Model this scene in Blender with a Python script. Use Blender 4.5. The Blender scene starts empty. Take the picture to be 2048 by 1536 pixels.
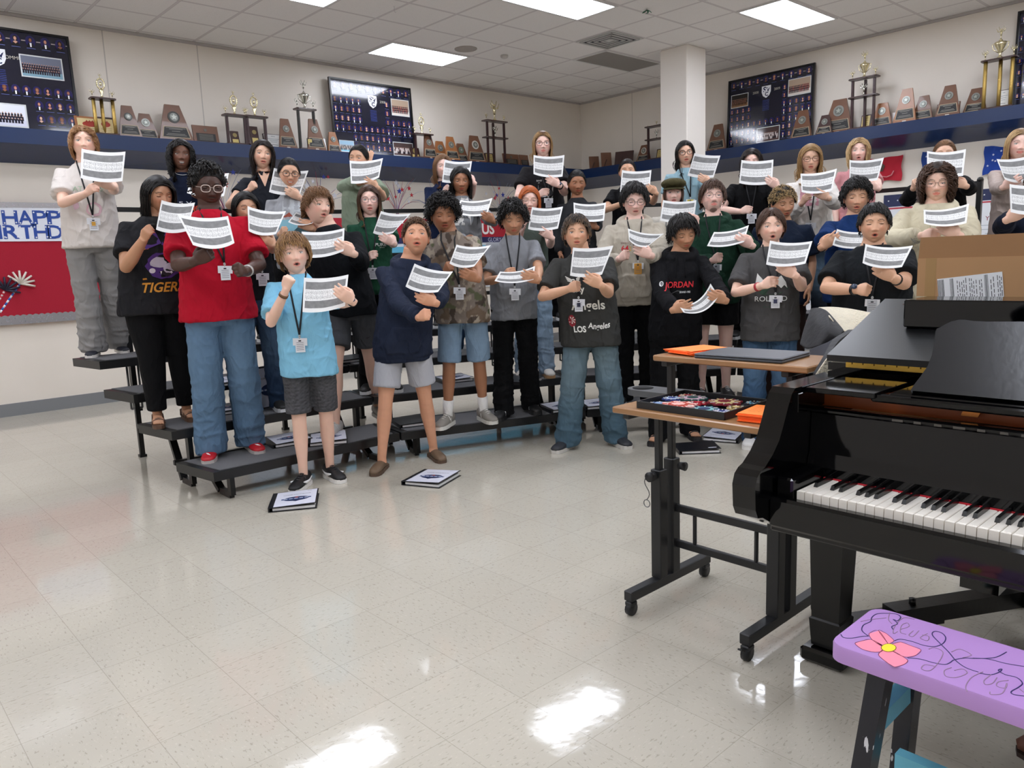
import bpy, math, random
import numpy as np
from mathutils import Vector, Matrix
from mathutils.bvhtree import BVHTree

# ------------------------------------------------------------------ camera
F_PX = 1544.2817
YAW, PITCH, ROLL = 0.7391, -0.1591, -0.0384
CAM_H = 1.3902
_f = np.array([math.sin(YAW)*math.cos(PITCH), math.cos(YAW)*math.cos(PITCH), math.sin(PITCH)])
_r = np.array([math.cos(YAW), -math.sin(YAW), 0.0])
_u = np.cross(_r, _f)
_c, _s = math.cos(ROLL), math.sin(ROLL)
_r, _u = _c*_r + _s*_u, -_s*_r + _c*_u
ORG = np.array([0.0, 0.0, CAM_H])
S = bpy.context.scene
COL = S.collection
cam_d = bpy.data.cameras.new('camera'); cam = bpy.data.objects.new('camera', cam_d); COL.objects.link(cam)
cam_d.sensor_fit = 'HORIZONTAL'; cam_d.sensor_width = 36.0; cam_d.lens = F_PX*36.0/2048.0
cam_d.clip_start = 0.05; cam_d.clip_end = 60
cam.matrix_world = Matrix(((_r[0], _u[0], -_f[0], 0), (_r[1], _u[1], -_f[1], 0), (_r[2], _u[2], -_f[2], CAM_H), (0, 0, 0, 1)))
S.camera = cam

# ------------------------------------------------------------------ world, exposure, lamps of the room
W = bpy.data.worlds.new('world'); S.world = W; W.use_nodes = True
W.node_tree.nodes['Background'].inputs[0].default_value = (0.75, 0.8, 0.9, 1)
W.node_tree.nodes['Background'].inputs[1].default_value = 0.05
S.view_settings.view_transform = 'Standard'; S.view_settings.look = 'None'
S.view_settings.gamma = 1.0; S.view_settings.use_curve_mapping = False
S.view_settings.exposure = 0.68
try:
    S.cycles.max_bounces = 9; S.cycles.diffuse_bounces = 7; S.cycles.glossy_bounces = 3
    S.cycles.sample_clamp_indirect = 6.0
    S.cycles.use_denoising = True
except Exception:
    pass
LAMP = 10.0           # strength of the ceiling diffusers
ROOM_H = 3.9844
WY, WX = 9.257, 10.259          # back wall and right wall
WX0, WY0 = -3.2, -3.4
GX0, GY0, T2 = 5.543, 8.559, 0.6096
def cell(i, j): return (GX0+T2*i, GY0-T2*j)

# ------------------------------------------------------------------ pixel rays of the photograph (2048x1536)
def ray(x, y): return _f + _r*(x-1024)/F_PX - _u*(y-768)/F_PX
def onz(x, y, z=0.0):
    d = ray(x, y); return ORG + d*(z-CAM_H)/d[2]
def ony(x, y, Y=WY):
    d = ray(x, y); return ORG + d*Y/d[1]
def onx(x, y, X=WX):
    d = ray(x, y); return ORG + d*X/d[0]
def atd(x, y, D): return ORG + ray(x, y)*D

# ------------------------------------------------------------------ colours and materials
def lin(h):
    if isinstance(h, str):
        h = h.lstrip('#'); v = [int(h[i:i+2], 16)/255 for i in (0, 2, 4)]
    else: v = list(h)
    return tuple((c/12.92 if c <= 0.04045 else ((c+0.055)/1.055)**2.4) for c in v)
_mats = {}
def mat(name, col='#808080', rough=0.6, metal=0.0, spec=0.5, bump=0.0, bscale=60.0, vcol=False, coat=0.0, emis=0.0, sheen=0.0, var=0.0, sss=0.0):
    if name in _mats: return _mats[name]
    m = bpy.data.materials.new(name); m.use_nodes = True; nt = m.node_tree; b = nt.nodes['Principled BSDF']
    b.inputs['Base Color'].default_value = (*lin(col), 1)
    b.inputs['Roughness'].default_value = rough; b.inputs['Metallic'].default_value = metal
    b.inputs['Specular IOR Level'].default_value = spec
    if coat: b.inputs['Coat Weight'].default_value = coat; b.inputs['Coat Roughness'].default_value = 0.05
    if sheen: b.inputs['Sheen Weight'].default_value = sheen
    if sss:
        b.inputs['Subsurface Weight'].default_value = sss; b.inputs['Subsurface Radius'].default_value = (0.012, 0.005, 0.003)
        b.inputs['Subsurface Scale'].default_value = 1.0
    src = None
    if vcol:
        a = nt.nodes.new('ShaderNodeAttribute'); a.attribute_name = 'Col'; src = a.outputs['Color']
    if var:
        tc = nt.nodes.new('ShaderNodeTexCoord'); n = nt.nodes.new('ShaderNodeTexNoise'); n.inputs['Scale'].default_value = bscale*0.35
        n.inputs['Detail'].default_value = 6
        nt.links.new(tc.outputs['Object'], n.inputs['Vector'])
        mp = nt.nodes.new('ShaderNodeMapRange'); mp.inputs[3].default_value = 1-var; mp.inputs[4].default_value = 1+var
        nt.links.new(n.outputs['Fac'], mp.inputs[0])
        mx = nt.nodes.new('ShaderNodeVectorMath'); mx.operation = 'SCALE'
        if src: nt.links.new(src, mx.inputs[0])
        else: mx.inputs[0].default_value = lin(col)
        nt.links.new(mp.outputs[0], mx.inputs['Scale']); src = mx.outputs[0]
    if src: nt.links.new(src, b.inputs['Base Color'])
    if bump:
        tc = nt.nodes.new('ShaderNodeTexCoord'); n = nt.nodes.new('ShaderNodeTexNoise'); n.inputs['Scale'].default_value = bscale
        n.inputs['Detail'].default_value = 4
        bp = nt.nodes.new('ShaderNodeBump'); bp.inputs['Strength'].default_value = bump; bp.inputs['Distance'].default_value = 0.01
        nt.links.new(tc.outputs['Object'], n.inputs['Vector']); nt.links.new(n.outputs['Fac'], bp.inputs['Height'])
        nt.links.new(bp.outputs[0], b.inputs['Normal'])
    if emis:
        b.inputs['Emission Color'].default_value = (*lin(col), 1); b.inputs['Emission Strength'].default_value = emis
    _mats[name] = m
    return m
class NT:                       # small helper to write node maths
    def __init__(s, m): s.t = m.node_tree
    def n(s, k, **kw):
        x = s.t.nodes.new(k)
        for a, b in kw.items(): setattr(x, a, b)
        return x
    def m(s, op, a, b=None, c=None):
        x = s.n('ShaderNodeMath', operation=op)
        for i, v in enumerate((a, b, c)):
            if v is None: continue
            if isinstance(v, (int, float)): x.inputs[i].default_value = v
            else: s.t.links.new(v, x.inputs[i])
        return x.outputs[0]
    def mix(s, f, a, b):
        x = s.n('ShaderNodeMix', data_type='RGBA')
        for i, v in ((0, f), (6, a), (7, b)):
            if isinstance(v, (int, float)): x.inputs[i].default_value = v
            elif isinstance(v, tuple): x.inputs[i].default_value = (*v[:3], 1)
            else: s.t.links.new(v, x.inputs[i])
        return x.outputs[2]
    def noise(s, vec, scale, detail=4, out='Fac'):
        x = s.n('ShaderNodeTexNoise'); x.inputs['Scale'].default_value = scale; x.inputs['Detail'].default_value = detail
        if vec is not None: s.t.links.new(vec, x.inputs['Vector'])
        return x.outputs[out]
    def link(s, a, b): s.t.links.new(a, b)

# ------------------------------------------------------------------ mesh building
class MB:
    def __init__(s, col=None):
        s.V = []; s.Fc = []; s.C = []; s.n = 0; s.col = col if col is not None else (0.5, 0.5, 0.5); s.SM = []
    def add(s, verts, faces, col=None, smooth=False):
        verts = np.asarray(verts, float).reshape(-1, 3)
        s.V.append(verts); o = s.n; s.n += len(verts)
        c = s.col if col is None else (lin(col) if isinstance(col, str) else col)
        for f in faces:
            s.Fc.append(tuple(int(i)+o for i in f)); s.C.append(c); s.SM.append(smooth)
        return s
    def box(s, c, size, R=None, col=None, bev=0.0):
        hx, hy, hz = [v/2 for v in size]
        if bev > 0:
            b = min(bev, hx*.9, hy*.9, hz*.9)
            v = []
            idx = {}
            for sx in (-1, 1):
                for sy in (-1, 1):
                    for sz in (-1, 1):
                        for ax in range(3):
                            p = [sx*(hx-b), sy*(hy-b), sz*(hz-b)]
                            p[ax] = (sx*hx, sy*hy, sz*hz)[ax]
                            idx[(sx, sy, sz, ax)] = len(v); v.append(p)
            fs = []
            for ax in range(3):
                o = [a for a in range(3) if a != ax]
                for sg in (-1, 1):
                    q = []
                    for (a, b2) in ((-1, -1), (1, -1), (1, 1), (-1, 1)):
                        k = [0, 0, 0]; k[ax] = sg; k[o[0]] = a; k[o[1]] = b2; q.append(idx[(*k, ax)])
                    fs.append(q if (sg > 0) == (ax != 1) else q[::-1])
            for ax in range(3):
                o = [a for a in range(3) if a != ax]
                for a in (-1, 1):
                    for b2 in (-1, 1):
                        k1 = [0, 0, 0]; k1[ax] = -1; k1[o[0]] = a; k1[o[1]] = b2
                        k2 = list(k1); k2[ax] = 1
                        q = [idx[(*k1, o[0])], idx[(*k2, o[0])], idx[(*k2, o[1])], idx[(*k1, o[1])]]
                        fs.append(q)
            for sx in (-1, 1):
                for sy in (-1, 1):
                    for sz in (-1, 1):
                        fs.append([idx[(sx, sy, sz, a)] for a in range(3)])
            v = np.array(v)
        else:
            v = np.array([[x, y, z] for x in (-hx, hx) for y in (-hy, hy) for z in (-hz, hz)])
            fs = [(0, 1, 3, 2), (4, 6, 7, 5), (0, 4, 5, 1), (2, 3, 7, 6), (0, 2, 6, 4), (1, 5, 7, 3)]
        if R is not None: v = v @ np.asarray(R).T
        return s.add(v+np.asarray(c, float), fs, col)
    def bar(s, a, b, w, h=None, col=None, up=(0, 0, 1)):          # rectangular bar between two points
        a = np.asarray(a, float); b = np.asarray(b, float); d = b-a; L = np.linalg.norm(d); d = d/L
        u = np.asarray(up, float)
        if abs(d@u) > .98: u = np.array([1.0, 0, 0])
        x = np.cross(d, u); x /= np.linalg.norm(x); y = np.cross(x, d)
        return s.box((a+b)/2, (w, L, h or w), np.stack([x, d, y], 1), col)
    def tube(s, pts, r, seg=8, col=None, cap=True, ry=None, ref=(0, 1, 0), smooth=True):
        pts = np.asarray(pts, float); n = len(pts)
        r = np.broadcast_to(np.asarray(r, float), (n,)); ry = r if ry is None else np.broadcast_to(np.asarray(ry, float), (n,))
        t = np.gradient(pts, axis=0) if n > 2 else np.repeat((pts[1]-pts[0])[None], n, 0)
        t /= np.linalg.norm(t, axis=1)[:, None]+1e-9
        ref = np.asarray(ref, float); rings = []
        px = None
        for i in range(n):
            x = np.cross(ref, t[i]) if px is None else px-(px@t[i])*t[i]
            if np.linalg.norm(x) < 1e-3: x = np.cross((0.3, 0.2, 1), t[i])
            x = x/np.linalg.norm(x); y = np.cross(t[i], x); px = x
            a = np.arange(seg)*2*math.pi/seg
            rings.append(pts[i]+np.outer(np.cos(a)*r[i], x)+np.outer(np.sin(a)*ry[i], y))
        v = np.concatenate(rings); f = []
        for i in range(n-1):
            for k in range(seg):
                k2 = (k+1) % seg
                f.append((i*seg+k, i*seg+k2, (i+1)*seg+k2, (i+1)*seg+k))
        if cap:
            v = np.concatenate([v, pts[:1], pts[-1:]]); c0 = n*seg; c1 = c0+1
            for k in range(seg):
                k2 = (k+1) % seg
                f.append((k2, k, c0)); f.append(((n-1)*seg+k, (n-1)*seg+k2, c1))
        return s.add(v, f, col, smooth)
    def lathe(s, prof, c=(0, 0, 0), seg=16, col=None, sx=1, sy=1, smooth=True, R=None):   # prof: (radius, z)
        a = np.arange(seg)*2*math.pi/seg
        v = np.concatenate([np.stack([r*np.cos(a)*sx, r*np.sin(a)*sy, np.full(seg, z)], 1) for r, z in prof]); f = []
        n = len(prof)
        for i in range(n-1):
            for k in range(seg):
                k2 = (k+1) % seg; f.append((i*seg+k, i*seg+k2, (i+1)*seg+k2, (i+1)*seg+k))
        f.append(tuple(range(seg))[::-1]); f.append(tuple((n-1)*seg+k for k in range(seg)))
        if R is not None: v = v @ np.asarray(R).T
        return s.add(v+np.asarray(c, float), f, col, smooth)
    def ball(s, c, r, seg=12, col=None, R=None):
        if np.isscalar(r): r = (r, r, r)
        m = max(4, seg//2)
        prof = [(math.sin(math.pi*i/m), -math.cos(math.pi*i/m)) for i in range(m+1)]
        a = np.arange(seg)*2*math.pi/seg
        v = np.concatenate([np.stack([p*np.cos(a)*r[0], p*np.sin(a)*r[1], np.full(seg, z*r[2])], 1) for p, z in prof]); f = []
        for i in range(m):
            for k in range(seg):
                k2 = (k+1) % seg; f.append((i*seg+k, i*seg+k2, (i+1)*seg+k2, (i+1)*seg+k))
        if R is not None: v = v @ np.asarray(R).T
        return s.add(v+np.asarray(c, float), f, col, True)
    def prism(s, poly, z0, z1, fr=None, col=None, smooth=False):     # poly: 2D outline; fr maps (x, y, z) to the world
        n = len(poly); p = np.array([[x, y, z0] for x, y in poly]+[[x, y, z1] for x, y in poly], float)
        f = [tuple(range(n))[::-1], tuple(range(n, 2*n))]+[(i, (i+1) % n, n+(i+1) % n, n+i) for i in range(n)]
        if fr is not None: p = fr(p)
        return s.add(p, f, col, smooth)
    def build(s, name, m, parent=None, loc=None, mods=None):
        me = bpy.data.meshes.new(name)
        V = np.concatenate(s.V) if s.V else np.zeros((0, 3))
        me.from_pydata(V.tolist(), [], s.Fc)
        me.polygons.foreach_set('use_smooth', s.SM)
        at = me.color_attributes.new('Col', 'FLOAT_COLOR', 'CORNER')
        cnt = np.array([len(f) for f in s.Fc]); C = np.repeat(np.array([tuple(c[:3])+(1.0,) for c in s.C]), cnt, axis=0)
        at.data.foreach_set('color', C.ravel())
        me.materials.append(m)
        o = bpy.data.objects.new(name, me); COL.objects.link(o)
        if parent is not None: o.parent = parent
        if loc is not None: o.location = loc
        return o
def frame(o, x, y):                       # plane frame: origin, x axis, y axis -> mapping of (a, b, n)
    o, x, y = (np.asarray(v, float) for v in (o, x, y)); x = x/np.linalg.norm(x); y = y/np.linalg.norm(y); n = np.cross(x, y)
    def fr(p):
        p = np.asarray(p, float); return o+np.outer(p[:, 0], x)+np.outer(p[:, 1], y)+np.outer(p[:, 2], n)
    return fr
_txt = {}
def text2d(s, size=1.0, bold=0.0, shear=0.0):
    """flat letters as (verts2d, faces), width normalised so that capital height is about size*0.7"""
    k = (s, bold, shear)
    if k not in _txt:
        cu = bpy.data.curves.new('t', 'FONT'); cu.body = s; cu.size = 1.0; cu.offset = bold; cu.shear = shear; cu.resolution_u = 3
        ob = bpy.data.objects.new('t', cu); me = bpy.data.meshes.new_from_object(ob)
        v = np.array([x.co[:2] for x in me.vertices]).reshape(-1, 2); f = [tuple(p.vertices) for p in me.polygons]
        bpy.data.objects.remove(ob); bpy.data.curves.remove(cu); bpy.data.meshes.remove(me)
        _txt[k] = (v, f)
    v, f = _txt[k]
    return v*size, f
def put_text(mb, s, fr, cx, cy, w=None, h=None, col='#000000', off=0.001, bold=0.0, shear=0.0, size=0.1, arc=0.0):
    v, f = text2d(s, 1.0, bold, shear)
    if not len(v): return
    lo, hi = v.min(0), v.max(0); d = np.maximum(hi-lo, 1e-6); v = (v-(lo+hi)/2)
    sx = w/d[0] if w else (h/d[1] if h else size); sy = h/d[1] if h else sx
    v = v*[sx, sy]
    if arc: v[:, 1] += arc*(v[:, 0]/(w or 1)*2)**2
    mb.add(fr(np.column_stack([v[:, 0]+cx, v[:, 1]+cy, np.full(len(v), off)])), f, col)

def tag(o, label, cat, group=None, kind=None):
    if label: o['label'] = label
    if cat: o['category'] = cat
    if group: o['group'] = group
    if kind: o['kind'] = kind
    return o
def thing(name, loc, label, cat, group=None):
    o = bpy.data.objects.new(name, None); COL.objects.link(o); o.location = [float(v) for v in loc]; o.empty_display_size = 0.1
    return tag(o, label, cat, group)
def struct(name, mb, m, parent=None):
    o = mb.build(name, m, parent)
    if parent is None: o['kind'] = 'structure'
    return o
# ================================================================== the room
def floor_material():
    m = mat('vinyl_floor', '#c9c3b4', 0.1); nt = NT(m); b = m.node_tree.nodes['Principled BSDF']
    tc = nt.n('ShaderNodeTexCoord').outputs['Object']
    sp = nt.n('ShaderNodeSeparateXYZ'); nt.link(tc, sp.inputs[0])
    gx = nt.m('DIVIDE', nt.m('SUBTRACT', sp.outputs[0], 0.6211), 0.3048); gy = nt.m('DIVIDE', nt.m('SUBTRACT', sp.outputs[1], 2.31), 0.3048)
    fx, fy = nt.m('FRACT', gx), nt.m('FRACT', gy)
    ex = nt.m('ABSOLUTE', nt.m('SUBTRACT', fx, 0.5)); ey = nt.m('ABSOLUTE', nt.m('SUBTRACT', fy, 0.5))
    edge = nt.m('MAXIMUM', ex, ey)
    line = nt.m('GREATER_THAN', edge, 0.4962)
    cx = nt.m('FLOOR', gx); cy = nt.m('FLOOR', gy)
    cb = nt.n('ShaderNodeCombineXYZ'); nt.link(cx, cb.inputs[0]); nt.link(cy, cb.inputs[1])
    wn = nt.n('ShaderNodeTexWhiteNoise', noise_dimensions='3D'); nt.link(cb.outputs[0], wn.inputs['Vector'])
    # flecks run one way on one tile and across on the next
    par = nt.m('GREATER_THAN', wn.outputs['Value'], 0.5)
    a1 = nt.n('ShaderNodeCombineXYZ'); nt.link(nt.m('MULTIPLY', sp.outputs[0], 125), a1.inputs[0]); nt.link(nt.m('MULTIPLY', sp.outputs[1], 42), a1.inputs[1])
    a2 = nt.n('ShaderNodeCombineXYZ'); nt.link(nt.m('MULTIPLY', sp.outputs[0], 42), a2.inputs[0]); nt.link(nt.m('MULTIPLY', sp.outputs[1], 125), a2.inputs[1])
    n1 = nt.noise(a1.outputs[0], 1.0, 3); n2 = nt.noise(a2.outputs[0], 1.0, 3)
    nn = nt.n('ShaderNodeMix', data_type='FLOAT'); nt.link(par, nn.inputs[0]); nt.link(n1, nn.inputs[2]); nt.link(n2, nn.inputs[3])
    fleck = nt.m('MULTIPLY', nt.m('GREATER_THAN', nn.outputs[0], 0.635), 0.42)
    wfleck = nt.m('MULTIPLY', nt.m('LESS_THAN', nn.outputs[0], 0.36), 0.35)
    tone = nt.m('ADD', 0.965, nt.m('MULTIPLY', wn.outputs['Value'], 0.05))
    base = nt.mix(fleck, lin('#beb8aa'), lin('#867e6f')); base = nt.mix(wfleck, base, lin('#cfc9bc'))
    sc = nt.n('ShaderNodeVectorMath', operation='SCALE'); nt.link(base, sc.inputs[0]); nt.link(tone, sc.inputs['Scale'])
    out = nt.mix(nt.m('MULTIPLY', line, 0.5), sc.outputs[0], lin('#8d8678')); nt.link(out, b.inputs['Base Color'])
    # slightly wavy wax
    big = nt.noise(tc, 7, 2); fine = nt.noise(tc, 55, 3)
    h = nt.m('ADD', nt.m('MULTIPLY', big, 0.5), nt.m('MULTIPLY', fine, 0.05)); h = nt.m('SUBTRACT', h, nt.m('MULTIPLY', line, 0.08))
    bp = nt.n('ShaderNodeBump'); bp.inputs['Strength'].default_value = 0.16; bp.inputs['Distance'].default_value = 0.01
    nt.link(h, bp.inputs['Height']); nt.link(bp.outputs[0], b.inputs['Normal'])
    b.inputs['Roughness'].default_value = 0.075; b.inputs['Specular IOR Level'].default_value = 0.5
    return m
def ceiling_material():
    m = mat('ceiling_tile', '#c9c6c2', 0.9); nt = NT(m); b = m.node_tree.nodes['Principled BSDF']
    tc = nt.n('ShaderNodeTexCoord').outputs['Object']
    sp = nt.n('ShaderNodeSeparateXYZ'); nt.link(tc, sp.inputs[0])
    fx = nt.m('FRACT', nt.m('DIVIDE', nt.m('SUBTRACT', sp.outputs[0], GX0), T2)); fy = nt.m('FRACT', nt.m('DIVIDE', nt.m('SUBTRACT', sp.outputs[1], GY0), T2))
    e = nt.m('MAXIMUM', nt.m('ABSOLUTE', nt.m('SUBTRACT', fx, 0.5)), nt.m('ABSOLUTE', nt.m('SUBTRACT', fy, 0.5)))
    bar = nt.m('GREATER_THAN', e, 0.481); groove = nt.m('MULTIPLY', nt.m('GREATER_THAN', e, 0.474), nt.m('LESS_THAN', e, 0.481))
    n = nt.noise(tc, 90, 5); sp2 = nt.m('GREATER_THAN', nt.noise(tc, 160, 2), 0.62)
    c = nt.mix(nt.m('MULTIPLY', n, 0.35), lin('#f0edeb'), lin('#e2dfdc')); c = nt.mix(nt.m('MULTIPLY', sp2, 0.18), c, lin('#b8b4b0'))
    c = nt.mix(bar, c, lin('#d8d2d2')); c = nt.mix(nt.m('MULTIPLY', groove, 0.55), c, lin('#8c8887'))
    nt.link(c, b.inputs['Base Color'])
    return m
def wall_material(name, axis, first, step):
    m = mat(name, '#cbc4b9', 0.55); nt = NT(m); b = m.node_tree.nodes['Principled BSDF']
    tc = nt.n('ShaderNodeTexCoord').outputs['Object']
    sp = nt.n('ShaderNodeSeparateXYZ'); nt.link(tc, sp.inputs[0])
    fr_ = nt.m('FRACT', nt.m('DIVIDE', nt.m('SUBTRACT', sp.outputs[axis], first-0.5*step), step))
    d = nt.m('ABSOLUTE', nt.m('SUBTRACT', fr_, 0.5)); line = nt.m('MULTIPLY', nt.m('LESS_THAN', d, 0.006/step), nt.m('MULTIPLY', nt.m('GREATER_THAN', sp.outputs[2], 2.6), nt.m('LESS_THAN', sp.outputs[0], 4.4) if axis == 0 else nt.m('GREATER_THAN', sp.outputs[1], 7.5)))
    n = nt.noise(tc, 3, 5)
    c = nt.mix(n, lin('#ebe3d8'), lin('#e5ddd1')); c = nt.mix(nt.m('MULTIPLY', line, 0.5), c, lin('#8f8880')); nt.link(c, b.inputs['Base Color'])
    bp = nt.n('ShaderNodeBump'); bp.inputs['Strength'].default_value = 0.08; bp.inputs['Distance'].default_value = 0.005
    nt.link(nt.m('SUBTRACT', nt.noise(tc, 120, 3), nt.m('MULTIPLY', line, 1.0)), bp.inputs['Height']); nt.link(bp.outputs[0], b.inputs['Normal'])
    return m
M_floor = floor_material(); M_ceil = ceiling_material()
M_wA = wall_material('painted_panel_back', 0, 2.755, 1.0); M_wB = wall_material('painted_panel_side', 1, 8.143, 1.2)
M_wh = mat('white_paint', '#e6e1da', 0.6); M_print = mat('printed', vcol=True, rough=0.5)
M_gloss = mat('printed_glossy', vcol=True, rough=0.12, coat=0.6)
def slab(name, x0, x1, y0, y1, z0, z1, m):
    mb = MB(); mb.box(((x0+x1)/2, (y0+y1)/2, (z0+z1)/2), (x1-x0, y1-y0, z1-z0)); return struct(name, mb, m)
slab('floor', WX0-.2, WX+.2, WY0-.2, WY+.2, -.1, 0, M_floor)
slab('ceiling', WX0-.2, WX+.2, WY0-.2, WY+.2, ROOM_H, ROOM_H+.1, M_ceil)
slab('wall_back', WX0-.2, WX+.2, WY, WY+.2, 0, ROOM_H, M_wA)
slab('wall_right', WX, WX+.2, WY0-.2, WY, 0, ROOM_H, M_wB)
slab('wall_left', WX0-.2, WX0, WY0-.2, WY, 0, ROOM_H, M_wh)
slab('wall_front', WX0, WX, WY0-.2, WY0, 0, ROOM_H, mat('front_paint', '#a39d96', 0.7))
M_base = mat('grey_rubber_base', '#7f8184', 0.5)
slab('baseboard_back', WX0, WX, WY-.012, WY, 0, .13, M_base)
slab('baseboard_right', WX-.012, WX, WY0, WY-.012, 0, .13, M_base)
M_ang = mat('wall_angle', '#b9b4b1', .6)
slab('trim_3', WX0, WX, WY-.025, WY, ROOM_H-.03, ROOM_H-.002, M_ang)
slab('trim_4', WX-.025, WX, WY0, WY-.025, ROOM_H-.03, ROOM_H-.002, M_ang)
mb = MB(); mb.box((8.835, 6.175, ROOM_H/2), (.42, .42, ROOM_H), bev=.012); o = struct('pillar', mb, mat('pillar_paint', '#efe9e1', .5))
# navy ledge along both walls, the underside sloping back to the wall
M_navy = mat('navy_paint', '#152b52', 0.25, spec=.4)
SH, SD = 2.825, 0.40
SHF = 2.68
def ledge(name, pts):           # pts: list of (wall point, front point) pairs in plan
    mb = MB(); v = []
    for (w, f) in pts:
        v += [(w[0], w[1], SH), (f[0], f[1], SH), (f[0], f[1], SHF), (w[0], w[1], 2.54)]
    n = len(pts); fc = [(0, 1, 2, 3), tuple((n-1)*4+k for k in (3, 2, 1, 0))]
    for i in range(n-1):
        for k in range(4): fc.append((i*4+k, (i+1)*4+k, (i+1)*4+(k+1) % 4, i*4+(k+1) % 4))
    mb.add(v, fc); return struct(name, mb, M_navy)
ledge('trim_1', [((WX0, WY), (WX0, WY-SD)), ((WX, WY), (WX-SD, WY-SD))])
ledge('trim_2', [((WX, WY), (WX-SD, WY-SD)), ((WX, WY0), (WX-SD, WY0))])

# ------------------------------------------------------------------ ceiling fittings
M_lamp = mat('lamp_diffuser', '#eef3ff', 0.5, emis=LAMP); M_lampf = mat('lamp_frame', '#dedddb', .4)
M_off = mat('lamp_diffuser_off', '#8f8b86', 0.5)
def troffer(i, j, on, label, first=[None]):
    x0, y1 = cell(i, j); x1, y0 = cell(i+2, j+1); cx, cy = (x0+x1)/2, (y0+y1)/2
    t = thing('ceiling_light', (cx, cy, ROOM_H), label, 'ceiling light', 'fluorescent panels in the ceiling grid')
    if first[0] is None:
        f = MB(); w, d = 2*T2-.03, T2-.03
        for sx in (-1, 1): f.box((sx*(w/2-.012), 0, -.006), (.024, d, .012))
        for sy in (-1, 1): f.box((0, sy*(d/2-.012), -.006), (w-.048, .024, .012))
        fo = f.build('frame', M_lampf, t)
        g = MB(); g.box((0, 0, -.004), (w-.048, d-.048, .004)); go = g.build('diffuser', M_lamp, t); first[0] = (fo, go)
    else:
        for o in first[0]:
            c = o.copy(); COL.objects.link(c); c.parent = t
            if not on and o.name.startswith('diffuser'):
                c.data = o.data.copy(); c.data.materials[0] = M_off
    return t
troffer(0, 0, True, 'lit ceiling panel near the back wall above the middle class picture')
troffer(-4, 2, True, 'lit ceiling panel cut by the top edge, leftmost of the lit ones')
troffer(0, 4, True, 'long lit ceiling panel at the top edge, between the other two near panels')
troffer(4, 6, True, 'lit ceiling panel right of the pillar')
troffer(4, 2, False, 'grey unlit ceiling panel beside the pillar, behind the air vent')
for i in (-14, -12, -8, -4, 0, 4):
    for j in range(-1, 20):
        ok = (j % 4 == 0) if (i % 8 == 0) else (j % 4 == 2)
        if i == -14 or not ok: continue
        if (i, j) in ((0, 0), (-4, 2), (0, 4), (4, 6), (4, 2)): continue
        if GY0-T2*(j+1) < WY0+.2 or GY0-T2*j > WY-.1: continue
        troffer(i, j, True, 'lit ceiling panel outside the view, seen only as a bright patch on the floor')
# air vent
x0, y1 = cell(3, 3); cx, cy = x0+T2/2, y1-T2/2
t = thing('ceiling_vent', (cx, cy, ROOM_H), 'square louvred air vent in the ceiling left of the pillar', 'air vent')
mb = MB(); mb.box((0, 0, -.004), (.58, .58, .006)); mb.build('plate', mat('vent_white', '#c9c8c6', .5), t)
mb = MB()
for k, w in enumerate((.50, .38, .26, .14)):
    for sx in (-1, 1): mb.bar((sx*w/2, -w/2, -.012), (sx*w/2, w/2, -.012), .03, .012)
    for sy in (-1, 1): mb.bar((-w/2, sy*w/2, -.012), (w/2, sy*w/2, -.012), .03, .012)
mb.build('louvre', mat('vent_grey', '#b7b7b5', .4), t)
mb = MB()
for w in (.44, .32, .20):
    for sx in (-1, 1): mb.box((sx*w/2, 0, -.009), (.025, w, .004))
    for sy in (-1, 1): mb.box((0, sy*w/2, -.009), (w, .025, .004))
mb.build('slot', mat('vent_slot', '#3a3d42', .8), t)
p = (onz(1096.5+(-0), 0) if False else None)
mb = MB(); mb.lathe([(.14, 0), (.14, -.006), (.12, -.01), (.10, -.004), (.02, -.004)], (6.48, 7.72, ROOM_H), 28)
tag(mb.build('ceiling_speaker', mat('speaker_grille', '#a9a29b', .7)), 'round flush speaker grille in the ceiling beside the lit panel', 'speaker')
q = onz(950+.29297*200, .29297*378, ROOM_H)
mb = MB(); mb.lathe([(.05, 0), (.05, -.02), (.035, -.035), (.01, -.036)], (q[0], q[1], ROOM_H), 20)
tag(mb.build('smoke_detector', mat('plastic_white', '#c5c1bd', .5)), 'small round white detector on the ceiling right of the speaker grille', 'smoke detector')
q = onz(1294, 19, ROOM_H)
mb = MB(); rr = random.Random(3)
for k in range(9):
    a = rr.uniform(0, 6.28); mb.tube([(q[0], q[1], ROOM_H-.005), (q[0]+.03*math.cos(a), q[1]+.03*math.sin(a), ROOM_H-.02), (q[0]+.05*math.cos(a+.5), q[1]+.05*math.sin(a+.5), ROOM_H-.03)], .004, 5)
tag(mb.build('tinsel_scrap', mat('green_tinsel', '#1c6a4a', .3)), 'tiny green tinsel scrap stuck to the ceiling above the air vent', 'decoration')
q = onz(788, 12, ROOM_H)
mb = MB(); mb.tube([(q[0], q[1], ROOM_H), (q[0], q[1], ROOM_H-.05), (q[0]+.012, q[1], ROOM_H-.065), (q[0]+.02, q[1], ROOM_H-.05)], .0025, 6)
tag(mb.build('ceiling_hook', mat('hook_wire', '#d8d8d8', .3, metal=.8)), 'thin wire hook hanging from the ceiling at the top edge', 'hook')

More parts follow.
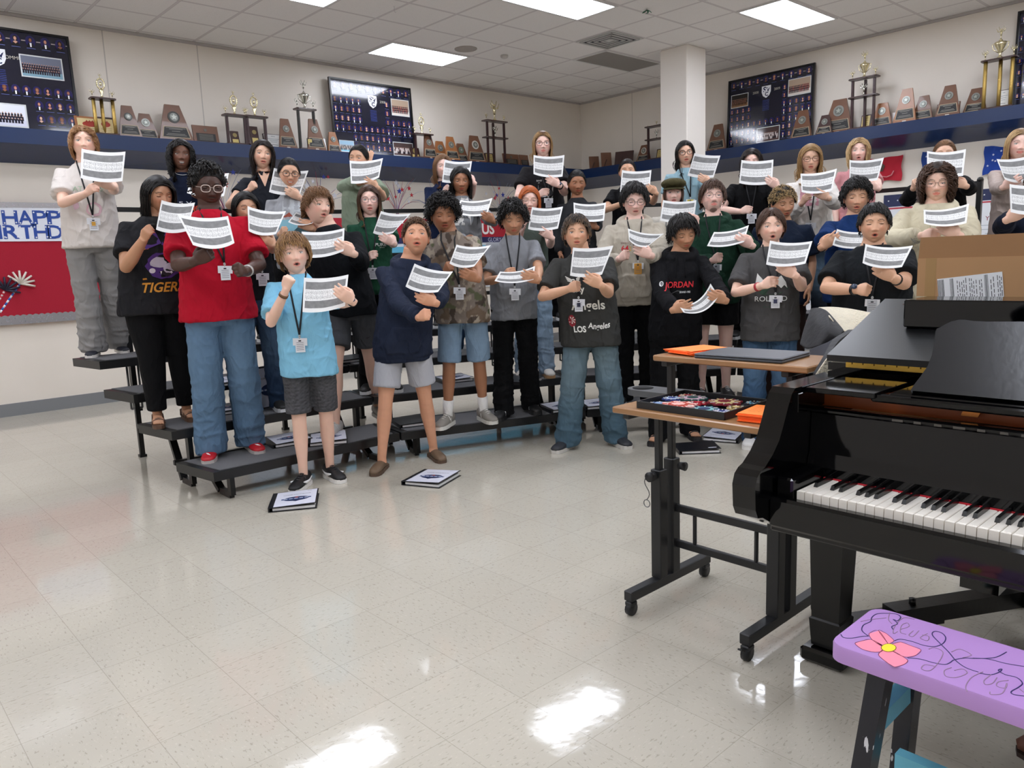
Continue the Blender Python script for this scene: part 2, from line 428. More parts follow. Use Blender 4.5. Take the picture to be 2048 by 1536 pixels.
# ================================================================== things on the ledge
YA = WY-.27; XB = WX-.27
M_wood = mat('walnut_wood', '#6f4a35', .4, var=.25, bscale=30, coat=.2); M_wood2 = mat('oak_wood', '#9a6238', .4, var=.2, bscale=30, coat=.2); M_wooddk = mat('dark_wood', '#3d2420', .4, coat=.2)
M_gold = mat('gold_plastic', '#e8ddb4', .22, metal=.9); M_goldc = mat('gold_column', '#cfae62', .3, metal=.8, bump=.6, bscale=120); M_silver = mat('silver_plastic', '#d8d8cf', .15, metal=1.0)
M_redcol = mat('ridged_column', '#3a1d1f', .3, bump=.3); M_blkcol = mat('black_column', '#26241f', .3, metal=.3)
class Wl:                     # a vertical work plane facing the room; a runs to the viewer's right, b up, n towards the room
    def __init__(s, side, inset=None):
        s.side = side; s.inset = inset
        s.p = (YA if side == 'A' else XB) if inset is None else ((WY if side == 'A' else WX)-inset)
    def at(s, px, py):
        q = ony(px, py, s.p) if s.side == 'A' else onx(px, py, s.p)
        return (q[0] if s.side == 'A' else -q[1]), q[2]
    def fr(s, a=0, b=0, tilt=0.0):
        ct, st = math.cos(tilt), math.sin(tilt)
        if s.side == 'A': return frame((a, s.p, b), (1, 0, 0), (0, st, ct))
        return frame((s.p, -a, b), (0, -1, 0), (st, 0, ct))
    def loc(s, a, b): return (a, s.p, b) if s.side == 'A' else (s.p, -a, b)
    def lfr(s, tilt=0.0):         # frame local to the thing's Empty
        ct, st = math.cos(tilt), math.sin(tilt)
        if s.side == 'A': return frame((0, 0, 0), (1, 0, 0), (0, st, ct))
        return frame((0, 0, 0), (0, -1, 0), (st, 0, ct))
AW, BW = Wl('A'), Wl('B')
def spanw(Wp, x0, x1, ytop, tilt=0.0):
    a0, _ = Wp.at(x0, ytop+40); a1, _ = Wp.at(x1, ytop+40); _, zt = Wp.at((x0+x1)/2, ytop)
    return (a0+a1)/2, abs(a1-a0), zt-SH
def plaque_trap(Wp, x0, x1, yt, label, wood=None, seal='#8b8d86', dn=0.0, big=False, plate='#171717', rim='#b9a789'):
    a, w, h = spanw(Wp, x0, x1, yt); h = max(h, .12); tilt = .16; wood = wood or M_wood
    if dn: Wp2 = Wl(Wp.side, .27-dn); Wp = Wp2
    t = thing('award_plaque', Wp.loc(a, SH), label, 'award plaque', 'awards on the ledge'); fr = Wp.lfr(tilt)
    mb = MB(); tw = w*.42
    mb.prism([(-w/2, 0), (w/2, 0), (tw/2, h), (-tw/2, h)], -.022, 0, fr); mb.build('board', wood, t)
    mb = MB(); r = w*.17; n = 24; c = (0, h*.66)
    mb.prism([(c[0]+r*math.cos(6.283*k/n), c[1]+r*math.sin(6.283*k/n)) for k in range(n)], 0, .006, fr, col=seal)
    mb.prism([(c[0]+r*.7*math.cos(6.283*k/n), c[1]+r*.7*math.sin(6.283*k/n)) for k in range(n)], .006, .009, fr, col='#6f716b')
    st = [(c[0]+r*(.55 if k % 2 == 0 else .25)*math.sin(math.pi*k/5), c[1]+r*(.55 if k % 2 == 0 else .25)*math.cos(math.pi*k/5)) for k in range(10)]
    mb.prism(st, .009, .012, fr, col='#a9aba2'); mb.build('seal', mat('seal_metal', vcol=True, rough=.35, metal=.4), t)
    mb = MB(); hb, ht = h*.10, h*.40
    def xs(z, s): return (w/2-(w/2-tw/2)*z/h)*s
    mb.prism([(-xs(hb, .86), hb), (xs(hb, .86), hb), (xs(ht, .86), ht), (-xs(ht, .86), ht)], 0, .003, fr, col=rim)
    mb.prism([(-xs(hb, .81), hb+.006), (xs(hb, .81), hb+.006), (xs(ht, .81), ht-.006), (-xs(ht, .81), ht-.006)], .003, .004, fr, col=plate)
    for k, (u, ww) in enumerate(((.84, .9), (.74, .6), (.55, .35), (.32, .7), (.2, .8))):
        z = hb+(ht-hb)*u; l = xs(z, .8)*ww; mb.prism([(-l, z), (l, z), (l, z+.004), (-l, z+.004)], .004, .0045, fr, col='#9a968c')
    mb.prism([(-w*.08, h*.03), (w*.08, h*.03), (w*.08, h*.06), (-w*.08, h*.06)], 0, .003, fr, col='#cfc4b2')
    mb.build('plate', M_print, t); return t
def plaque_rect(Wp, x0, x1, yt, label, wood=None, kind='black', tilt=.2, dn=0.0, yaw=0.0, cat='award plaque', name='award_plaque'):
    a, w, h = spanw(Wp, x0, x1, yt); wood = wood or M_wood
    if dn: Wp = Wl(Wp.side, .27-dn)
    t = thing(name, Wp.loc(a, SH), label, cat, 'awards on the ledge'); fr0 = Wp.lfr(tilt)
    def fr(p):
        q = fr0(p)
        if yaw:
            c, s_ = math.cos(yaw), math.sin(yaw); q = np.column_stack([q[:, 0]*c-q[:, 1]*s_, q[:, 0]*s_+q[:, 1]*c, q[:, 2]])
        return q
    mb = MB(); mb.prism([(-w/2, 0), (w/2, 0), (w/2, h), (-w/2, h)], -.018, 0, fr); mb.build('board', wood, t)
    mb = MB(); rr = random.Random(int(x0))
    if kind == 'black':
        mb.prism([(-w*.38, h*.12), (w*.38, h*.12), (w*.38, h*.56), (-w*.38, h*.56)], 0, .004, fr, col='#151515')
        for u in (.2, .27, .34, .41, .48): mb.prism([(-w*.28, h*u), (w*.28, h*u), (w*.28, h*u+.003), (-w*.28, h*u+.003)], .004, .0045, fr, col='#8f8b80')
        mb.prism([(w*.03*math.cos(k)*2, h*.75+w*.06*math.sin(k)) for k in np.linspace(0, 6.0, 14)], 0, .004, fr, col='#5f5a50')
    elif kind == 'cert':
        mb.prism([(-w*.46, h*.03), (w*.46, h*.03), (w*.46, h*.97), (-w*.46, h*.97)], 0, .002, fr, col='#f2f2ee')
        for u, ww, c in ((.84, .1, '#6d7480'), (.68, .3, '#9aa0a8'), (.58, .22, '#9aa0a8'), (.48, .16, '#9aa0a8'), (.3, .2, '#55585c'), (.12, .28, '#8c9098')):
            mb.prism([(-w*ww, h*u), (w*ww, h*u), (w*ww, h*u+.004), (-w*ww, h*u+.004)], .002, .0024, fr, col=c)
    elif kind == 'gold':
        mb.prism([(-w*.4, h*.08), (w*.4, h*.08), (w*.4, h*.92), (-w*.4, h*.92)], 0, .003, fr, col='#c8b271')
        for u in (.2, .3, .42, .6, .75): mb.prism([(-w*.25, h*u), (w*.25, h*u), (w*.25, h*u+.005), (-w*.25, h*u+.005)], .003, .0034, fr, col='#6e5a2c')
    elif kind == 'crest':
        mb.prism([(-w*.42, h*.14), (w*.42, h*.14), (w*.42, h*.9), (-w*.42, h*.9)], 0, .003, fr, col='#d8c48f')
        mb.prism([(w*.26*math.cos(6.283*k/20), h*.62+h*.14*math.sin(6.283*k/20)) for k in range(20)], .003, .005, fr, col='#a33324')
        for dx in (-.1, 0, .1): mb.prism([(w*(dx-.05), h*.72), (w*(dx+.05), h*.72), (w*dx, h*.82)], .003, .005, fr, col='#a33324')
        for u in (.24, .32, .40): mb.prism([(-w*.3, h*u), (w*.3, h*u), (w*.3, h*u+.004), (-w*.3, h*u+.004)], .003, .0034, fr, col='#7c6238')
    elif kind == 'gseal':
        mb.prism([(-w*.36, h*.06), (w*.36, h*.06), (w*.36, h*.44), (-w*.36, h*.44)], 0, .003, fr, col='#d0bb72')
        mb.prism([(w*.26*math.cos(6.283*k/20), h*.72+w*.26*math.sin(6.283*k/20)) for k in range(20)], 0, .005, fr, col='#9b8a55')
    if kind != 'back': mb.build('plate', M_print, t)
    else:
        mb.bar((0, .0, h*.5), (-.07 if Wp.side == 'B' else 0, (.07 if Wp.side == 'A' else 0), 0.0), .02, .004); mb.build('strut', M_wooddk, t)
    return t
def fig(mb, c, h, star=False):          # small victory figure or star on a stem
    x, y, z = c
    mb.lathe([(h*.14, 0), (h*.10, h*.06), (h*.03, h*.16), (h*.03, h*.28), (h*.06, h*.36)], c, 10)
    mb.tube([(x, y, z+h*.30), (x, y, z+h*.52), (x, y, z+h*.68)], [h*.05, h*.08, h*.05], 8)
    mb.ball((x, y, z+h*.76), h*.06, 8)
    for sg in (-1, 1):
        mb.tube([(x, y, z+h*.64), (x+sg*h*.12, y+sg*h*.02, z+h*.74), (x+sg*h*.16, y, z+h*.97)], [h*.03, h*.025, h*.02], 6)
        mb.tube([(x, y, z+h*.6), (x+sg*h*.2, y-h*.03, z+h*.62), (x+sg*h*.3, y-h*.04, z+h*.86)], [h*.03, h*.04, h*.01], 6)
def trophy(Wp, x0, x1, ytop, yplat, label, colm, ncol=2, mid=None, top='cup', plate=None, side=True, colr=.016, metal=None):
    a, w, h = spanw(Wp, x0, x1, ytop); _, zp = Wp.at((x0+x1)/2, yplat); hp = zp-SH; metal = metal or M_gold
    t = thing('trophy', Wp.loc(a, SH), label, 'trophy', 'awards on the ledge')
    if Wp.side == 'B': t.rotation_euler = (0, 0, -math.pi/2)
    mb = MB(); d = min(.14, w*.8)
    mb.box((0, 0, .012), (w*.96, d, .024), bev=.004); mb.build('base', M_wooddk if colm is not M_goldc else M_wooddk, t)
    lv = [hp-.008]+([(Wp.at((x0+x1)/2, mid)[1]-SH)] if mid else [])
    for z in lv:
        mb = MB(); n = 8; mb.prism([(-w/2, -d*.35), (-w/2+.02, -d/2), (w/2-.02, -d/2), (w/2, -d*.35), (w/2, d*.35), (w/2-.02, d/2), (-w/2+.02, d/2), (-w/2, d*.35)], z, z+.014)
        mb.build('platform', M_wooddk, t)
    pos = [(-w*.38, -d*.1), (w*.38, -d*.1)]+([(0, d*.3)] if ncol == 3 else [])
    for (x, y) in pos:
        mb = MB(); nz = 16
        if colm is M_goldc: mb.tube([(x, y, .02), (x, y, hp*.5), (x, y, hp-.006)], colr, 12)
        else:
            mb.box((x, y, hp/2), (colr*1.5, colr*1.5, hp-.03))
            k = 0
            while .03+k*.012 < hp-.02:
                mb.box((x, y, .03+k*.012), (colr*1.9, colr*1.9, .006)); k += 1
        mb.build('column', colm, t)
    mb = MB(); hh = h-hp
    if top == 'cup':
        mb.lathe([(hh*.10, 0), (hh*.08, hh*.05), (hh*.03, hh*.1), (hh*.05, hh*.2), (hh*.16, hh*.42), (hh*.17, hh*.5), (hh*.05, hh*.54), (hh*.03, hh*.6)], (0, 0, hp+.004), 14)
        for sg in (-1, 1): mb.tube([(sg*hh*.05, 0, hp+hh*.2), (sg*hh*.2, 0, hp+hh*.32), (sg*hh*.24, 0, hp+hh*.48), (sg*hh*.16, 0, hp+hh*.5)], hh*.014, 6)
        fig(mb, (0, 0, hp+hh*.56), hh*.44)
    elif top == 'wreath':
        mb.lathe([(hh*.10, 0), (hh*.06, hh*.06), (hh*.03, hh*.14), (hh*.09, hh*.3), (hh*.03, hh*.42)], (0, 0, hp+.004), 12)
        n = 18; mb.tube([(hh*.14*math.sin(6.283*k/n), 0, hp+hh*.6-hh*.2*math.cos(6.283*k/n)) for k in range(n+1)], hh*.028, 6)
        for k in range(n): mb.ball((hh*.15*math.sin(6.283*k/n), 0, hp+hh*.6-hh*.21*math.cos(6.283*k/n)), hh*.035, 6)
        mb.ball((0, 0, hp+hh*.6), (hh*.06, hh*.03, hh*.08), 8); fig(mb, (0, 0, hp+hh*.78), hh*.24)
    else: fig(mb, (0, 0, hp+.004), hh)
    mb.build('topper', metal, t)
    if side:
        for sg in (-1, 1):
            mb = MB(); fig(mb, (sg*w*.4, -d*.1, hp+.005), hh*.34); mb.build('side_figure', metal, t)
    if mid:
        mb = MB(); z = lv[1]+.014; fig(mb, (0, 0, z), (hp-z)*.75); mb.build('inner_figure', M_silver, t)
    if plate:
        mb = MB(); mb.box((0, -d*.42, .08), (.07, .012, .12), col='#2b2320'); mb.box((0, -d*.42-.008, .08), (.052, .004, .1), col=plate)
        for k in range(4): mb.box((0, -d*.42-.011, .05+k*.02), (.035, .002, .004), col='#6b5a3a')
        mb.build('plate', M_print, t)
    return t
trophy(AW, 178, 228, 148, 198, 'gold trophy with beaded wreath and three gold columns beside the far left class picture', M_goldc, 3, top='wreath', colr=.018)
plaque_rect(AW, 159, 217, 229, 'wooden plaque with red crown crest in front of the gold wreath trophy', M_wood2, 'crest', dn=.08)
plaque_rect(AW, 199, 234, 232, 'dark framed plaque with red crest half hidden behind the crown crest plaque', M_wooddk, 'crest', dn=.02)
plaque_trap(AW, 236, 284, 209, 'trapezoid wooden plaque with dark seal, first right of the gold wreath trophy', seal='#33352f')
plaque_trap(AW, 273, 323, 224, 'short trapezoid wooden plaque with silver seal between two taller ones', dn=.05)
plaque_trap(AW, 316, 386, 207, 'largest trapezoid wooden plaque on the left ledge, dark seal', seal='#2e2d28')
plaque_rect(AW, 390, 440, 250, 'low rectangular wooden plaque with black plate standing alone on the left ledge', kind='black')
trophy(AW, 445, 492, 182, 231, 'left one of the twin wreath trophies with ridged columns', M_redcol, 2, top='wreath')
trophy(AW, 486, 532, 185, 234, 'right one of the twin wreath trophies with ridged columns', M_redcol, 2, top='wreath')
plaque_rect(AW, 466, 482, 261, 'small dark plaque between the columns of the left twin trophy', M_wooddk, 'gseal')
plaque_rect(AW, 505, 521, 251, 'small round sealed plaque between the columns of the right twin trophy', M_wooddk, 'gseal')
plaque_trap(AW, 553, 590, 237, 'narrow trapezoid plaque behind a white certificate left of the silver cup trophy', dn=-.06)
plaque_rect(AW, 538, 577, 265, 'white framed certificate left of the silver cup trophy', M_wooddk, 'cert', dn=.09)
trophy(AW, 588, 628, 160, 219, 'silver cup trophy on two black and gold columns', M_blkcol, 2, top='cup', plate='#d9c67a', metal=M_silver)
plaque_trap(AW, 608, 646, 238, 'trapezoid plaque standing behind the silver cup trophy', dn=-.08)
plaque_rect(AW, 629, 664, 272, 'white framed certificate right of the silver cup trophy', M_wooddk, 'cert', dn=.09)
plaque_trap(AW, 662, 690, 261, 'small light oak trapezoid plaque in front of the middle class picture', M_wood2, dn=.07)
trophy(AW, 824, 863, 226, 269, 'small trophy with ring figure at the right edge of the middle class picture', M_redcol, 2, top='wreath')
plaque_rect(AW, 832, 849, 293, 'small plaque with gold plate in front of the small ring trophy', M_wooddk, 'gseal', dn=.08)
plaque_trap(AW, 842, 870, 268, 'trapezoid plaque behind the small ring trophy', dn=-.07)
plaque_trap(AW, 874, 905, 280, 'light trapezoid plaque with silver seal above the girl in navy', M_wood2, dn=.06)
plaque_trap(AW, 886, 916, 273, 'trapezoid plaque peeking out behind the light one above the girl in navy', M_wood2, dn=-.06)
plaque_trap(AW, 916, 944, 285, 'small trapezoid plaque with greenish seal left of a tall pale one', seal='#6d8a72', dn=.05)
plaque_trap(AW, 934, 972, 270, 'tall trapezoid plaque with bright silver seal left of the two-tier trophy', dn=-.02, seal='#d6d4cc')
trophy(AW, 967, 1011, 201, 243, 'two-tier trophy with three ridged columns, last one before the room corner', M_redcol, 3, mid=277, top='fig')
plaque_rect(AW, 981, 997, 304, 'small plaque with yellow plate at the foot of the two-tier trophy', M_wooddk, 'gold', dn=.08)
plaque_rect(AW, 1010, 1041, 307, 'low dark plaque right of the two-tier trophy before the corner', kind='black')
plaque_rect(AW, 1043, 1060, 309, 'low brown plaque just left of the head of the tallest singer', kind='black')
plaque_rect(BW, 1182, 1197, 311, 'small plaque seen edge on nearest the room corner', kind='back', yaw=.9, tilt=.25)
plaque_rect(BW, 1206, 1222, 303, 'second plaque seen edge on from the room corner', kind='back', yaw=.9, tilt=.25)
plaque_rect(BW, 1232, 1262, 300, 'black plaque turned away, third from the room corner', M_wooddk, 'back', yaw=.35, tilt=.3)
plaque_trap(BW, 1271, 1301, 289, 'trapezoid plaque just left of the pillar', seal='#c9c7bd')
trophy(BW, 1293, 1334, 241, 252, 'two-tier trophy half hidden by the left side of the pillar', M_redcol, 2, mid=279, top='fig')
plaque_rect(BW, 1307, 1325, 296, 'plaque with yellow plate touching the left side of the pillar', M_wooddk, 'gold', dn=.06)
plaque_trap(BW, 1412, 1451, 247, 'trapezoid plaque just right of the pillar')
plaque_trap(BW, 1575, 1619, 218, 'rounded trapezoid plaque in front of the right class picture', dn=.06)
plaque_trap(BW, 1633, 1668, 230, 'dark small plaque half behind the big one right of the class picture', M_wooddk, dn=-.05)
plaque_trap(BW, 1641, 1703, 196, 'big trapezoid plaque left of the tall two-tier trophy', dn=.03)
trophy(BW, 1701, 1758, 101, 156, 'tall two-tier trophy with gold cup on the right ledge', M_redcol, 3, mid=194, top='cup')
plaque_rect(BW, 1716, 1736, 228, 'small yellow plate plaque under the tall two-tier trophy', M_wooddk, 'gold', dn=.05)
plaque_trap(BW, 1736, 1781, 204, 'light trapezoid plaque right of the tall two-tier trophy', M_wood2, dn=.04)
plaque_trap(BW, 1789, 1836, 176, 'tall trapezoid plaque behind the bright white certificate', M_wood2, dn=-.05)
plaque_rect(BW, 1773, 1815, 220, 'bright white certificate on the right ledge', M_wh, 'cert', dn=.1)
plaque_trap(BW, 1822, 1866, 190, 'trapezoid plaque between the two white certificates', dn=0)
plaque_trap(BW, 1874, 1924, 170, 'trapezoid plaque rising behind the greyer certificate', dn=-.06)
plaque_rect(BW, 1865, 1911, 203, 'greyer framed certificate near the right edge of the ledge', M_wood, 'cert', dn=.09)
plaque_trap(BW, 1921, 1971, 174, 'last trapezoid plaque before the gold three-column trophy', dn=.05)
trophy(BW, 1966, 2037, 52, 118, 'gold cup trophy on three tall gold columns at the right edge', M_goldc, 3, top='cup', colr=.02)
plaque_rect(BW, 1986, 2012, 176, 'white plate plaque on a stand in front of the gold three-column trophy', M_wooddk, 'cert', dn=.09)

# class pictures leaning on the wall above the ledge
def portrait(mb, fr, x, y, s, rr, off=.002):
    sk = rr.choice(['#c98e78', '#d7a58f', '#a8715a', '#8a5a45', '#c98b7a', '#e0b6a0']); hr = rr.choice(['#3b2418', '#22160f', '#6b4526', '#1a1210', '#8a6238'])
    girl = rr.random() < .6; n = 10
    el = lambda cx, cy, rx, ry: [(cx+rx*math.cos(6.283*k/n), cy+ry*math.sin(6.283*k/n)) for k in range(n)]
    def pl(poly, o, c): mb.add(fr(np.array([[px, py, o] for px, py in poly])), [tuple(range(len(poly)))], c)
    pl(el(x, y, s*.42, s*.52), off, '#221f55')
    pl(el(x, y+s*.12, s*.2 if girl else s*.15, s*.26 if girl else s*.2), off+.0004, hr)
    pl([(x-s*.3, y-s*.5), (x+s*.3, y-s*.5), (x+s*.2, y-s*.16), (x-s*.2, y-s*.16)], off+.0006, '#0b0b12')
    if girl: pl([(x-s*.2, y-s*.2), (x, y-s*.36), (x+s*.2, y-s*.2), (x, y-s*.08)], off+.0008, sk)
    else: pl([(x-s*.06, y-s*.5), (x+s*.06, y-s*.5), (x+s*.08, y-s*.14), (x-s*.08, y-s*.14)], off+.0008, '#f2f2f2')
    pl(el(x, y+s*.1, s*.115, s*.17), off+.001, sk)
    pl([(x-s*.36, y-s*.66), (x+s*.36, y-s*.66), (x+s*.36, y-s*.61), (x-s*.36, y-s*.61)], off+.0008, '#5b659c')
def photo(mb, fr, x0, y0, x1, y1, style, rr):
    def pl(poly, o, c): mb.add(fr(np.array([[px, py, o] for px, py in poly])), [tuple(range(len(poly)))], c)
    w, h = x1-x0, y1-y0
    pl([(x0, y0), (x1, y0), (x1, y1), (x0, y1)], .003, '#cfd2d2')
    b = .03*w; a0, b0, a1, b1 = x0+b, y0+b, x1-b, y1-b; w, h = a1-a0, b1-b0
    pal = {'winter': ('#6e7384', '#3c3f4e', '#2b2330', '#7fa3b5'), 'snow': ('#e4e6ee', '#25263a', '#1c1b2c', '#d8d9e6'), 'dark': ('#2a2520', '#3a2a20', '#5b3a2a', '#8f6b4a'),
           'red': ('#b09a86', '#6d2a30', '#3d2a34', '#d9cfc6'), 'stage': ('#4b3a38', '#2a2430', '#d8cfca', '#5a4440'), 'blue': ('#9fc4dc', '#b7b0a4', '#2a2a30', '#1ca3c4')}[style]
    pl([(a0, b0), (a1, b0), (a1, b1), (a0, b1)], .0034, pal[0])
    pl([(a0, b0), (a1, b0), (a1, b0+h*.28), (a0, b0+h*.28)], .0037, pal[3])
    for r_ in range(3):
        for k in range(16):
            x = a0+w*(k+.5+.3*(r_ % 2))/17; y = b0+h*(.25+.13*r_)
            pl([(x-w*.022, y-h*.12), (x+w*.022, y-h*.12), (x+w*.02, y+h*.08), (x-w*.02, y+h*.08)], .004+.0003*(3-r_), rr.choice([pal[1], pal[2], pal[2]]))
            pl([(x-w*.011, y+h*.08), (x+w*.011, y+h*.08), (x+w*.011, y+h*.13), (x-w*.011, y+h*.13)], .004+.0003*(3-r_), '#b98c78')
def shieldmark(mb, fr, x, y, s):
    def pl(poly, o, c): mb.add(fr(np.array([[px, py, o] for px, py in poly])), [tuple(range(len(poly)))], c)
    pl([(x-s, y+s*1.1), (x+s, y+s*1.1), (x+s, y-s*.1), (x+s*.7, y-s*.8), (x, y-s*1.25), (x-s*.7, y-s*.8), (x-s, y-s*.1)], .003, '#e6e6ea')
    put_text(mb, 'S', fr, x-s*.35, y+s*.4, h=s*1.1, col='#20264a', off=.004, bold=.03); put_text(mb, 'V', fr, x+s*.4, y+s*.35, h=s*.9, col='#20264a', off=.004, bold=.03)
    pl([(x-s*.9, y-s*.3), (x-s*.75, y-s*.45), (x+s*.95, y+s*.85), (x+s*.85, y+s*1.0)], .0045, '#e6e6ea')
    put_text(mb, 'C', fr, x+s*.1, y-s*.5, h=s*.8, col='#20264a', off=.004, bold=.03)
def class_picture(side, TL, TR, label, seed, w=None, year=('20', '08'), photos=(), clear=(), rows=7, mark=(0.5, .76), inset=.1):
    Wp = Wl(side, inset); a1, z1 = Wp.at(*TR); a0, z0 = Wp.at(*TL); zt = z1; w = w or abs(a1-a0); a0 = a1-w if a1 > a0 else a0
    if TL is not None and w: a0 = a1-w
    tilt = .045; h = (zt-SH)/math.cos(tilt)-.002; base = Wl(side, inset+math.sin(tilt)*h)
    t = thing('class_picture', base.loc(a0+w/2, SH+.002), label, 'framed picture', 'framed class pictures leaning on the wall'); fr_ = base.lfr(tilt)
    mb = MB(); mb.prism([(-w/2, 0), (w/2, 0), (w/2, h), (-w/2, h)], -.02, -.002, fr_); mb.build('backing', M_wooddk, t)
    mb = MB(); e = .022
    for (p, q) in (((-w/2, 0), (w/2, e)), ((-w/2, h-e), (w/2, h)), ((-w/2, e), (-w/2+e, h-e)), ((w/2-e, e), (w/2, h-e))):
        mb.prism([(p[0], p[1]), (q[0], p[1]), (q[0], q[1]), (p[0], q[1])], -.002, .014, fr_)
    mb.build('frame', mat('black_frame', '#0c0c0e', .3), t)
    mb = MB(); rr = random.Random(seed)
    mb.add(fr_(np.array([[-w/2+e, e, 0], [w/2-e, e, 0], [w/2-e, h-e, 0], [-w/2+e, h-e, 0]])), [(0, 1, 2, 3)], '#16182a')
    iw, ih = w-2*e, h-2*e; nx = 14; sy = ih/(rows+.9); s = min(iw/nx, sy*.8)
    boxes = [(-w/2+e+iw*x0, e+ih*y0, -w/2+e+iw*x1, e+ih*y1) for (x0, y0, x1, y1, _) in photos]
    clr = [(-w/2+e+iw*x0, e+ih*y0, -w/2+e+iw*x1, e+ih*y1) for (x0, y0, x1, y1) in clear]
    y = h-e-sy*.55; first = True; r_i = 0
    while y > e+s*.6:
        n = 10 if first else nx
        for k in range(n):
            x = -iw/2+iw*(k+.5)/n
            if any(b[0]-s*.4 < x < b[2]+s*.4 and b[1]-s*.5 < y < b[3]+s*.7 for b in boxes+clr): continue
            portrait(mb, fr_, x, y, s*(1.15 if first else 1.0), rr)
            if first: mb.add(fr_(np.array([[x+s*.55, y-.004, .002], [x+s*.95, y-.004, .002], [x+s*.95, y+.006, .002], [x+s*.55, y+.006, .002]])), [(0, 1, 2, 3)], '#a89a98')
        y -= sy*(1.5 if first else 1.0); first = False; r_i += 1
    for (b, ph) in zip(boxes, photos): photo(mb, fr_, *b, ph[4], rr)
    mx, my = -w/2+e+iw*mark[0], e+ih*mark[1]; shieldmark(mb, fr_, mx, my, ih*.075)
    if year[0]: put_text(mb, year[0], fr_, mx-iw*.13, my+.01, h=ih*.035, col='#b9b6a8', off=.003)
    if year[1]: put_text(mb, year[1], fr_, mx+iw*.13, my+.01, h=ih*.035, col='#b9b6a8', off=.003)
    for k in range(9): mb.add(fr_(np.array([[mx-.05, my-ih*.13-k*ih*.018, .003], [mx+.05, my-ih*.13-k*ih*.018, .003], [mx+.05, my-ih*.124-k*ih*.018, .003], [mx-.05, my-ih*.124-k*ih*.018, .003]])), [(0, 1, 2, 3)], '#3d4a8c')
    mb.build('print', M_gloss, t); return t
class_picture('A', (0, 56), (136, 74), 'class picture at the far left end of the ledge, cut by the view edge', 5, w=1.35, year=('', 'COMMUNITY'),
              photos=((.66, .55, .95, .78, 'winter'), (.30, .02, .66, .26, 'snow')), clear=((.44, .56, .66, .84),), mark=(.52, .72), rows=6)
class_picture('A', (656, 152), (820, 177), 'class picture marked 2008 in the middle of the back wall', 6, year=('', '2008'),
              photos=((.74, .60, .98, .84, 'red'), (.04, .02, .22, .18, 'blue'), (.72, .02, .99, .22, 'stage')), clear=((.40, .45, .62, .84),), mark=(.5, .76), rows=7)
class_picture('B', (1458, 163), (1631, 125), 'class picture on the right wall beside the pillar', 7, year=('2008', '2009'),
              photos=((.02, .60, .24, .80, 'dark'), (.72, .62, .98, .86, 'red'), (.36, .02, .64, .24, 'stage')), clear=((.30, .4, .62, .84),), mark=(.46, .76), rows=8)
class_picture('B', (2036, 32), (2230, -20), 'class picture at the right edge behind the gold three-column trophy', 8, year=('', ''),
              photos=((.10, .62, .4, .84, 'snow'),), mark=(.6, .76), rows=7)

# ================================================================== boards, banners and sprays on the walls
M_felt = mat('red_felt', '#a3122b', .9, bump=.2, bscale=200)
def wallthing(side, px, py, off): Wp = Wl(side, off); a, z = Wp.at(px, py); return Wp, a, z
# birthday board on the back wall
Wp = Wl('A', .045); aR = Wp.at(212, 600)[0]; zt = Wp.at(60, 411)[1]; zb = Wp.at(60, 641)[1]; aL = aR-2.4; ac = (aL+aR)/2; bw = aR-aL; bh = zt-zb
t = thing('bulletin_board', Wp.loc(ac, zb), 'red bulletin board with blue starred letters spelling HAPPY BIRTHDAY on the left', 'bulletin board'); fr = Wp.lfr()
mb = MB(); mb.prism([(-bw/2, 0), (bw/2, 0), (bw/2, bh), (-bw/2, bh)], -.03, .004, fr); mb.build('panel', M_felt, t)
mb = MB(); n = 44
def scal(side_):
    pts = []
    for k in range(n*6+1):
        u = -bw/2+bw*k/(n*6); d = .055+.012*abs(math.sin(math.pi*k/6)); pts.append((u, d))
    return pts
low = scal(0); mb.prism([(-bw/2, -.03)]+[(bw/2, -.03)]+low[::-1], .004, .007, fr, col='#b9b6b8'); mb.prism([(-bw/2, bh+.03)]+[(u, bh-d) for u, d in low]+[(bw/2, bh+.03)], .004, .007, fr, col='#b9b6b8')
mb.prism([(bw/2-.01, -.03), (bw/2+.05, -.03), (bw/2+.05, bh+.03), (bw/2-.01, bh+.03)], .004, .007, fr, col='#b9b6b8')
rr = random.Random(2)
for k in range(420):
    u = rr.uniform(-bw/2, bw/2); v = rr.choice([rr.uniform(-.025, .045), bh+.025-rr.uniform(0, .07)]); c = rr.choice(['#d8d8e6', '#8f8f9a', '#e8c8d8', '#c8e0e8'])
    mb.prism([(u, v), (u+.008, v), (u+.004, v+.008)], .007, .008, fr, col=c)
mb.build('border', mat('tinsel_border', vcol=True, rough=.25, metal=.5), t)
def letters(word, xs, y, hgt):
    for qi, (ch, x) in enumerate(zip(word, xs)):
        dz = .0012*(qi % 3)
        a = Wp.at(x, y)[0]-ac; z = Wp.at(x, y)[1]-zb; hh = hgt*.92; ww = .19
        mb = MB(); k = rr.uniform(-.012, .012)
        mb.prism([(a-ww*.5, z-hh*.58), (a+ww*.5, z-hh*.58), (a+ww*.5, z+hh*.58), (a-ww*.5, z+hh*.58)], .0095+dz, .0105+dz, fr, col='#e3e6ee')
        put_text(mb, ch, fr, a, z, h=hh*.86, w=ww*(.72 if ch != 'I' else .3), col='#24489c', off=.015, bold=.02)
        for (u, v) in ((-.055, .05), (.05, -.05), (-.05, -.055), (.045, .05)):
            st = [(a+u+.011*(1 if q % 2 == 0 else .45)*math.sin(math.pi*q/5), z+v+.011*(1 if q % 2 == 0 else .45)*math.cos(math.pi*q/5)) for q in range(10)]
            mb.prism(st, .0155, .0162, fr, col='#eef0f4')
        mb.build('letter', M_print, t)
